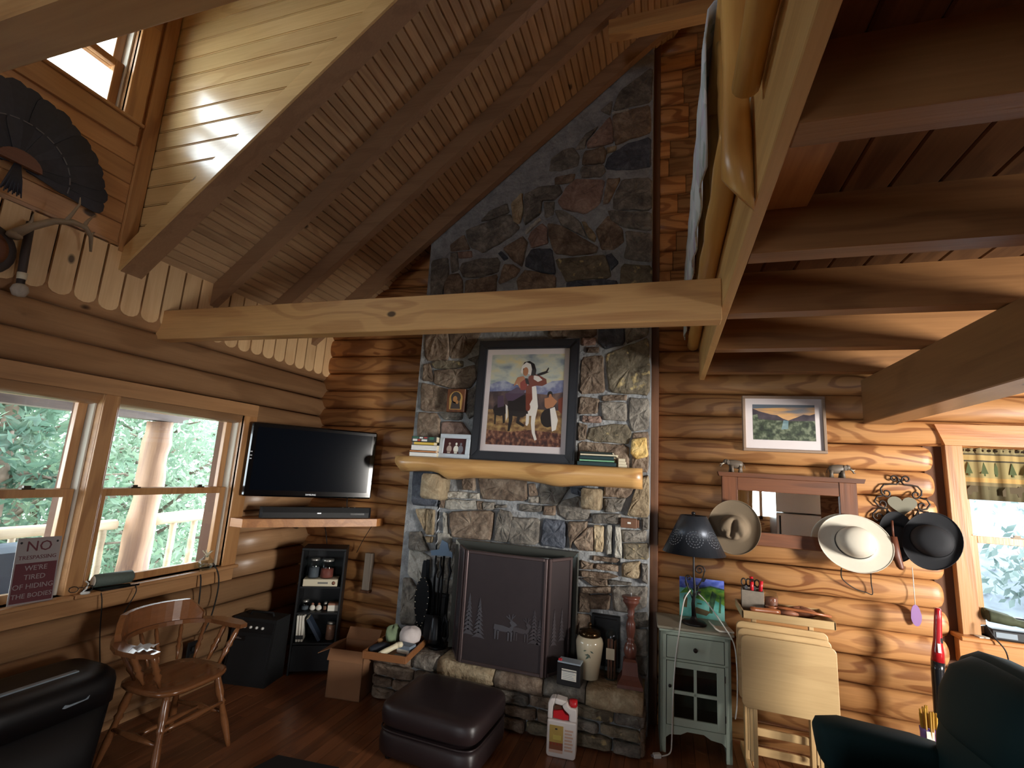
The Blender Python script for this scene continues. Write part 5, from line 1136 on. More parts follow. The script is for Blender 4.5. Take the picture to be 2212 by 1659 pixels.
for pts in ([(0.21, -0.145, 0.262), (0.225, -0.15, 0.31), (0.255, -0.14, 0.39), (0.25, -0.14, 0.43)], [(0.29, -0.15, 0.275), (0.305, -0.15, 0.32), (0.335, -0.14, 0.37)], [(0.335, -0.14, 0.245), (0.352, -0.14, 0.275)], [(0.09, -0.08, 0.16), (0.095, -0.1, 0.21), (0.09, -0.11, 0.245)]): MB().tube(pts, [0.012-0.0095*i/(len(pts)-1) for i in range(len(pts))], 8).build('tine', 'antler', an)
MB().lathe([(0.018, 0), (0.033, 0.012), (0.03, 0.03), (0.02, 0.036)], c=(0.065, -0.05, 0.10), n=14).build('burr', 'antler', an)
cl = empty('hanging_club', (XL+0.055, 1.50, 2.50), rad(90), 'dark stick with a round grey knob hanging beside the antler plaque', 'trophy')
MB().tube([(0.0, 0, 0.0), (-0.012, 0, 0.16), (-0.02, 0, 0.34)], [0.017, 0.019, 0.018], 10).build('stick', 'leather_dark', cl); MB().lathe([(0, -0.035), (0.025, -0.028), (0.037, 0), (0.03, 0.025), (0.018, 0.035)], c=(0.003, 0, -0.03), n=16).build('knob', 'weathered', cl); MB().tube([(-0.001, 0, 0.03), (-0.003, 0, 0.065)], [0.02, 0.021], 10).build('collar', 'paper_cream', cl)

# ================================================================== ON AND AROUND THE FIREPLACE
def rbox(mb, x0, x1, y0, y1, z0, z1, r, n=5, puff=0.0, seg=8):
    """soft cushion-like box: rounded super-ellipse rings"""
    cx, cy, cz = (x0+x1)/2, (y0+y1)/2, (z0+z1)/2; hx, hy, hz = (x1-x0)/2, (y1-y0)/2, (z1-z0)/2; rr = []; m = seg*4
    for i in range(2*n+1):
        a = -math.pi/2 + math.pi*i/(2*n); zz = math.copysign(abs(math.sin(a))**0.5, math.sin(a)) if i not in (0, 2*n) else math.copysign(1, a)
        k = max(0.02, abs(math.cos(a))**(r)); ring = []
        for j in range(m):
            b = 2*math.pi*j/m; c, s_ = math.cos(b), math.sin(b); e = 0.32
            ring.append((cx + hx*k*math.copysign(abs(c)**e, c), cy + hy*k*math.copysign(abs(s_)**e, s_), cz + hz*zz))
        rr.append(ring)
    return mb.rings(rr)
# ---- fire screen and the metal surround on the stone
plain('surround_metal', (112, 114, 108), 0.4, 0.6); plain('screen_bronze', (66, 58, 60), 0.42, 0.55, noise=0.12, nscale=14); plain('screen_frame', (92, 78, 78), 0.38, 0.6); plain('relief_silver', (100, 98, 104), 0.42, 0.6); plain('relief_dark', (84, 78, 82), 0.5, 0.5)
su = empty('fireplace_surround', (-1.1, 3.72, 0.365), 0, 'grey metal frame on the stones around the fire screen', 'frame')
def sur(pts): return wparent(MB().add(pts, [(0, 1, 2, 3), (4, 7, 6, 5), (0, 4, 5, 1), (1, 5, 6, 2), (2, 6, 7, 3), (3, 7, 4, 0)]).build('frame_bar', 'surround_metal'), su)
OX0, OX1, OZ = -1.575, -0.615, 1.152; IX0, IX1, IZ = -1.52, -0.67, 1.085; yo, yi = 3.655, 3.69
sur([(OX0, yo, OZ), (OX1, yo, OZ), (IX1, yi, IZ), (IX0, yi, IZ), (OX0, yi+.02, OZ), (OX1, yi+.02, OZ), (IX1, yi+.03, IZ), (IX0, yi+.03, IZ)])
for a, b in ((OX0, IX0), (OX1, IX1)): sur([(a, yo, OZ), (b, yi, IZ), (b, yi, .37), (a, yo, .37), (a, yi+.02, OZ), (b, yi+.03, IZ), (b, yi+.03, .37), (a, yi+.02, .37)])
fs = empty('fire_screen', (-1.09, 3.45, HZ), 0, 'dark bronze three-panel fire screen embossed with pines and an elk', 'fire screen')
def spanel(p0, p1, h, relief):
    p0, p1 = Vector(p0), Vector(p1); u = (p1-p0).normalized(); w = (p1-p0).length; n_ = Vector((u.y, -u.x, 0)); M = Matrix(((u.x, -n_.x, 0, p0.x), (u.y, -n_.y, 0, p0.y), (0, 0, 1, 0), (0, 0, 0, 1)))
    a = MB().box(0.02, w-0.02, -0.002, 0.004, 0.02, h-0.02, 0, M).build('panel', 'screen_bronze', fs)
    for q in ((0, 0.022, -.012, .012, 0, h), (w-.022, w, -.012, .012, 0, h), (.022, w-.022, -.012, .012, h-.022, h), (.022, w-.022, -.012, .012, 0, .022)): MB().box(*q, 0.004, M).build('rail', 'screen_frame', a)
    for nm_, polys, mt_ in relief(w):
        mb = MB()
        for p in polys: mb.prism(p, lambda x_, z_, d, M=M: tuple(M @ Vector((x_, d, z_))), -0.002, -0.006)
        mb.build(nm_, mt_, a)
    return a
def pine(cx, z0, h, w):
    q = random.Random(int(cx*1000)); out = []
    for k in range(9):
        t = k/9; z = z0 + h*t; ww = w*(1-t)*0.5+0.004
        out.append([(cx, z+h*0.2), (cx-ww, z+q.uniform(0, .01)), (cx-ww*.4, z+h*.05), (cx+ww*.4, z+h*.045), (cx+ww, z+q.uniform(0, .01))])
    return out
elk = [[(0.245, 0.255), (0.25, 0.285), (0.31, 0.283), (0.36, 0.275), (0.375, 0.29), (0.36, 0.31), (0.375, 0.325), (0.40, 0.312), (0.415, 0.30), (0.405, 0.292), (0.39, 0.285), (0.385, 0.262), (0.37, 0.245), (0.27, 0.245)]] + [[(x_, 0.19), (x_+0.008, 0.19), (x_+0.012, 0.25), (x_-0.002, 0.25)] for x_ in (0.255, 0.275, 0.35, 0.372)] + [[(0.37, 0.32), (0.355, 0.36), (0.35, 0.358), (0.365, 0.318)], [(0.375, 0.322), (0.385, 0.365), (0.38, 0.366), (0.37, 0.32)], [(0.36, 0.335), (0.335, 0.35), (0.335, 0.344), (0.36, 0.328)], [(0.38, 0.335), (0.402, 0.36), (0.398, 0.362), (0.377, 0.34)]]
hill = lambda w: [(0.03, 0.14)] + [(0.03+(w-0.06)*i/14, 0.19+0.014*math.sin(i*1.1)) for i in range(15)] + [(w-0.03, 0.14)]
def rel_front(w): return [('embossed_pine', pine(0.055, 0.18, 0.26, 0.085), 'relief_silver'), ('embossed_pine', pine(0.135, 0.17, 0.25, 0.085), 'relief_silver'), ('embossed_elk', elk, 'relief_silver'), ('embossed_elk', [[(x_*0.8+0.19, z_*0.9+0.03) for x_, z_ in p] for p in elk], 'relief_dark'), ('embossed_pine', pine(w-0.075, 0.19, 0.21, 0.08), 'relief_dark'), ('embossed_pine', pine(w-0.035, 0.19, 0.16, 0.06), 'relief_dark')]
def rel_side(w): return [('embossed_pine', pine(w*0.3, 0.18, 0.22, 0.06), 'relief_dark'), ('embossed_pine', pine(w*0.62, 0.2, 0.2, 0.06), 'relief_dark')]
spanel((-0.305, -0.005, 0), (0.305, -0.005, 0), 0.755, rel_front); spanel((0.312, 0.0, 0), (0.435, 0.195, 0), 0.755, rel_side); spanel((-0.435, 0.195, 0), (-0.312, 0.0, 0), 0.755, rel_side)

# ---- tool set and bellows
plain('iron_dark', (24, 26, 30), 0.38, 0.6); plain('iron_blue', (118, 140, 164), 0.32, 0.8); plain('brass_stud', (214, 208, 190), 0.25, 0.9); plain('leather_black', (20, 20, 24), 0.5)
ts = empty('fireplace_tools', (-1.652, 3.625, HZ), 0, 'black iron fireplace tool stand with shovel, brush and tongs left of the screen', 'tool set')
MB().lathe([(0.068, 0), (0.07, 0.012), (0.06, 0.02), (0.02, 0.03), (0.012, 0.045)], n=20).build('base', 'iron_dark', ts); MB().cyl((0, 0, 0.03), (0, 0, 0.72), 0.009, n=10).build('pole', 'iron_dark', ts)
MB().prism([(-0.10, 0.655), (-0.11, 0.69), (-0.04, 0.705), (-0.02, 0.78), (0.03, 0.76), (0.05, 0.70), (0.075, 0.695), (0.078, 0.65), (0.05, 0.665)], xz(), -0.02, -0.012).build('top_bracket', 'iron_blue', ts)
def tool(x_, y_, head):
    t_ = MB().tube([(x_, y_, 0.66), (x_-0.004, y_, 0.60), (x_+0.012, y_, 0.56), (x_, y_, 0.5), (x_, y_, 0.24)], [0.006, 0.009, 0.012, 0.006, 0.006], 8).build('tool_handle', 'iron_dark', ts)
    head(x_, y_).build('tool_head', 'iron_dark', t_)
tool(-0.052, -0.035, lambda x_, y_: MB().prism([(x_-0.045, 0.23), (x_+0.045, 0.23), (x_+0.05, 0.08), (x_+0.03, 0.05), (x_-0.03, 0.05), (x_-0.05, 0.08)], xz(), y_-0.008, y_+0.004))
tool(0.0, -0.05, lambda x_, y_: MB().lathe([(0.012, 0.24), (0.035, 0.22), (0.045, 0.08), (0.048, 0.05)], c=(x_, y_, 0), n=14))
tool(0.065, -0.03, lambda x_, y_: MB().tube([(x_, y_, 0.25), (x_+0.02, y_, 0.18), (x_+0.03, y_, 0.1), (x_+0.01, y_, 0.05)], [0.007, 0.007, 0.007, 0.01], 8).tube([(x_, y_, 0.25), (x_-0.02, y_, 0.18), (x_-0.03, y_, 0.1), (x_-0.01, y_, 0.05)], [0.007, 0.007, 0.007, 0.01], 8))
pk = empty('fire_poker', (-1.745, 3.70, HZ), 0, 'long twisted black poker leaning up to the mantel corbel', 'poker')
P = [(0.0, 0.0, 0.0), (0.0, 0.0, 0.2), (-0.005, 0, 0.5), (-0.02, 0.0, 0.8), (-0.025, 0.0, 1.03)]
MB().tube(P, [0.007]*5, 8).build('shaft', 'iron_dark', pk)
tw = MB(); a_ = [Vector(P[2]).lerp(Vector(P[4]), t/30) + Vector((0.008*math.cos(t*1.3), 0.008*math.sin(t*1.3), 0)) for t in range(31)]; tw.tube(a_, 0.004, 6).build('twist', 'silver', pk); MB().lathe([(0.0, 0), (0.014, 0.01), (0.012, 0.03), (0, 0.036)], c=P[4], n=12).build('knob', 'iron_dark', pk)
bl = empty('bellows', (-1.828, 3.685, HZ+0.001), 0, 'black leather bellows with bright studs standing by the tool set', 'bellows')
out = [(0.012, 0.10), (0.03, 0.14), (0.058, 0.24), (0.064, 0.33), (0.05, 0.42), (0.022, 0.47), (0.018, 0.56), (0.012, 0.60)]; op = out + [(-x_, z) for x_, z in out[::-1]]
for nm_, y0, y1 in (('front_board', -0.03, -0.02), ('back_board', 0.02, 0.03)): MB().prism(op, xz(), y0, y1).build(nm_, 'iron_dark', bl)
o2 = [(0.01, 0.11), (0.028, 0.15), (0.05, 0.24), (0.055, 0.33), (0.042, 0.41), (0.018, 0.455)]; MB().prism(o2 + [(-x_, z) for x_, z in o2[::-1]], xz(), -0.02, 0.02).build('leather', 'leather_black', bl)
MB().tube([(0, 0, 0.12), (0, 0, 0.06), (0, 0, 0.0)], [0.016, 0.012, 0.007], 10).build('nozzle', 'silver', bl)
sme_ = None
for s_ in (-1, 1):
    for k in range(11):
        t = k/10*(len(out)-3); i = int(t); f_ = t-i; x_ = out[i][0]*(1-f_)+out[i+1][0]*f_; z = out[i][1]*(1-f_)+out[i+1][1]*f_
        if sme_ is None: o = MB().lathe([(0.0055, 0), (0.004, 0.003), (0, 0.004)], n=8, M=Matrix.Rotation(math.pi/2, 4, 'X')).build('stud', 'brass_stud', bl); sme_ = o.data
        else: o = inst('stud', sme_, bl)
        o.location = (s_*(x_-0.007), -0.03, z)

# ---- tray of odds and ends
tr_ = empty('wooden_tray', (-1.88, 3.43, HZ+0.001), rad(7), 'shallow wooden tray overhanging the left end of the hearth', 'tray')
wood('tray_wood', (150, 98, 58), (110, 66, 36), 'X', 1.5, 9, 10, 0.4, knot=0, rough=0.45)
tw_, tl = 0.15, 0.21
MB().box(-tw_, tw_, -tl, tl, 0, 0.008).build('bottom', 'tray_wood', tr_)
for a in ((-tw_, tw_, -tl-0.012, -tl), (-tw_, tw_, tl, tl+0.012), (-tw_-0.012, -tw_, -tl-0.012, tl+0.012), (tw_, tw_+0.012, -tl-0.012, tl+0.012)): MB().box(*a, 0, 0.048, 0.002).build('side', 'tray_wood', tr_)
Mt = Matrix.Translation((-1.88, 3.43, HZ+0.009)) @ Matrix.Rotation(rad(7), 4, 'Z')
def tloc(x_, y_, z_=0.0): v = Mt @ Vector((x_, y_, z_)); return (v.x, v.y, v.z)
def lump(name, label, cat, loc, dims, mat, seed, rot=0, amp=0.18, n=10):
    q = random.Random(seed); mb = MB(); rr = []; ph = [q.uniform(0, 6) for _ in range(4)]
    for i in range(n+1):
        a = math.pi*i/n; z = (1-math.cos(a))/2; k = max(0.02, math.sin(a)**0.6); ring = []
        for j in range(20):
            b = 2*math.pi*j/20; w = 1 + amp*math.sin(2*b+ph[0]+i*.5) + amp*.6*math.sin(5*b+ph[1]+i)
            ring.append((dims[0]*k*w*math.cos(b), dims[1]*k*w*math.sin(b), dims[2]*z*(1+amp*0.5*math.sin(3*b+ph[2]))))
        rr.append(ring)
    o = mb.rings(rr).build(name, mat); o.location = loc; o.rotation_euler = (0, 0, rot); tag(o, label, cat); return o
plain('towel', (206, 196, 194), 0.9, noise=0.15, nscale=25, bump=0.3); plain('camo_green', (112, 128, 100), 0.9, noise=0.5, nscale=18); plain('bone', (226, 216, 186), 0.45); plain('navy', (24, 30, 42), 0.7); plain('blue_box', (120, 134, 150), 0.6, noise=0.2); plain('amber', (168, 120, 70), 0.6)
lump('camouflage_cloth', 'bunched green camouflage cloth at the back of the tray', 'cloth', tloc(-0.085, 0.11), (0.052, 0.075, 0.12), 'camo_green', 3)
lump('towel', 'pinkish white towel folded in the back corner of the tray', 'towel', tloc(0.055, 0.11), (0.078, 0.08, 0.13), 'towel', 5, 0.1, 0.06)
e = empty('card_carton', tloc(0.085, -0.035), rad(-4), 'small blue-grey carton in the middle of the tray', 'box'); MB().box(-0.055, 0.055, -0.04, 0.04, 0, 0.055, 0.002).build('body', 'blue_box', e); MB().box(-0.05, 0.05, -0.0415, -0.039, 0.004, 0.03).build('white_face', 'paper_white', e)
lump('dark_slipper', 'dark navy slipper at the near left of the tray', 'slipper', tloc(-0.09, -0.1), (0.034, 0.08, 0.06), 'navy', 8, -0.5, 0.06)
bo = empty('chew_bone', tloc(0.0, -0.135, 0.002), rad(65), 'curved ivory chew bone in the tray', 'bone'); MB().tube([(-0.075, 0, 0.022), (-0.03, 0.008, 0.03), (0.03, 0.004, 0.045), (0.06, -0.012, 0.06)], [0.02, 0.02, 0.018, 0.02], 12).build('shaft', 'bone', bo); MB().lathe([(0, -0.022), (0.02, -0.012), (0.024, 0), (0.018, 0.015), (0, 0.02)], c=(0.07, -0.02, 0.062), n=14).build('knuckle', 'bone', bo)
e = empty('wallet', tloc(0.085, -0.15), rad(20), 'small black wallet at the near right of the tray', 'wallet'); MB().box(-0.04, 0.04, -0.03, 0.03, 0, 0.02, 0.005).build('body', 'leather_black', e); MB().box(-0.02, 0.012, -0.0315, -0.029, 0.006, 0.012).build('clasp', 'silver', e)
lump('amber_knob', 'small amber knob by the left edge of the tray', 'knob', tloc(-0.135, 0.0, 0.03), (0.02, 0.02, 0.03), 'amber', 9, 0, 0.02)

# ---- battery, crock, match jar, candlestick
e = empty('battery', (-0.603, 3.435, HZ), rad(-3), 'square black battery with a white label in front of the crock', 'battery')
MB().box(-0.078, 0.078, -0.045, 0.045, 0, 0.13, 0.004).build('case', 'satin_black', e); MB().box(-0.076, 0.076, -0.043, 0.043, 0.13, 0.14, 0.002).build('top', 'slot_grey', e); MB().box(-0.072, -0.05, -0.04, -0.02, 0.14, 0.152, 0.002).build('red_terminal', plain('terminal_red', (190, 40, 50), 0.5), e)
lb = MB().box(-0.045, 0.052, -0.047, -0.0445, 0.035, 0.10).build('label_sheet', 'paper_white', e)
for k in range(5): MB().box(-0.04, 0.045-0.01*(k % 3), -0.0475, -0.0465, 0.042+0.01*k, 0.045+0.01*k).build('print_line', 'slot_grey', lb)
MB().box(-0.045, 0.052, -0.0475, -0.0465, 0.088, 0.093).build('print_band', 'ink', lb)
plain('crock_glaze', (226, 214, 184), 0.18, coat=0.6); plain('bronze_lid', (72, 54, 34), 0.22, 0.85); plain('leaf_print', (92, 110, 96), 0.5)
e = empty('stoneware_crock', (-0.505, 3.60, HZ), 0, 'cream stoneware crock with a bronze lid on the hearth', 'crock')
cr = MB().lathe([(0.062, 0), (0.068, 0.004), (0.082, 0.12), (0.092, 0.20), (0.093, 0.225), (0.084, 0.25), (0.07, 0.262), (0.066, 0.27), (0.0, 0.27)], n=30).build('pot', 'crock_glaze', e)
MB().lathe([(0.072, 0.262), (0.074, 0.275), (0.07, 0.295), (0.05, 0.305), (0.012, 0.309), (0.008, 0.32), (0.013, 0.332), (0.009, 0.345), (0, 0.347)], n=28).build('lid', 'bronze_lid', e)
for a, z, l_, w_ in ((-1.75, 0.19, 0.012, 0.3), (-1.25, 0.185, 0.014, -0.5), (-1.55, 0.15, 0.02, 0.8), (-1.45, 0.16, 0.018, -0.9), (-1.6, 0.165, 0.014, 0.1)):
    r_ = 0.0855 + (z-0.12)*0.125 - 0.002; p = Vector((r_*math.cos(a), r_*math.sin(a), z)); n_ = Vector((math.cos(a), math.sin(a), 0)); MB().prism([(-l_, 0), (0, l_*0.35), (l_, 0), (0, -l_*0.35)], xy(), 0, 0.0015).build('leaf_mark', 'leaf_print', cr, M=frameM(p, Vector((-n_.y*math.cos(w_), n_.x*math.cos(w_), math.sin(w_))), Vector((n_.y*math.sin(w_), -n_.x*math.sin(w_), math.cos(w_)))))
e = empty('match_jar', (-0.364, 3.645, HZ), 0, 'tall glass bottle of long matches with a pale label', 'jar')
MB().lathe([(0.04, 0), (0.044, 0.006), (0.043, 0.24), (0.04, 0.275), (0.03, 0.30), (0.012, 0.312), (0, 0.313)], n=20).build('glass', 'jar_glass', e); plain('match_wood', (150, 104, 84), 0.7)
for k in range(13): a = k*2.4; rr_ = 0.008+0.022*((k*0.37) % 1); MB().cyl((rr_*math.cos(a), rr_*math.sin(a), 0.004), (rr_*1.15*math.cos(a), rr_*1.15*math.sin(a), 0.245), 0.0035, n=5).build('match', 'match_wood', e)
MB().prism([(-0.028, 0.13), (0.028, 0.13), (0.028, 0.2), (-0.028, 0.2)], xz(), -0.0455, -0.044).build('label_sheet', 'paper_cream', e)
e = empty('candlestick', (-0.233, 3.60, HZ), rad(4), 'tall turned brown wooden candlestick at the right end of the hearth', 'candlestick'); wood('candle_wood', (112, 66, 54), (80, 44, 36), 'Z', 1.5, 9, 8, 0.3, knot=0, rough=0.3, coat=0.3)
MB().rings([[(x_*k, y_*k, z) for x_, y_ in ((-1, -1), (1, -1), (1, 1), (-1, 1))] for z, k in ((0, .082), (.02, .08), (.05, .062), (.07, .052), (.15, .045), (.165, .034))], smooth=False).build('base', 'candle_wood', e)
MB().lathe([(0.03, .16), (0.04, .19), (0.043, .215), (0.034, .25), (0.02, .265), (0.028, .275), (0.02, .285), (0.024, .30), (0.031, .345), (0.029, .38), (0.018, .415), (0.026, .425), (0.018, .435), (0.026, .455), (0.02, .465), (0.03, .485), (0.05, .51), (0.056, .52), (0.05, .528), (0.06, .54), (0.062, .55), (0.0, .55)], n=26).build('shaft', 'candle_wood', e); MB().lathe([(0.004, .55), (0.002, .572), (0, .575)], n=8).build('spike', 'silver', e)
e = empty('wall_thermometer', (-0.26, 3.745, 1.35), 0, 'small dark wooden box with a white tab on the stones', 'device'); MB().box(-0.063, 0.05, -0.035, 0.0, 0, 0.068, 0.004).box(0.045, 0.066, -0.028, 0, 0.006, 0.06, 0.003).build('case', 'dark_trim', e); MB().box(-0.014, 0.01, -0.037, -0.034, 0.03, 0.042).build('white_tab', 'white_plastic', e)

# ---- jug of concentrate
plain('jug_plastic', (232, 224, 220), 0.35); plain('jug_red', (206, 28, 38), 0.4); plain('label_gold', (190, 160, 84), 0.5, noise=0.15, nscale=30); plain('label_brown', (140, 84, 56), 0.5); plain('label_peach', (214, 178, 158), 0.5); plain('trigger_brown', (92, 48, 28), 0.5)
jg = empty('plastic_jug', (-0.62, 3.325, 0), rad(4), 'white plastic jug with red cap on the floor by the hearth', 'jug')
body = [(-0.09, 0.012), (-0.078, 0.0), (0.078, 0.0), (0.09, 0.012), (0.09, 0.255), (0.086, 0.28), (0.05, 0.283), (0.036, 0.292), (0.028, 0.315), (-0.045, 0.325), (-0.075, 0.318), (-0.09, 0.29)]
hole = [(-0.058, 0.215), (-0.058, 0.27), (-0.05, 0.288), (-0.005, 0.284), (0.01, 0.262), (0.04, 0.24), (0.04, 0.215)]
mb = MB(); n = len(body)
# body with a handle recess: front/back plates with the recess cut by a frame of quads
low = [(-0.09, 0.012), (-0.078, 0), (0.078, 0), (0.09, 0.012), (0.09, 0.205), (-0.09, 0.205)]; mb.prism(low, xz(), -0.045, 0.045)
for p in ([(-0.09, 0.205), (-0.06, 0.205), (-0.06, 0.275), (-0.05, 0.292), (-0.045, 0.325), (-0.075, 0.318), (-0.09, 0.29)], [(-0.05, 0.292), (-0.003, 0.286), (0.028, 0.315), (-0.045, 0.325)], [(-0.003, 0.286), (0.012, 0.264), (0.044, 0.242), (0.044, 0.205), (0.09, 0.205), (0.09, 0.255), (0.086, 0.28), (0.05, 0.283), (0.036, 0.292), (0.028, 0.315)]): mb.prism(p, xz(), -0.036, 0.036)
jb = mb.build('bottle', 'jug_plastic', jg); bv = jb.modifiers.new('soft', 'BEVEL'); bv.width = 0.008; bv.segments = 2; bv.limit_method = 'ANGLE'
MB().lathe([(0.024, 0.283), (0.025, 0.29), (0.025, 0.318), (0.0, 0.32)], c=(0.064, 0, 0), n=18).build('cap', 'jug_red', jg)
MB().prism([(-0.055, 0.212), (-0.055, 0.25), (0.0, 0.262), (0.018, 0.24), (0.04, 0.236), (0.04, 0.212), (0.01, 0.207)], xz(), -0.03, 0.02).build('sprayer', 'jug_red', jg); MB().prism([(-0.05, 0.252), (-0.05, 0.275), (-0.035, 0.284), (-0.006, 0.28), (0.0, 0.264)], xz(), -0.02, 0.015).build('trigger', 'trigger_brown', jg)
lb = MB().box(-0.072, 0.012, -0.0475, -0.045, 0.085, 0.178).build('label_sheet', 'label_gold', jg); MB().box(-0.072, 0.012, -0.0475, -0.045, 0.045, 0.085).build('label_foot', 'label_brown', lb); MB().box(-0.05, 0.0, -0.0482, -0.0472, 0.10, 0.125).build('label_block', plain('label_yellow', (206, 188, 96), 0.5), lb); MB().box(-0.072, 0.012, -0.0475, -0.045, 0.028, 0.045).build('label_foot', 'label_peach', lb)
for k in range(7): MB().box(0.022, 0.072-0.006*(k % 2), -0.0470, -0.0448, 0.045+0.018*k, 0.055+0.018*k).build('side_print', 'label_peach', lb)
for k in range(4): MB().box(-0.066+0.019*k, -0.054+0.019*k, -0.0485, -0.0473, 0.07, 0.083).build('icon_square', plain('label_red%d' % k, (156, 70, 44), 0.5), lb)
MB().box(-0.038, -0.024, -0.0485, -0.0473, 0.155, 0.163).build('bug_mark', 'ink', lb)

# ---- ottoman
plain('brown_leather', (42, 32, 34), 0.4, noise=0.25, nscale=6, bump=0.12)
ot = empty('leather_ottoman', (-1.305, 3.07, 0), rad(-3), 'dark brown leather ottoman on the floor before the hearth', 'ottoman')
rbox(MB(), -0.325, 0.325, -0.285, 0.285, 0.17, 0.32, 0.3).build('top_cushion', 'brown_leather', ot); rbox(MB(), -0.325, 0.325, -0.285, 0.285, 0.02, 0.175, 0.2).build('base', 'brown_leather', ot)
MB().tube([(0.315*math.copysign(abs(math.cos(a))**.3, math.cos(a)), 0.277*math.copysign(abs(math.sin(a))**.3, math.sin(a)), 0.172) for a in [2*math.pi*i/40 for i in range(40)]], 0.006, 6, closed=True).build('piping', 'brown_leather', ot)
for sx in (-1, 1):
    for sy in (-1, 1): MB().lathe([(0.018, 0), (0.024, 0.025)], c=(sx*0.25, sy*0.21, 0), n=10).build('foot', 'satin_black', ot)

# ---- mantel shelf things
def book(name, label, loc, w, d, h, cover, group=None, spine=None, rz=0):
    e = empty(name, loc, rz, label, 'book', group)
    MB().box(-w/2, w/2, -d/2, d/2, 0, 0.0025).box(-w/2, w/2, -d/2, d/2, h-0.0025, h).box(-w/2, w/2, -d/2, -d/2+0.003, 0, h).build('cover', cover, e); MB().box(-w/2+0.004, w/2-0.004, -d/2+0.003, d/2-0.003, 0.0025, h-0.0025).build('pages', 'paper_cream', e)
    if spine: text(spine, h*0.6, 'paper_white', e, frameM((0.02, -d/2-0.0008, h/2), (1, 0, 0), (0, 0, 1)), ext=0.0003)
    return e
for nm_, c in (('bk_white', (232, 230, 224)), ('bk_orange', (214, 140, 84)), ('bk_dark', (40, 52, 48)), ('bk_yellow', (222, 186, 70)), ('bk_green', (52, 110, 84)), ('bk_teal', (36, 60, 62)), ('bk_mint', (120, 176, 140)), ('bk_red', (176, 56, 44))): plain(nm_, c, 0.5)
zb = mz; BL = [('white book at the bottom of the left mantel stack', 0.245, 0.035, 'bk_white', 0), ('thin orange book near the bottom of the left mantel stack', 0.235, 0.014, 'bk_orange', -0.005), ('thick white book in the middle of the left mantel stack', 0.23, 0.045, 'bk_white', 0.004), ('yellow-spined book in the left mantel stack', 0.18, 0.024, 'bk_yellow', 0.0)]
for lb, w, h, c, dx in BL: book('mantel_book', lb, (-1.892+dx, 3.655, zb), w, 0.15, h, c); zb += h
e = book('picture_book', 'dark picture book with green and red patches on top of the left mantel stack', (-1.895, 3.66, zb), 0.225, 0.16, 0.046, 'bk_dark')
for x0, x1, z0_, z1_, c in ((-0.1, -0.06, .006, .024, 'bk_white'), (-0.055, -0.03, .006, .022, 'bk_red'), (-0.02, 0.03, .006, .022, 'bk_white'), (0.05, 0.09, .02, .042, 'bk_green'), (-0.1, -0.05, .03, .042, 'bk_green'), (0.0, 0.03, .03, .04, 'bk_red'), (-0.04, -0.01, .028, .04, 'bk_white')): MB().box(x0, x1, -0.0815, -0.0795, z0_, z1_).build('cover_patch', c, e)
zb = mz; RB = [('black book with white lettering at the bottom of the right mantel stack', 0.28, 0.03, 'bk_teal', 0.0, 'Birds of Missouri'), ('mint green book in the right mantel stack', 0.25, 0.016, 'bk_mint', 0.0, None), ('dark green book with gilt title in the right mantel stack', 0.245, 0.026, 'bk_teal', 0.0, 'Trees of Missouri'), ('cream book near the top of the right mantel stack', 0.26, 0.016, 'paper_cream', 0.01, None), ('thin dark green book on top of the right mantel stack', 0.235, 0.014, 'bk_dark', -0.005, None)]
for lb, w, h, c, dx, sp_ in RB: book('mantel_book', lb, (-0.49+dx, 3.66, zb), w, 0.16, h, c); zb += h
e = empty('folded_papers', (-0.312, 3.66, mz), rad(5), 'loose cream pamphlets beside the right mantel books', 'papers')
for k in range(3): MB().box(-0.03, 0.03-0.006*k, -0.06, 0.06, 0.03*k*0.7, 0.03*k*0.7+0.02, 0.001).build('pamphlet', 'paper_cream', e)
pf = empty('photo_frame', (-1.643, 3.63, mz), rad(0), 'pale blue-white frame with a photo of three people on the mantel', 'picture frame')
plain('frame_pale', (196, 206, 216), 0.5, noise=0.12, nscale=40); plain('photo_red', (66, 26, 28), 0.4); plain('photo_skin', (176, 156, 146), 0.6); plain('photo_grey', (112, 112, 122), 0.6)
Mp = frameM((0, 0, 0), (1, 0, 0), (0, 0.12, 1))
for a in ((-0.135, 0.135, 0, 0.035), (-0.135, 0.135, 0.162, 0.197), (-0.135, -0.098, 0.035, 0.162), (0.098, 0.135, 0.035, 0.162)): MB().box(a[0], a[1], a[2], a[3], -0.008, 0.012, 0.003, Mp).build('frame_bar', 'frame_pale', pf)
ph_ = MB().box(-0.1, 0.1, 0.033, 0.164, -0.006, 0.0, 0, Mp).build('photo', 'photo_red', pf)
for x_, s_, c in ((-0.048, 1.0, 'photo_skin'), (0.012, 1.0, 'paper_white'), (0.052, 1.08, 'photo_grey')):
    z_ = lambda u, v, d: tuple(Mp @ Vector((u, v, d)))
    MB().prism([(x_+0.022*s_*math.cos(a)*(1.0), 0.075+0.03*s_*math.sin(a)) for a in [i*math.pi/6 for i in range(12)]], z_, 0.0, 0.0008).prism([(x_+0.009*math.cos(a), 0.118+0.011*math.sin(a)) for a in [i*math.pi/5 for i in range(10)]], z_, 0.0, 0.001).prism([(x_-0.012, 0.04), (x_+0.012, 0.04), (x_+0.015, 0.06), (x_-0.015, 0.06)], z_, 0, 0.0008).build('figure', c, ph_)
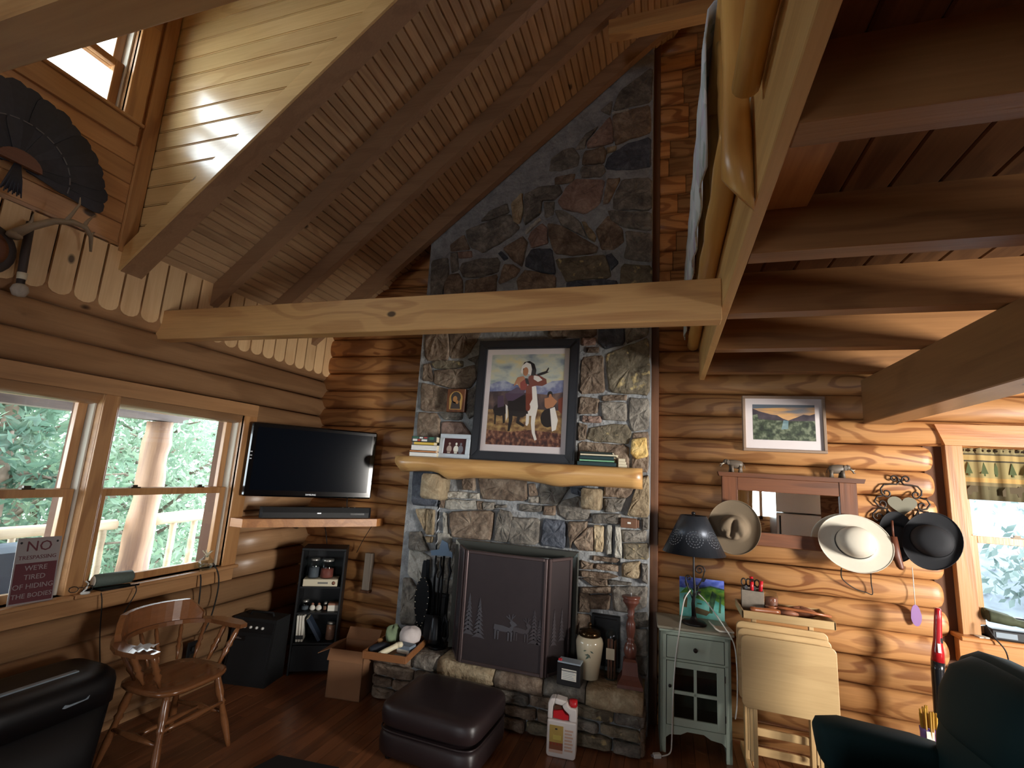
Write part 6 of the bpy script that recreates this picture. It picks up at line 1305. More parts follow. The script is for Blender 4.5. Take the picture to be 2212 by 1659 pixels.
# big framed print
pc = empty('framed_print', (-1.083, 3.655, mz), 0, 'large black-framed print of a mounted chief on a painted horse', 'painting'); plain('frame_black', (34, 36, 42), 0.4, noise=0.15, nscale=20); plain('mat_board', (226, 216, 216), 0.8)
PWd, PHt, FWd = 0.42, 0.985, 0.072
Mq = frameM((0, 0, 0), (1, 0, 0), (0, 0.035, 1)); fq = lambda u, v, d: tuple(Mq @ Vector((u, v, d)))
for p in ([(-PWd, 0), (PWd, 0), (PWd-FWd, FWd), (-PWd+FWd, FWd)], [(-PWd, PHt), (PWd, PHt), (PWd-FWd, PHt-FWd), (-PWd+FWd, PHt-FWd)], [(-PWd, 0), (-PWd+FWd, FWd), (-PWd+FWd, PHt-FWd), (-PWd, PHt)], [(PWd, 0), (PWd-FWd, FWd), (PWd-FWd, PHt-FWd), (PWd, PHt)]):
    cxm = sum(q[0] for q in p)/4; q2 = shrink(p, 0.012); mb = MB().prism(p, fq, -0.012, 0.02)
    if len(q2) >= 3: mb.prism(q2, fq, 0.02, 0.03)
    mb.build('frame_bar', 'frame_black', pc)
MB().prism([(-PWd+FWd, FWd), (PWd-FWd, FWd), (PWd-FWd, PHt-FWd), (-PWd+FWd, PHt-FWd)], fq, -0.006, -0.002).build('mat_board', 'mat_board', pc)
def noisy(name, cols, scale=(6, 6, 6), st_=(0.35, 0.5, 0.65), rough=0.6):
    m, nt, b = nm(name); tc = N(nt, 'ShaderNodeTexCoord'); mp = N(nt, 'ShaderNodeMapping'); mp.inputs['Scale'].default_value = scale; no = N(nt, 'ShaderNodeTexNoise'); no.inputs['Scale'].default_value = 1; no.inputs['Detail'].default_value = 5
    L(nt, tc.outputs['Object'], mp.inputs[0]); L(nt, mp.outputs[0], no.inputs['Vector']); r = ramp(nt, [(s_, lin(c)) for s_, c in zip(st_, cols)]); L(nt, no.outputs['Fac'], r.inputs[0]); L(nt, r.outputs[0], b.inputs['Base Color']); b.inputs['Roughness'].default_value = rough; return m
noisy('pt_sky', ((132, 146, 158), (196, 200, 186), (226, 208, 150)), (5, 5, 9)); noisy('pt_mtn', ((92, 100, 140), (128, 134, 166), (176, 180, 196)), (14, 14, 14)); noisy('pt_far', ((54, 46, 54), (86, 72, 72), (120, 96, 88)), (16, 16, 10)); noisy('pt_field', ((96, 66, 46), (150, 116, 74), (188, 156, 100)), (18, 18, 26)); noisy('pt_grass', ((58, 34, 34), (104, 62, 50), (160, 116, 88)), (40, 40, 30))
plain('pt_black', (30, 26, 28), 0.6); plain('pt_white', (232, 226, 218), 0.6); plain('pt_brown', (124, 60, 44), 0.6); plain('pt_skin', (186, 128, 92), 0.6); plain('pt_purple', (84, 66, 88), 0.6); plain('pt_red', (150, 62, 50), 0.6)
u0_, u1_, v0_, v1_ = -PWd+FWd+0.042, PWd-FWd-0.042, FWd+0.055, PHt-FWd-0.045
def uv(p): return [(u0_+(u1_-u0_)*a, v1_-(v1_-v0_)*b) for a, b in p]
def el(cx, cy, rx, ry, n=12, a0=0): return [(cx+rx*math.cos(a0+2*math.pi*i/n), cy+ry*math.sin(a0+2*math.pi*i/n)) for i in range(n)]
PM = ['pt_sky', 'pt_mtn', 'pt_far', 'pt_field', 'pt_grass', 'pt_black', 'pt_white', 'pt_brown', 'pt_skin', 'pt_purple', 'pt_red']
LAY = [(0, [(0, 0), (1, 0), (1, .45), (0, .45)]), (1, [(0, .34), (.1, .31), (.2, .29), (.3, .33), (.42, .35), (.6, .34), (.75, .34), (.85, .30), (1, .29), (1, .46), (0, .46)]), (2, [(0, .42), (.3, .41), (.5, .43), (.8, .45), (1, .42), (1, .66), (0, .66)]), (3, [(0, .62), (.4, .6), (1, .62), (1, .9), (0, .9)]), (4, [(0, .84), (.3, .86), (.6, .83), (1, .86), (1, 1), (0, 1)]),
  (5, el(.17, .62, .10, .07)), (5, [(.09, .64), (.12, .64), (.12, .78), (.1, .78)]), (5, [(.2, .65), (.24, .65), (.25, .76), (.22, .77)]), (9, [(.12, .47), (.2, .46), (.22, .58), (.13, .6)]), (6, [(.24, .56), (.27, .58), (.28, .7), (.26, .74)]),
  (5, el(.82, .70, .10, .10)), (6, [(.84, .6), (.9, .58), (.95, .72), (.93, .82), (.88, .84), (.86, .72)]), (8, [(.76, .49), (.86, .47), (.93, .52), (.88, .58), (.8, .6), (.77, .58)]), (5, el(.83, .445, .035, .035)), (8, el(.835, .465, .02, .025)), (7, [(.94, .5), (1, .47), (1, .66), (.95, .62)]),
  (5, [(.28, .46), (.44, .43), (.56, .5), (.56, .66), (.48, .7), (.3, .68), (.27, .58)]), (5, [(.28, .6), (.34, .6), (.35, .72), (.32, .85), (.29, .85), (.3, .74)]), (5, [(.42, .64), (.47, .64), (.44, .74), (.52, .78), (.5, .8), (.4, .76)]),
  (7, [(.5, .36), (.58, .33), (.64, .42), (.66, .56), (.6, .66), (.52, .62)]), (6, [(.58, .34), (.64, .36), (.68, .58), (.66, .68), (.56, .68), (.54, .6), (.6, .5)]), (7, el(.55, .59, .03, .04)), (6, [(.53, .66), (.57, .66), (.57, .76), (.55, .79), (.53, .78)]), (6, [(.6, .66), (.66, .66), (.65, .76), (.66, .86), (.69, .93), (.66, .94), (.62, .86), (.6, .76)]),
  (7, [(.53, .25), (.6, .22), (.68, .24), (.77, .28), (.78, .33), (.72, .355), (.64, .35), (.56, .37), (.52, .33)]), (6, [(.6, .235), (.67, .25), (.72, .29), (.66, .31), (.6, .28)]), (5, [(.64, .225), (.7, .205), (.76, .19), (.79, .15), (.8, .16), (.78, .2), (.81, .2), (.74, .225), (.66, .245)]),
  (9, [(.22, .45), (.38, .37), (.5, .38), (.48, .45), (.34, .52), (.26, .52)]), (8, [(.33, .36), (.38, .26), (.46, .245), (.5, .29), (.48, .38), (.42, .38), (.38, .33)]), (10, [(.42, .32), (.48, .28), (.53, .31), (.5, .4), (.43, .4)]), (5, [(.48, .27), (.52, .27), (.55, .34), (.5, .33)]),
  (5, [(.42, .17), (.46, .09), (.53, .075), (.6, .11), (.63, .18), (.62, .24), (.57, .24), (.5, .2)]), (6, [(.415, .2), (.43, .13), (.49, .09), (.55, .11), (.57, .17), (.56, .235), (.52, .22), (.49, .15), (.45, .16), (.44, .22)]), (8, el(.487, .195, .036, .05))]
mb = MB()
for k, (mi, p) in enumerate(LAY): mb.mat(mi).prism(uv(p), fq, -0.0025, -0.0018+0.00006*k)
mb.build('print', PM, pc)
glassmat('picture_glass', (0.98, 0.98, 0.98, 1)); MB().prism([(-PWd+FWd, FWd), (PWd-FWd, FWd), (PWd-FWd, PHt-FWd), (-PWd+FWd, PHt-FWd)], fq, 0.004, 0.005).build('glazing', 'picture_glass', pc)
ic = empty('icon_plaque', (-1.69, 3.735, 2.16), rad(0), 'small brown icon plaque with a gold arch hung on the stones', 'plaque'); plain('icon_gold', (196, 158, 92), 0.4, 0.3)
MB().box(-0.082, 0.082, -0.045, 0.0, 0, 0.195, 0.003).build('board', 'walnut_z', ic); MB().prism([(-0.055, 0.02)] + [(0.06*math.cos(a), 0.115+0.06*math.sin(a)) for a in [math.pi*(1-i/10) for i in range(11)]] + [(0.055, 0.02)], xz(), -0.046, -0.045).build('gold_arch', 'icon_gold', ic)
MB().prism([(x_*0.045, 0.12+z*0.05) for x_, z in el(0, 0, 1, 1)], xz(), -0.047, -0.046).prism([(-0.045, 0.025), (0.045, 0.025), (0.035, 0.09), (-0.035, 0.09)], xz(), -0.047, -0.046).build('robe', 'leather_dark', ic); MB().prism(el(-0.006, 0.108, 0.02, 0.026), xz(), -0.048, -0.047).prism(el(0.014, 0.082, 0.013, 0.016), xz(), -0.048, -0.047).build('face', 'amber', ic)

# ================================================================== RIGHT OF THE FIREPLACE
# ---- mint cabinet
plain('mint_paint', (178, 192, 176), 0.45, noise=0.06, nscale=6); plain('cab_top', (164, 158, 140), 0.4, noise=0.12, nscale=10); plain('knob_dark', (46, 40, 40), 0.35, 0.5); plain('cab_inside', (40, 36, 34), 0.8); plain('gap_dark', (58, 62, 58), 0.8)
cb_ = empty('side_cabinet', (0.165, 3.80, 0), rad(3), 'pale mint cabinet with a drawer and a four-pane glass door', 'cabinet')
cw, cd0, cd1 = 0.215, -0.165, 0.16
def cbx_(nm_, mat, a, par=cb_, bev=0.0015): return MB().box(*a, bev).build(nm_, mat, par)
cbx_('side_panel', 'mint_paint', (-cw, -cw+0.018, cd0, cd1, 0.0, 0.73)); cbx_('side_panel', 'mint_paint', (cw-0.018, cw, cd0, cd1, 0.0, 0.73)); cbx_('back_panel', 'mint_paint', (-cw, cw, cd1-0.01, cd1, 0.1, 0.73)); cbx_('floor_panel', 'mint_paint', (-cw, cw, cd0+0.01, cd1, 0.145, 0.16)); cbx_('inside_shelf', 'cab_inside', (-cw+0.018, cw-0.018, cd0+0.05, cd1-0.01, 0.35, 0.362))
cbx_('top', 'cab_top', (-cw-0.022, cw+0.022, cd0-0.022, cd1+0.005, 0.738, 0.755), bev=0.006); cbx_('moulding', 'mint_paint', (-cw-0.01, cw+0.01, cd0-0.01, cd1, 0.722, 0.738), bev=0.004)
for a in ((-cw, -cw+0.036, cd0, cd0+0.018, 0.0, 0.722), (cw-0.036, cw, cd0, cd0+0.018, 0.0, 0.722), (-cw, cw, cd0, cd0+0.018, 0.702, 0.722), (-cw, cw, cd0, cd0+0.018, 0.548, 0.562)): cbx_('face_frame', 'mint_paint', a)
ap = [(-cw+0.036, 0.165), (-cw+0.036, 0.09), (-cw+0.06, 0.11), (-0.09, 0.118), (-0.05, 0.14), (0.05, 0.14), (0.09, 0.118), (cw-0.06, 0.11), (cw-0.036, 0.09), (cw-0.036, 0.165)]
MB().prism(ap, xz(), cd0, cd0+0.018).build('apron', 'mint_paint', cb_)
dr = cbx_('drawer', 'mint_paint', (-cw+0.04, cw-0.04, cd0-0.002, cd0+0.016, 0.566, 0.698)); MB().lathe([(0.006, 0), (0.006, 0.012), (0.014, 0.016), (0.013, 0.026), (0, 0.029)], c=(0, 0, 0), n=16, M=frameM((0, cd0-0.002, 0.632), (1, 0, 0), (0, 0, 1))).build('knob', 'knob_dark', dr)
cbx_('gap', 'gap_dark', (-cw+0.036, cw-0.036, cd0+0.004, cd0+0.01, 0.562, 0.702)); cbx_('gap', 'gap_dark', (-cw+0.036, -cw+0.041, cd0+0.004, cd0+0.01, 0.165, 0.548)); cbx_('gap', 'gap_dark', (cw-0.041, cw-0.036, cd0+0.004, cd0+0.01, 0.165, 0.548))
dx0, dx1, dz0, dz1 = -cw+0.04, cw-0.04, 0.168, 0.545
do = cbx_('door', 'mint_paint', (dx0, dx0+0.045, cd0-0.002, cd0+0.016, dz0, dz1))
for a in ((dx1-0.045, dx1, dz0, dz1), (dx0+0.045, dx1-0.045, dz0, dz0+0.045), (dx0+0.045, dx1-0.045, dz1-0.035, dz1), (-0.009, 0.009, dz0+0.045, dz1-0.035), (dx0+0.045, dx1-0.045, 0.352, 0.372)): cbx_('door_rail', 'mint_paint', (a[0], a[1], cd0-0.002, cd0+0.016, a[2], a[3]), do)
glassmat('cabinet_glass', (0.5, 0.52, 0.5, 1))
for sx in (0, 1):
    for sz in (0, 1): MB().box(dx0+0.045 if sx == 0 else 0.009, -0.009 if sx == 0 else dx1-0.045, cd0+0.008, cd0+0.011, 0.213 if sz == 0 else 0.372, 0.352 if sz == 0 else 0.51).build('pane', 'cabinet_glass', do)
MB().lathe([(0.004, 0), (0.004, 0.01), (0.010, 0.014), (0.009, 0.022), (0, 0.024)], n=12, M=frameM((dx0+0.018, cd0-0.002, 0.40), (1, 0, 0), (0, 0, 1))).build('knob', 'knob_dark', do)
for z in (0.23, 0.46): MB().box(dx1, dx1+0.006, cd0-0.004, cd0+0.004, z, z+0.04).build('hinge', 'knob_dark', do)
plain('dark_cloth', (52, 48, 46), 0.9)
# ---- lamp
plain('tin_shade', (62, 66, 74), 0.42, 0.6, noise=0.15, nscale=30); plain('lamp_iron', (34, 31, 31), 0.45, 0.5); plain('punch_glint', (148, 156, 166), 0.35, 0.7)
lp = empty('table_lamp', (0.175, 3.772, 0.7555), 0, 'iron scroll lamp with a punched tin shade on the mint cabinet', 'lamp')
MB().lathe([(0.078, 0), (0.082, 0.008), (0.07, 0.018), (0.03, 0.024), (0.018, 0.04), (0.012, 0.06)], n=28).build('base', 'lamp_iron', lp)
MB().tube([(0, 0, 0.04), (-0.006, 0, 0.13), (0.006, 0, 0.22), (0, 0, 0.32), (0, 0, 0.70)], [0.016, 0.012, 0.009, 0.007, 0.006], 10).build('stem', 'lamp_iron', lp)
def spiral(cx, cz, r0, turns, a0, dirn, n=26): return [(cx + r0*(1-0.8*i/n)*math.cos(a0+dirn*turns*2*math.pi*i/n), 0, cz + r0*(1-0.8*i/n)*math.sin(a0+dirn*turns*2*math.pi*i/n)) for i in range(n+1)]
MB().tube([(0, 0, 0.2), (0.03, 0, 0.25), (0.055, 0, 0.29), (0.068, 0, 0.345)] + spiral(0.038, 0.352, 0.034, 1.4, -0.1, 1), 0.0045, 7).build('scroll', 'lamp_iron', lp)
MB().tube([(0, 0, 0.13), (-0.02, 0, 0.19), (-0.042, 0, 0.24), (-0.052, 0, 0.275)] + spiral(-0.034, 0.292, 0.021, 1.2, 3.5, -1), 0.0045, 7).build('scroll', 'lamp_iron', lp)
MB().tube(spiral(0.012, 0.235, 0.024, 1.2, 3.6, 1), 0.004, 7).build('scroll', 'lamp_iron', lp)
for x_, z, a in ((0.062, 0.29, 0.6), (-0.046, 0.25, 2.2), (0.03, 0.2, 0.8)):
    c, s_ = math.cos(a), math.sin(a); MB().prism([(x_+p*c-q_*s_, z+p*s_+q_*c) for p, q_ in ((-0.022, 0), (-0.004, 0.013), (0.024, 0), (-0.004, -0.013))], xz(), -0.003, 0.003).build('leaf', 'lamp_iron', lp)
shd_ = MB().lathe([(0.207, 0.466), (0.209, 0.462), (0.088, 0.715), (0.085, 0.716), (0.205, 0.468)], n=40).build('shade', 'tin_shade', lp)
pm_ = None
for g in range(5):
    a0 = -math.pi/2 + (g-2)*0.9
    for ri, (rr_, cnt) in enumerate(((0.018, 6), (0.036, 12), (0.055, 18))):
        for k in range(cnt):
            b = 2*math.pi*k/cnt; t = 0.42 + rr_*math.sin(b)/0.28; rad__ = 0.209 + (0.088-0.209)*t; aa = a0 + rr_*math.cos(b)/rad__; p = Vector((rad__*math.cos(aa), rad__*math.sin(aa), 0.462+0.253*t)); n_ = Vector((math.cos(aa), math.sin(aa), 0.48)).normalized()
            M = frameM(p, Vector((-math.sin(aa), math.cos(aa), 0)), n_.cross(Vector((-math.sin(aa), math.cos(aa), 0))))
            if pm_ is None: o = MB().box(-0.0022, 0.0022, -0.0055, 0.0055, 0.0, 0.0012).build('punched_slot', 'punch_glint', shd_); pm_ = o.data; o.matrix_local = M @ Matrix.Rotation(b, 4, 'Z')
            elif g in (1, 2, 3): o = inst('punched_slot', pm_, shd_); o.matrix_local = M @ Matrix.Rotation(b, 4, 'Z')
MB().cyl((0, 0, 0.70), (0, 0, 0.722), 0.007, n=10).lathe([(0.004, 0.716), (0.014, 0.726), (0.013, 0.738), (0, 0.744)], n=14).build('finial', 'lamp_iron', lp)
for k in range(3): a = k*2.094; MB().tube([(0, 0, 0.705), (0.086*math.cos(a), 0.086*math.sin(a), 0.713)], 0.002, 5).build('spider', 'lamp_iron', lp)
# ---- child's canvas, notepad, cords
cv = empty('painted_canvas', (0.235, 3.945, 0.756), rad(0), 'small bright painting of green hills leaning behind the lamp', 'painting')
Mv = frameM((0, 0, 0), (1, 0, 0), (0, 0.07, 1)); fv = lambda u, v, d: tuple(Mv @ Vector((u, v, d)))
MB().prism([(-0.15, 0), (0.15, 0), (0.15, 0.265), (-0.15, 0.265)], fv, -0.012, 0.006).build('canvas', 'paper_white', cv)
noisy('cv_sky', ((58, 78, 168), (86, 104, 196), (120, 130, 204)), (20, 20, 30)); noisy('cv_green', ((54, 122, 54), (112, 172, 60), (156, 196, 70)), (18, 18, 30)); noisy('cv_teal', ((92, 190, 178), (120, 206, 196), (150, 212, 200)), (14, 14, 14)); noisy('cv_dark', ((40, 70, 52), (58, 98, 66), (84, 130, 84)), (30, 30, 20)); plain('cv_brown', (110, 96, 64), 0.7)
mb = MB()
for k, (mi, p) in enumerate([(0, [(-.15, .19), (.15, .19), (.15, .265), (-.15, .265)]), (2, [(-.15, 0), (.15, 0), (.15, .19), (-.15, .19)]), (1, [(-.15, .15), (-.1, .2), (-.07, .19), (-.06, .15), (-.1, .16)]), (1, [(-.04, .13), (-.02, .19), (.05, .215), (.15, .205), (.15, .1), (.09, .13), (.04, .11), (0, .12)]), (3, [(-.02, .2), (.06, .222), (.15, .21), (.15, .2), (.06, .212), (-.02, .192)]), (3, [(.05, .04), (.07, .04), (.1, .17), (.07, .19), (.05, .12)]), (3, [(.11, .05), (.125, .05), (.13, .15), (.12, .17)]), (4, [(-.12, .06), (-.1, .06), (-.095, .12), (-.11, .15), (-.125, .12)]), (4, [(-.05, .03), (.03, .02), (.06, .05), (-.04, .07)]), (3, [(-.03, .1), (.0, .1), (.0, .09), (-.03, .09)])]): mb.mat(mi).prism(p, fv, 0.006, 0.0064+0.0001*k)
mb.build('painted_face', ['cv_sky', 'cv_green', 'cv_teal', 'cv_dark', 'cv_brown'], cv)
e = empty('notepad', (0.335, 3.70, 0.755), rad(10), 'curled white notepad at the front right corner of the cabinet top', 'notepad'); MB().rings([[(x_, -0.05, 0.003+z), (x_, 0.06, 0.003+z), (x_, 0.06, 0.012+z), (x_, -0.05, 0.012+z)] for x_, z in ((-0.06, 0.03), (-0.045, 0.012), (-0.02, 0.0), (0.07, 0.0))], smooth=False).build('sheets', 'paper_white', e)
cable('charging_cable', 'white cord draped down the cabinet front to a plug on the floor', [(0.15, 3.74, 0.975), (0.11, 3.68, 0.92), (0.085, 3.60, 0.81), (0.075, 3.585, 0.74), (0.05, 3.585, 0.55), (0.035, 3.585, 0.3), (0.03, 3.585, 0.1), (0.02, 3.57, 0.03), (-0.03, 3.545, 0.012)], 0.004, 'cable_white')
e = empty('power_plug', (-0.055, 3.54, 0), rad(25), 'white plug lying on the floor left of the cabinet', 'plug'); MB().box(-0.028, 0.022, -0.016, 0.016, 0, 0.026, 0.005).build('body', 'white_plastic', e)
for y_ in (-0.007, 0.007): MB().box(-0.042, -0.028, y_-0.001, y_+0.001, 0.009, 0.016).build('prong', 'silver', e)
cable('charging_cable', 'white cord hanging over the right edge of the cabinet', [(0.205, 3.75, 0.955), (0.27, 3.68, 0.90), (0.35, 3.605, 0.80), (0.40, 3.59, 0.72), (0.415, 3.585, 0.6), (0.415, 3.58, 0.45), (0.41, 3.58, 0.36), (0.40, 3.58, 0.29)], 0.004, 'cable_white')

# ---- folding tray tables on their rack
rk = empty('tray_rack', (0.70, 3.72, 0), 0, 'blond wooden rack with folded legs holding the tray tables', 'rack')
for sx in (-0.235, -0.195, 0.13, 0.165, 0.2): MB().box(sx, sx+0.026, -0.025, 0.015, 0.0, 0.62, 0.004).build('leg', 'blond_z', rk)
for z in (0.06, 0.17, 0.33): MB().box(-0.17, 0.14, -0.015, 0.005, z, z+0.045, 0.004).build('rung', 'blond_x', rk)
for sx in (-0.18, 0.145): MB().box(sx, sx+0.028, -0.028, -0.003, 0.60, 0.903, 0.003).build('upright', 'blond_z', rk)
for sx in (-0.235, 0.2): MB().box(sx, sx+0.03, -0.2, 0.2, 0.0, 0.035, 0.004).build('foot', 'blond_x', rk)
def rounded(w, h, r, n=5):
    o = []
    for cx, cy, a0 in ((w-r, r, -90), (w-r, h-r, 0), (r, h-r, 90), (r, r, 180)):
        for i in range(n+1): a = rad(a0+90*i/n); o.append((cx+r*math.cos(a), cy+r*math.sin(a)))
    return o
for k, (dx, dy, dz, ln, lab) in enumerate(((0.0, 0.0, 0.0, 0.055, 'front blond wooden tray table folded upright on the rack'), (-0.012, 0.052, 0.025, 0.05, 'second blond tray table, just behind the front one'), (-0.015, 0.107, 0.055, 0.03, 'rear blond tray table showing above the others'))):
    t = empty('tray_table', (0.435+dx, 3.545+dy, 0.385+dz), 0, lab, 'tray table'); Mt_ = frameM((0, 0, 0), (1, 0, -0.01), (0.01, ln, 1)); ft = lambda u, v, d, Mt_=Mt_: tuple(Mt_ @ Vector((u, v, d)))
    tp = MB().prism(rounded(0.515, 0.405, 0.035), ft, 0, 0.018).build('top', 'blond_x', t); bv = tp.modifiers.new('soft', 'BEVEL'); bv.width = 0.004; bv.segments = 2; bv.limit_method = 'ANGLE'
    for u in (0.06, 0.43): MB().box(u, u+0.024, -0.335, 0.30, -0.016, -0.002, 0.003, Mt_).build('leg', 'blond_z', t)
# shallow tray on top
tt = empty('shallow_tray', (0.685, 3.63, 0.905), rad(0), 'shallow blond tray sitting on top of the rack', 'tray')
MB().box(-0.245, 0.245, -0.155, 0.145, 0, 0.008).build('bottom', 'blond_x', tt)
for a in ((-0.25, 0.25, -0.165, -0.153), (-0.25, 0.25, 0.143, 0.155), (-0.25, -0.238, -0.165, 0.155), (0.238, 0.25, -0.165, 0.155)): MB().box(*a, 0, 0.045, 0.003).build('rim', 'blond_x', tt)
plain('concrete', (128, 118, 106), 0.9, noise=0.2, nscale=40); plain('marker_red', (190, 34, 44), 0.35); plain('coin_brown', (136, 82, 62), 0.5, noise=0.4, nscale=90)
ct = empty('desk_pot', (0.528, 3.69, 0.914), rad(-6), 'square grey concrete pot of scissors and red markers on the shallow tray', 'pot')
for a in ((-0.065, 0.065, -0.065, -0.055, 0, 0.125), (-0.065, 0.065, 0.055, 0.065, 0, 0.125), (-0.065, -0.055, -0.055, 0.055, 0, 0.125), (0.055, 0.065, -0.055, 0.055, 0, 0.125), (-0.06, 0.06, -0.06, 0.06, 0, 0.02)): MB().box(*a, 0.002).build('wall', 'concrete', ct)
Mct = Matrix.Translation((0.528, 3.69, 0.914)) @ Matrix.Rotation(rad(-6), 4, 'Z')
def pl(x_, y_, z_=0.02): v = Mct @ Vector((x_, y_, z_)); return (v.x, v.y, v.z)
for k, (x_, y_, tx, lab) in enumerate(((-0.005, -0.03, 0.02, 'red marker in front of the grey pot, left one'), (0.035, -0.03, 0.12, 'red marker leaning right in the grey pot'), (0.005, 0.02, -0.05, 'tall red marker at the back of the grey pot'))):
    e = empty('marker', pl(x_, y_), 0, lab, 'pen'); MB().tube([(0, 0, 0), (tx*0.1, 0, 0.1)], 0.009, 10).build('barrel', 'paper_white', e); MB().tube([(tx*0.1, 0, 0.1), (tx*0.16, 0, 0.155+0.012*k)], 0.011, 10).build('cap', 'marker_red', e)
for k, (x_, lab) in enumerate(((-0.035, 'black-handled scissors at the left of the grey pot'), (0.015, 'black-handled scissors behind the red markers'))):
    e = empty('scissors', pl(x_, -0.01), 0, lab, 'scissors')
    for s_ in (-1, 1): MB().tube([(s_*0.014 + 0.014*math.cos(a), 0, 0.145 + 0.022*math.sin(a)) for a in [i*math.pi/7 for i in range(14)]], 0.004, 6, closed=True).build('handle', 'satin_black', e)
    MB().box(-0.008, 0.0, -0.002, 0.0, 0, 0.125).box(0.0, 0.008, 0.0, 0.002, 0, 0.125).build('blades', 'silver', e)
jar('coin_jar', 'short glass jar of copper coins beside the grey pot', (0.645, 3.725, 0.914), 0.04, 0.115, 0.7, 'coin_brown', False)
wood('tool_wood', (150, 88, 52), (110, 58, 32), 'X', 1.5, 9, 9, 0.4, knot=0, rough=0.35, coat=0.3); plain('leather_tan', (136, 84, 60), 0.55, noise=0.2, nscale=12)
e = empty('hammer_handle', (0.56, 3.535, 0.935), rad(4), 'turned brown wooden handle lying along the front of the shallow tray', 'tool'); MB().tube([(-0.07, 0, 0.012), (-0.065, 0, 0.012), (-0.04, 0, 0.012), (-0.035, 0, 0.012), (0.07, 0, 0.014), (0.08, 0, 0.014), (0.10, 0, 0.014)], [0.013, 0.018, 0.018, 0.015, 0.019, 0.016, 0.012], 12).build('grip', 'tool_wood', e); MB().tube([(0.10, 0, 0.014), (0.16, 0, 0.016), (0.2, 0, 0.012)], [0.012, 0.017, 0.008], 10).build('ferrule', 'leather_tan', e)
lump('leather_sheath', 'crumpled brown leather sheath lying in the shallow tray', 'sheath', (0.80, 3.67, 0.9145), (0.09, 0.045, 0.055), 'leather_tan', 21, 0.05, 0.14)
e = empty('wooden_spoon', (0.80, 3.575, 0.965), rad(-4), 'long carved brown wooden spoon across the shallow tray', 'spoon'); MB().tube([(-0.16, 0, 0), (-0.1, 0, 0.002), (0.02, 0, 0.0), (0.14, 0, -0.008)], [0.012, 0.009, 0.008, 0.007], 8).build('handle', 'tool_wood', e); MB().lathe([(0, -0.008), (0.022, -0.004), (0.026, 0.004), (0, 0.006)], c=(-0.18, 0, 0), n=14, sx=1.4).build('bowl', 'tool_wood', e)

# ---- mirror with shelf top
mi = empty('wall_mirror', (0.805, 3.965, 1.29), 0, 'dark wooden wall mirror with a ledge on top, between the hats', 'mirror'); m, nt, b = nm('mirror_glass'); b.inputs['Metallic'].default_value = 1; b.inputs['Roughness'].default_value = 0.01; b.inputs['Base Color'].default_value = (0.88, 0.9, 0.9, 1)
MB().box(-0.325, 0.325, -0.012, 0.0, 0.08, 0.385).build('glass', 'mirror_glass', mi)
MB().box(-0.425, -0.32, -0.03, 0.012, 0.0, 0.47, 0.003).build('stile', 'walnut_z', mi); MB().box(0.32, 0.425, -0.03, 0.012, 0.0, 0.47, 0.003).build('stile', 'walnut_z', mi); MB().box(-0.32, 0.32, -0.026, 0.012, 0.375, 0.47, 0.003).build('rail', 'walnut_x', mi); MB().box(-0.32, 0.32, -0.026, 0.012, 0.0, 0.09, 0.003).build('rail', 'walnut_x', mi)
MB().prism([(-0.445, 0.47), (0.455, 0.47), (0.465, 0.5), (-0.455, 0.5)], xz(), -0.075, 0.012).build('ledge', 'walnut_x', mi)
# ---- landscape print
ld = empty('landscape_print', (0.80, 3.965, 1.953), 0, 'grey-framed landscape of an orange sunset over dark mountains', 'painting'); plain('frame_grey', (140, 118, 100), 0.45, noise=0.1, nscale=30)
lw, lh, fw_ = 0.27, 0.409, 0.02
for a in ((-lw, lw, 0, fw_), (-lw, lw, lh-fw_, lh), (-lw, -lw+fw_, fw_, lh-fw_), (lw-fw_, lw, fw_, lh-fw_)): MB().box(a[0], a[1], -0.03, 0.02, a[2], a[3], 0.003).build('frame_bar', 'frame_grey', ld)
MB().box(-lw+fw_, lw-fw_, -0.012, 0.0, fw_, lh-fw_).build('mat_board', 'mat_board', ld)
noisy('ls_sky', ((120, 120, 124), (206, 158, 104), (224, 176, 106)), (3, 3, 22)); noisy('ls_mtn', ((44, 36, 48), (62, 52, 62), (80, 68, 76)), (12, 12, 12)); noisy('ls_trees', ((30, 40, 30), (64, 76, 56), (120, 128, 104)), (34, 34, 34)); noisy('ls_water', ((96, 126, 134), (120, 146, 150), (150, 170, 168)), (10, 10, 30)); plain('ls_top', (92, 104, 116), 0.7)
x0, x1, zb_, zt_ = -0.20, 0.205, 0.085, 0.345; mb = MB(); lu = lambda p: [(x0+(x1-x0)*a, zt_-(zt_-zb_)*b_) for a, b_ in p]
for k, (mi_, p) in enumerate([(0, [(0, 0), (1, 0), (1, .5), (0, .5)]), (4, [(0, 0), (1, 0), (1, .06), (.5, .08), (0, .12)]), (1, [(0, .12), (.12, .2), (.3, .28), (.4, .3), (.5, .4), (.58, .44), (.7, .36), (.82, .27), (.92, .29), (1, .24), (1, .55), (0, .55)]), (2, [(0, .4), (.3, .44), (.6, .46), (1, .44), (1, 1), (0, 1)]), (3, [(.5, .44), (.58, .45), (.57, .68), (.46, .7)]), (2, [(.0, .3), (.08, .28), (.12, .7), (0, .8)])]): mb.mat(mi_).prism(lu(p), xz(), -0.0122, -0.0128-0.0001*k)
mb.build('print', ['ls_sky', 'ls_mtn', 'ls_trees', 'ls_water', 'ls_top'], ld); MB().box(-lw+fw_, lw-fw_, -0.019, -0.018, fw_, lh-fw_).build('glazing', 'picture_glass', ld)
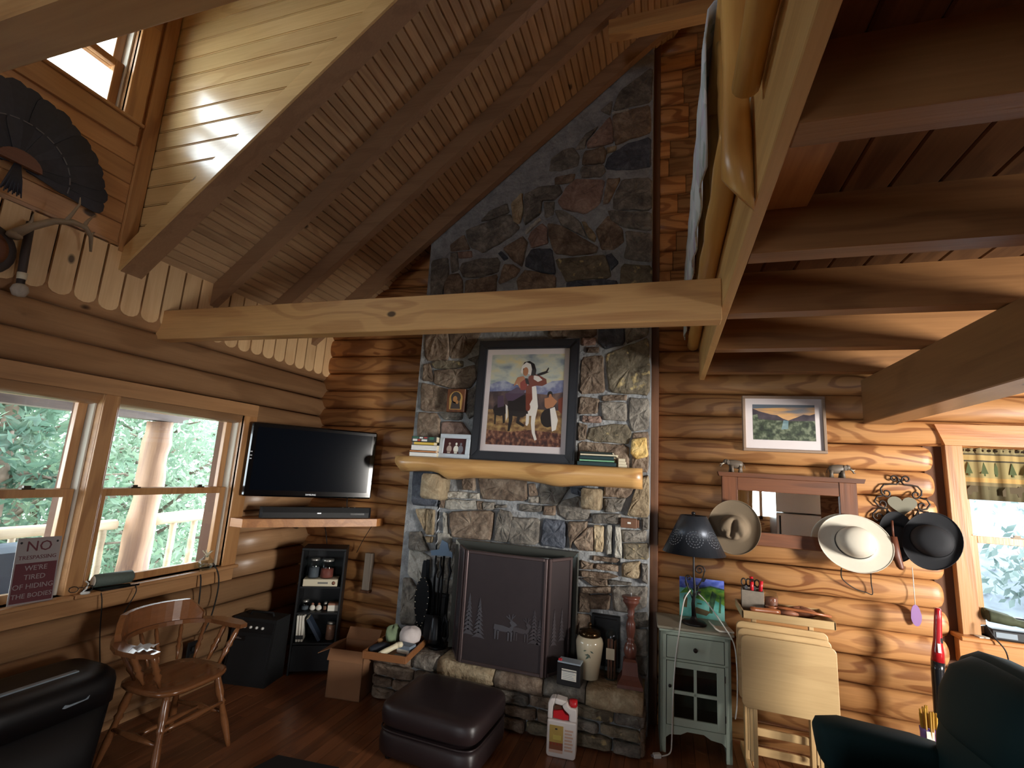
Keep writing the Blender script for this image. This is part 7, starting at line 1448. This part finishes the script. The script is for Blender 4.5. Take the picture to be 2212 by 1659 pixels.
# ---- elephants
plain('elephant_grey', (96, 84, 72), 0.5, noise=0.25, nscale=40); plain('tusk', (222, 212, 190), 0.35)
def elephant(loc, flip, label, up):
    e = empty('elephant_figurine', loc, math.pi if flip else 0, label, 'figurine', 'carved elephants')
    mb = MB(); rr = []
    for x_, rz_, cz in ((-0.055, .006, .062), (-0.05, .022, .058), (-0.03, .031, .057), (0.0, .032, .06), (0.025, .028, .064), (0.04, .022, .068), (0.048, .014, .07)): rr.append([(x_, rz_*0.72*math.cos(a), cz+rz_*math.sin(a)) for a in [2*math.pi*i/14 for i in range(14)]])
    mb.rings(rr)
    hx_, hz_ = 0.06, 0.072+up*0.006
    mb.lathe([(0, -0.02), (0.014, -0.014), (0.019, 0), (0.015, 0.014), (0, 0.02)], c=(hx_, 0, hz_), n=14)
    for x_, y_, dx in ((-0.04, -.013, -.004), (-0.036, .013, .006), (0.026, -.013, .006), (0.022, .013, -.006)): mb.tube([(x_, y_, 0.05), (x_+dx*.5, y_, 0.025), (x_+dx, y_, 0.0)], [.013, .010, .011], 10)
    mb.tube([(hx_+0.012, 0, hz_-0.004), (hx_+0.03, 0, hz_-0.02), (hx_+0.036, 0, hz_-0.036), (hx_+0.046, 0, hz_-0.038+up*0.014)], [.009, .007, .005, .003], 8)
    b_ = mb.build('body', 'elephant_grey', e)
    for s_ in (-1, 1): MB().prism([(hx_-0.012, hz_+0.014), (hx_-0.026, hz_+0.006), (hx_-0.024, hz_-0.018), (hx_-0.012, hz_-0.022), (hx_-0.004, hz_-0.004)], xz(), s_*0.016, s_*0.021).build('ear', 'elephant_grey', e); MB().tube([(hx_+0.012, s_*0.009, hz_-0.012), (hx_+0.028, s_*0.012, hz_-0.02), (hx_+0.042, s_*0.011, hz_-0.014)], [.003, .0025, .001], 6).build('tusk', 'tusk', e)
    MB().tube([(-0.054, 0, 0.066), (-0.064, 0, 0.05), (-0.066, 0, 0.03)], [.003, .002, .003], 6).build('tail', 'elephant_grey', e)
elephant((0.468, 3.925, 1.790), True, 'grey carved elephant facing left on the mirror ledge', 0.6); elephant((1.118, 3.925, 1.790), False, 'grey carved elephant facing right on the mirror ledge', 0.2)

# ---- hats (local: brim plane facing -y, crown toward -y)
def hat(name, label, loc, rx, ry, crown_r, crown_h, mat, tilt=(0, 0), crease=True, curl=0.02, band=None, rot=0):
    e = empty(name, loc, 0, label, 'hat'); e.rotation_euler = (tilt[0], rot, tilt[1])
    cr_x, cr_z = crown_r*1.12, crown_r; mb = MB(); rr = []; n = 40
    prof = [(1.0, 'b'), (0.97, 'b'), (0.85, 'b'), (0.7, 'b'), (0.56, 'b')]
    for t in (1.0, 0.985, 0.9, 0.75, 0.55, 0.3, 0.0):
        ring = []
        for j in range(n):
            a = 2*math.pi*j/n; ex, ez = cr_x + (rx-cr_x)*t, cr_z + (ry-cr_z)*t
            ring.append((ex*math.cos(a), -curl*(t**2)*(0.55+0.45*math.cos(2*a)) - (0.004 if t == 1.0 else 0), ez*math.sin(a)))
        rr.append(ring)
    for h, k in (((0.02, 0.99), (0.3, 0.96), (0.6, 0.92), (0.85, 0.86), (0.96, 0.76), (1.0, 0.6), (0.97, 0.4), (0.93, 0.2), (0.92, 0.03)) if crease else ((0.02, 0.99), (0.3, 0.975), (0.55, 0.94), (0.74, 0.85), (0.88, 0.7), (0.96, 0.48), (0.99, 0.24), (1.0, 0.03))):
        ring = []
        for j in range(n):
            a = 2*math.pi*j/n; x_, z_ = cr_x*k*math.cos(a), cr_z*k*math.sin(a); d = 0
            if crease and h > 0.5:
                d = 0.35*math.exp(-((x_)/(crown_r*0.22))**2)*(1 if z_ > -crown_r*0.7 else 0.3)*(h-0.5)*2*(1-0.3*k)
                d += 0.22*math.exp(-((abs(x_)-crown_r*0.62)/(crown_r*0.2))**2)*math.exp(-((z_-crown_r*-0.45)/(crown_r*0.4))**2)*(h-0.5)*2
            ring.append((x_, -crown_h*(h-d), z_))
        rr.append(ring)
    mb.rings(rr, caps=False); mb.f.append(tuple(len(mb.v)-n+j for j in range(n))); mb.m.append(0); mb.sm.append(True)
    o = mb.build('felt', mat, e, fix=True); sd = o.modifiers.new('thick', 'SOLIDIFY'); sd.thickness = 0.003; sd.offset = 0
    if band: MB().rings([[(cr_x*k*1.035*math.cos(2*math.pi*j/n), -crown_h*h, cr_z*k*1.035*math.sin(2*math.pi*j/n)) for j in range(n)] for h, k in ((0.03, 1.0), (0.2, 0.982))], caps=False).build('band', band, e)
    return e
plain('felt_tan', (120, 104, 84), 0.9, noise=0.12, nscale=10, sheen=0.0); plain('felt_white', (206, 198, 182), 0.9, noise=0.12, nscale=8, sheen=0.0); plain('felt_black', (26, 27, 32), 0.8, sheen=0.0); plain('band_black', (20, 20, 24), 0.6)
hat('tan_hat', 'greyish tan felt cowboy hat hung left of the mirror', (0.452, 3.90, 1.405), 0.172, 0.19, 0.083, 0.11, 'felt_tan', (rad(4), rad(-12)), rot=rad(12))
hat('white_hat', 'off-white wide-brimmed hat with a black band below the mirror', (1.172, 3.855, 1.372), 0.207, 0.185, 0.098, 0.125, 'felt_white', (rad(-17), rad(-8)), False, 0.008, 'band_black', rad(8))
hat('black_hat', 'black felt hat hung nearest the window', (1.585, 3.84, 1.428), 0.145, 0.18, 0.095, 0.09, 'felt_black', (rad(-10), rad(-22)), False, 0.015, 'band_black', rad(18))
hat('dark_hat', 'dark hat half hidden behind the black and white hats', (1.44, 3.945, 1.43), 0.10, 0.16, 0.07, 0.03, 'felt_black', (rad(2), rad(-10)), False, 0.01)
e = empty('leather_pouch', (1.395, 3.845, 1.235), 0, 'brown leather holster hanging between the white and black hats', 'pouch'); plain('holster', (96, 52, 34), 0.5); MB().rings([[(x_*k+dx, y_*0.02-0.0, z) for x_, y_ in el(0, 0, 1, 1, 14)] for z, k, dx in ((0.0, 0.01, 0.02), (0.015, 0.02, 0.015), (0.08, 0.026, 0.0), (0.2, 0.02, -0.01))]).build('pouch', 'holster', e); MB().tube([(-0.01, 0, 0.19), (-0.01, 0.0, 0.3)], 0.006, 6).build('strap', 'holster', e)
cable('chin_cord', 'dark chin cord hanging below the white hat in a loop', [(1.10, 3.90, 1.20), (1.11, 3.93, 1.13), (1.18, 3.95, 1.075), (1.25, 3.955, 1.055), (1.285, 3.955, 1.05), (1.28, 3.95, 1.12), (1.27, 3.91, 1.21)], 0.0035)
sw_ = empty('fly_swatter', (1.515, 3.955, 0.885), 0, 'purple fly swatter hanging on a white string below the black hat', 'fly swatter'); plain('purple', (150, 110, 168), 0.5, alpha=0.85)
MB().prism([(0.03*math.cos(a)*(0.9 if math.sin(a) > 0 else 1.0), 0.065+0.065*math.sin(a)) for a in [2*math.pi*i/20 for i in range(20)]], xz(), -0.002, 0.002).build('paddle', 'purple', sw_); MB().tube([(0, 0, 0.125), (0.0, 0, 0.25), (0.0, 0.0, 0.36)], 0.0022, 6).build('string', 'cable_white', sw_)
# ---- iron scroll hanger with a heart
ir = empty('iron_hanger', (1.49, 3.975, 1.50), 0, 'wrought-iron scroll hanger with a grey metal heart above the black hat', 'hanger'); plain('wrought', (46, 38, 34), 0.5, 0.4); plain('heart_grey', (112, 108, 92), 0.7, 0.2)
def sc(pts, r=0.0055): MB().tube([(x_, -0.012, z) for x_, z in pts], r, 8).build('scroll', 'wrought', ir)
def sp2(cx, cz, r0, t, a0, d, n=20): return [(cx+r0*(1-0.75*i/n)*math.cos(a0+d*t*2*math.pi*i/n), cz+r0*(1-0.75*i/n)*math.sin(a0+d*t*2*math.pi*i/n)) for i in range(n+1)]
for s_ in (-1, 1):
    m_ = lambda pts: [(s_*x_, z) for x_, z in pts]
    sc(m_([(0.0, 0.30)] + sp2(0.035, 0.305, 0.026, 1.1, 3.6, -1)))
    sc(m_([(0.0, 0.295), (0.02, 0.27), (0.06, 0.268), (0.095, 0.262), (0.115, 0.235), (0.112, 0.205), (0.09, 0.185)] + sp2(0.085, 0.208, 0.028, 0.9, -1.3, -1)[2:]))
    sc(m_([(0.10, 0.19), (0.14, 0.18), (0.155, 0.15), (0.135, 0.12), (0.1, 0.11)] + sp2(0.115, 0.138, 0.03, 0.7, -1.9, -1)[3:]))
    sc(m_([(0.055, 0.0), (0.062, 0.06), (0.09, 0.105), (0.14, 0.10), (0.17, 0.065)] + sp2(0.138, 0.052, 0.034, 1.15, 0.35, -1)))
    sc(m_([(0.12, 0.01), (0.09, 0.05), (0.085, 0.11)]))
hp = []
for i in range(36): t = 2*math.pi*i/36; hp.append((0.0052*16*math.sin(t)**3, 0.135+0.0045*(13*math.cos(t)-5*math.cos(2*t)-2*math.cos(3*t)-math.cos(4*t))))
MB().prism(hp, xz(), -0.02, -0.012).build('heart', 'heart_grey', ir)
for x_ in (-0.06, 0.0, 0.06): MB().tube([(x_, -0.012, 0.08), (x_, -0.014, 0.05), (x_, -0.024, 0.045), (x_, -0.026, 0.055)], 0.004, 6).build('hook', 'wrought', ir)

# ---- valance on the gable window
m, nt, b = nm('valance_cloth'); tc = N(nt, 'ShaderNodeTexCoord'); sx_ = N(nt, 'ShaderNodeSeparateXYZ'); L(nt, tc.outputs['Object'], sx_.inputs[0]); mr = N(nt, 'ShaderNodeMapRange'); mr.inputs[1].default_value = 1.68; mr.inputs[2].default_value = 2.05; L(nt, sx_.outputs[2], mr.inputs[0])
r = ramp(nt, [(0.0, lin((92, 84, 58))), (0.30, lin((118, 104, 72))), (0.36, lin((176, 142, 84))), (0.44, lin((146, 132, 88))), (0.72, lin((66, 60, 46))), (0.75, lin((166, 142, 90))), (0.84, lin((80, 72, 52))), (0.87, lin((134, 122, 86)))]); r.color_ramp.interpolation = 'CONSTANT'; L(nt, mr.outputs[0], r.inputs[0]); L(nt, r.outputs[0], b.inputs['Base Color']); b.inputs['Roughness'].default_value = 0.9
va_ = empty('valance', (2.42, 4.0, 1.70), 0, 'forest-print valance with pines and bears on the gable window', 'curtain')
rows = []; nn = 90
for i in range(nn+1):
    x_ = 1.872 + (2.97-1.872)*i/nn; rows.append([(x_, 4.045 + (0.010*math.sin(i*0.55)+0.006*math.sin(i*1.31))*k + (0.012*math.sin(i*2.1) if z > 2.0 else 0), z + (0.008*math.sin(i*1.7) if z > 2.03 else 0)) for z, k in ((1.70, 1.3), (1.78, 1.2), (1.86, 1.1), (1.94, 1.0), (2.0, 0.9), (2.02, 0.6), (2.04, 1.0))])
vo_ = MB().rings(rows, closed_ring=False, caps=False).build('cloth', 'valance_cloth', None, fix=False); wparent(vo_, va_); sd = vo_.modifiers.new('thick', 'SOLIDIFY'); sd.thickness = 0.002
plain('print_green', (74, 84, 50), 0.9); plain('print_brown', (84, 72, 52), 0.9)
for k in range(14):
    x_ = 1.91+0.075*k; i = (x_-1.872)/(2.97-1.872)*nn; y_ = 4.045 + 0.010*math.sin(i*0.55)+0.006*math.sin(i*1.31) - 0.004
    wparent(MB().prism([(x_, 1.945), (x_-0.02, 1.87), (x_-0.005, 1.87), (x_-0.005, 1.855), (x_+0.005, 1.855), (x_+0.005, 1.87), (x_+0.02, 1.87)], xz(), y_, y_-0.002).build('pine_motif', 'print_green', None), va_)
for k in range(6):
    x_ = 1.94+0.18*k; i = (x_-1.872)/(2.97-1.872)*nn; y_ = 4.045 + 0.012*math.sin(i*0.55)+0.007*math.sin(i*1.31) - 0.005
    wparent(MB().prism([(x_-.05, 1.73), (x_-.05, 1.765), (x_-.03, 1.79), (x_+.03, 1.79), (x_+.045, 1.80), (x_+.065, 1.79), (x_+.07, 1.77), (x_+.05, 1.76), (x_+.045, 1.73), (x_+.03, 1.73), (x_+.025, 1.75), (x_-.02, 1.75), (x_-.03, 1.73)], xz(), y_, y_-0.002).build('bear_motif', 'print_brown', None), va_)
wparent(MB().cyl((1.865, 4.05, 2.022), (2.975, 4.05, 2.022), 0.008, n=10).build('rod', 'metal_lock', None), va_)
# ---- things on the gable sill
plain('camo', (62, 68, 46), 0.8, noise=0.6, nscale=30); plain('dark_device', (40, 42, 46), 0.5)
e = empty('binoculars', (2.02, 3.975, 0.93), rad(-8), 'camouflage binoculars lying on the gable window sill', 'binoculars')
for y_ in (-0.03, 0.03): MB().tube([(-0.13, y_, 0.07), (-0.12, y_, 0.07), (-0.02, y_, 0.055), (0.0, y_, 0.05), (0.10, y_, 0.035), (0.16, y_, 0.03)], [0.034, 0.036, 0.03, 0.022, 0.026, 0.02], 14).build('barrel', 'camo', e)
MB().box(-0.06, 0.05, -0.02, 0.02, 0.045, 0.075, 0.006).build('hinge', 'satin_black', e)
e = empty('weather_radio', (2.06, 3.975, WZ0), rad(-4), 'dark radio under the binoculars on the gable sill', 'radio'); MB().box(-0.17, 0.2, -0.05, 0.045, 0, 0.06, 0.008).build('case', 'dark_device', e); MB().box(-0.15, -0.05, -0.053, -0.049, 0.015, 0.045).build('display', 'slot_grey', e); MB().tube([(-0.16, 0.03, 0.06), (-0.24, 0.03, 0.05)], 0.005, 6).build('antenna', 'silver', e)
cable('sill_cord', 'black cord hanging from the gable sill toward the recliner', [(1.86, 3.93, 0.95), (1.88, 3.9, 0.89), (1.92, 3.88, 0.82), (1.935, 3.9, 0.70), (1.93, 3.93, 0.6)], 0.004)
e = empty('paper_slip', (1.845, 3.955, WZ0), rad(15), 'white paper slip at the left end of the gable sill', 'paper'); MB().box(-0.03, 0.03, -0.02, 0.02, 0, 0.002).box(-0.03, 0.03, -0.02, 0.02, 0.004, 0.006, 0, Matrix.Rotation(0.05, 4, 'X')).build('sheet', 'paper_white', e)

# ---- red and black stick vacuum, bundle of sticks
vc = empty('stick_vacuum', (1.53, 3.76, 0), 0, 'red and black upright stick vacuum leaning by the log wall', 'vacuum'); plain('vac_red', (170, 24, 34), 0.25, coat=0.5); plain('vac_black', (26, 28, 32), 0.25, coat=0.4)
MB().tube([(0.022, 0.0, 1.045), (0.022, 0, 1.035), (0.018, 0, 0.98), (0.008, 0, 0.86), (0.004, 0, 0.80), (0.0, 0, 0.745)], [0.012, 0.017, 0.019, 0.022, 0.03, 0.034], 14).build('handle', 'vac_red', vc)
MB().tube([(0.0, 0, 0.745), (-0.004, 0, 0.7), (-0.012, 0, 0.45), (-0.02, 0, 0.12)], [0.034, 0.033, 0.03, 0.034], 14).build('body', 'vac_black', vc); MB().box(-0.13, 0.09, -0.09, 0.05, 0.0, 0.11, 0.02).build('floor_head', 'vac_black', vc); MB().box(-0.008, 0.006, -0.035, -0.026, 0.80, 0.85).build('white_tag', 'white_plastic', vc); MB().lathe([(0.012, 0), (0.009, 0.006), (0, 0.007)], n=12, M=frameM((0.018, -0.028, 0.66), (1, 0, 0), (0, 0, 1))).build('button', 'chrome', vc); MB().box(0.012, 0.026, -0.022, -0.012, 0.85, 0.88, 0.003).build('trigger', 'satin_black', vc)
bd_ = empty('stick_bundle', (1.392, 3.61, 0), 0, 'bundle of golden sticks in a purple-edged bag beside the stick vacuum', 'bundle'); plain('gold_stick', (176, 132, 40), 0.5, var=0.3); plain('violet', (120, 96, 170), 0.5)
for k in range(14): a = k*2.4; rr_ = 0.01+0.03*((k*0.37) % 1); MB().cyl((rr_*.6*math.cos(a), rr_*.6*math.sin(a), 0.02), (rr_*1.3*math.cos(a), rr_*1.3*math.sin(a), 0.50+0.012*(k % 4)), 0.005, n=6).build('stick', 'gold_stick', bd_)
MB().lathe([(0.03, 0.0), (0.036, 0.02), (0.034, 0.40), (0.037, 0.425)], n=16).build('bag', 'violet', bd_); MB().box(-0.02, 0.015, -0.04, -0.036, 0.38, 0.42).build('tag', 'paper_white', bd_)

# ---- recliner
plain('green_velvet', (14, 42, 45), 0.75, noise=0.15, nscale=5, spec=0.25)
rc = empty('recliner', (1.02, 2.72, 0), rad(4), 'dark green velvet recliner at the lower right corner', 'armchair')
def pad(name, pts, radii, flat=(1, 1), n=18):
    """stuffed pad: rounded rings along a spine, super-ellipse section given by (half width, half height)"""
    mb = MB(); rr = []; P = [Vector(p) for p in pts]
    for i, p in enumerate(P):
        t = (P[min(i+1, len(P)-1)]-P[max(i-1, 0)]).normalized(); s_ = Vector((0, 1, 0)); u = s_.cross(t).normalized(); w, h = radii[i]; ring = []
        for j in range(n):
            a = 2*math.pi*j/n; c, s2 = math.cos(a), math.sin(a); ring.append(p + s_*w*math.copysign(abs(c)**0.6, c) + u*h*math.copysign(abs(s2)**0.6, s2))
        rr.append(ring)
    return mb.rings(rr).build(name, 'green_velvet', rc)
for nm_, y_, x0 in (('arm', 0.27, 0.075), ('arm', -0.30, -0.02)):
    pad(nm_, [(-0.385+x0, y_, 0.50), (-0.375+x0, y_, 0.50), (-0.35+x0, y_, 0.505), (-0.2, y_, 0.52), (0.1, y_, 0.50), (0.32, y_, 0.46), (0.36, y_, 0.44)], [(0.02, 0.03), (0.075, 0.08), (0.095, 0.10), (0.095, 0.10), (0.09, 0.095), (0.085, 0.09), (0.03, 0.04)])
    MB().box(-0.34+x0, 0.34, y_-0.085, y_+0.085, 0.04, 0.46, 0.03).build('side', 'green_velvet', rc)
pad('seat', [(-0.36, -0.015, 0.36), (-0.34, -0.015, 0.36), (-0.28, -0.015, 0.365), (0.0, -0.015, 0.35), (0.25, -0.015, 0.33)], [(0.1, 0.04), (0.19, 0.08), (0.2, 0.1), (0.2, 0.1), (0.19, 0.08)])
MB().box(-0.33, 0.34, -0.22, 0.19, 0.04, 0.30, 0.02).build('base', 'green_velvet', rc)
pad('backrest', [(0.20, -0.015, 0.36), (0.23, -0.015, 0.45), (0.27, -0.015, 0.62), (0.33, -0.015, 0.82), (0.38, -0.015, 0.95), (0.40, -0.015, 1.0), (0.41, -0.015, 1.02)], [(0.26, 0.06), (0.29, 0.10), (0.31, 0.12), (0.32, 0.125), (0.30, 0.11), (0.24, 0.08), (0.1, 0.03)], n=24)
pad('head_cushion', [(0.20, -0.015, 0.66), (0.215, -0.015, 0.70), (0.25, -0.015, 0.82), (0.29, -0.015, 0.92), (0.33, -0.015, 0.985), (0.345, -0.015, 1.0)], [(0.16, 0.03), (0.25, 0.07), (0.27, 0.085), (0.26, 0.08), (0.2, 0.05), (0.08, 0.02)], n=24)
mb = MB(); rr = []
for i in range(6): rr.append([(0.02*(i-2.5), 0.018*(j-2), 0.012*math.sin(i*1.3+j*1.1)**2+0.003) for j in range(5)])
o = mb.rings(rr, closed_ring=False, caps=False).build('tissue', 'tissue', fix=False); o.location = (0.80, 2.60, 0.475); o.rotation_euler = (rad(20), 0, rad(50)); sd = o.modifiers.new('thick', 'SOLIDIFY'); sd.thickness = 0.002; tag(o, 'white tissue on the seat of the green recliner', 'tissue')

# ================================================================== BEHIND THE CAMERA (seen in the mirror)
tag(logtube([(1.35, -2.2, 0.0), (1.35, -2.2, 2.45)], 0.14, 18, 'peeled_log_z', 'log_post', seed=41, ends=False), 'thick peeled log post reflected in the mirror', 'post')
fr_ = empty('refrigerator', (2.5, -3.75, 0), 0, 'stainless steel refrigerator reflected in the mirror', 'refrigerator'); plain('stainless', (196, 196, 190), 0.3, 0.9)
MB().box(-0.4, 0.4, -0.35, 0.35, 0.05, 1.2, 0.01).build('lower_body', 'stainless', fr_); MB().box(-0.4, 0.4, -0.35, 0.35, 1.22, 1.75, 0.01).build('upper_body', 'stainless', fr_); MB().cyl((-0.34, 0.39, 0.5), (-0.34, 0.39, 1.15), 0.012).build('handle', 'satin_black', fr_)
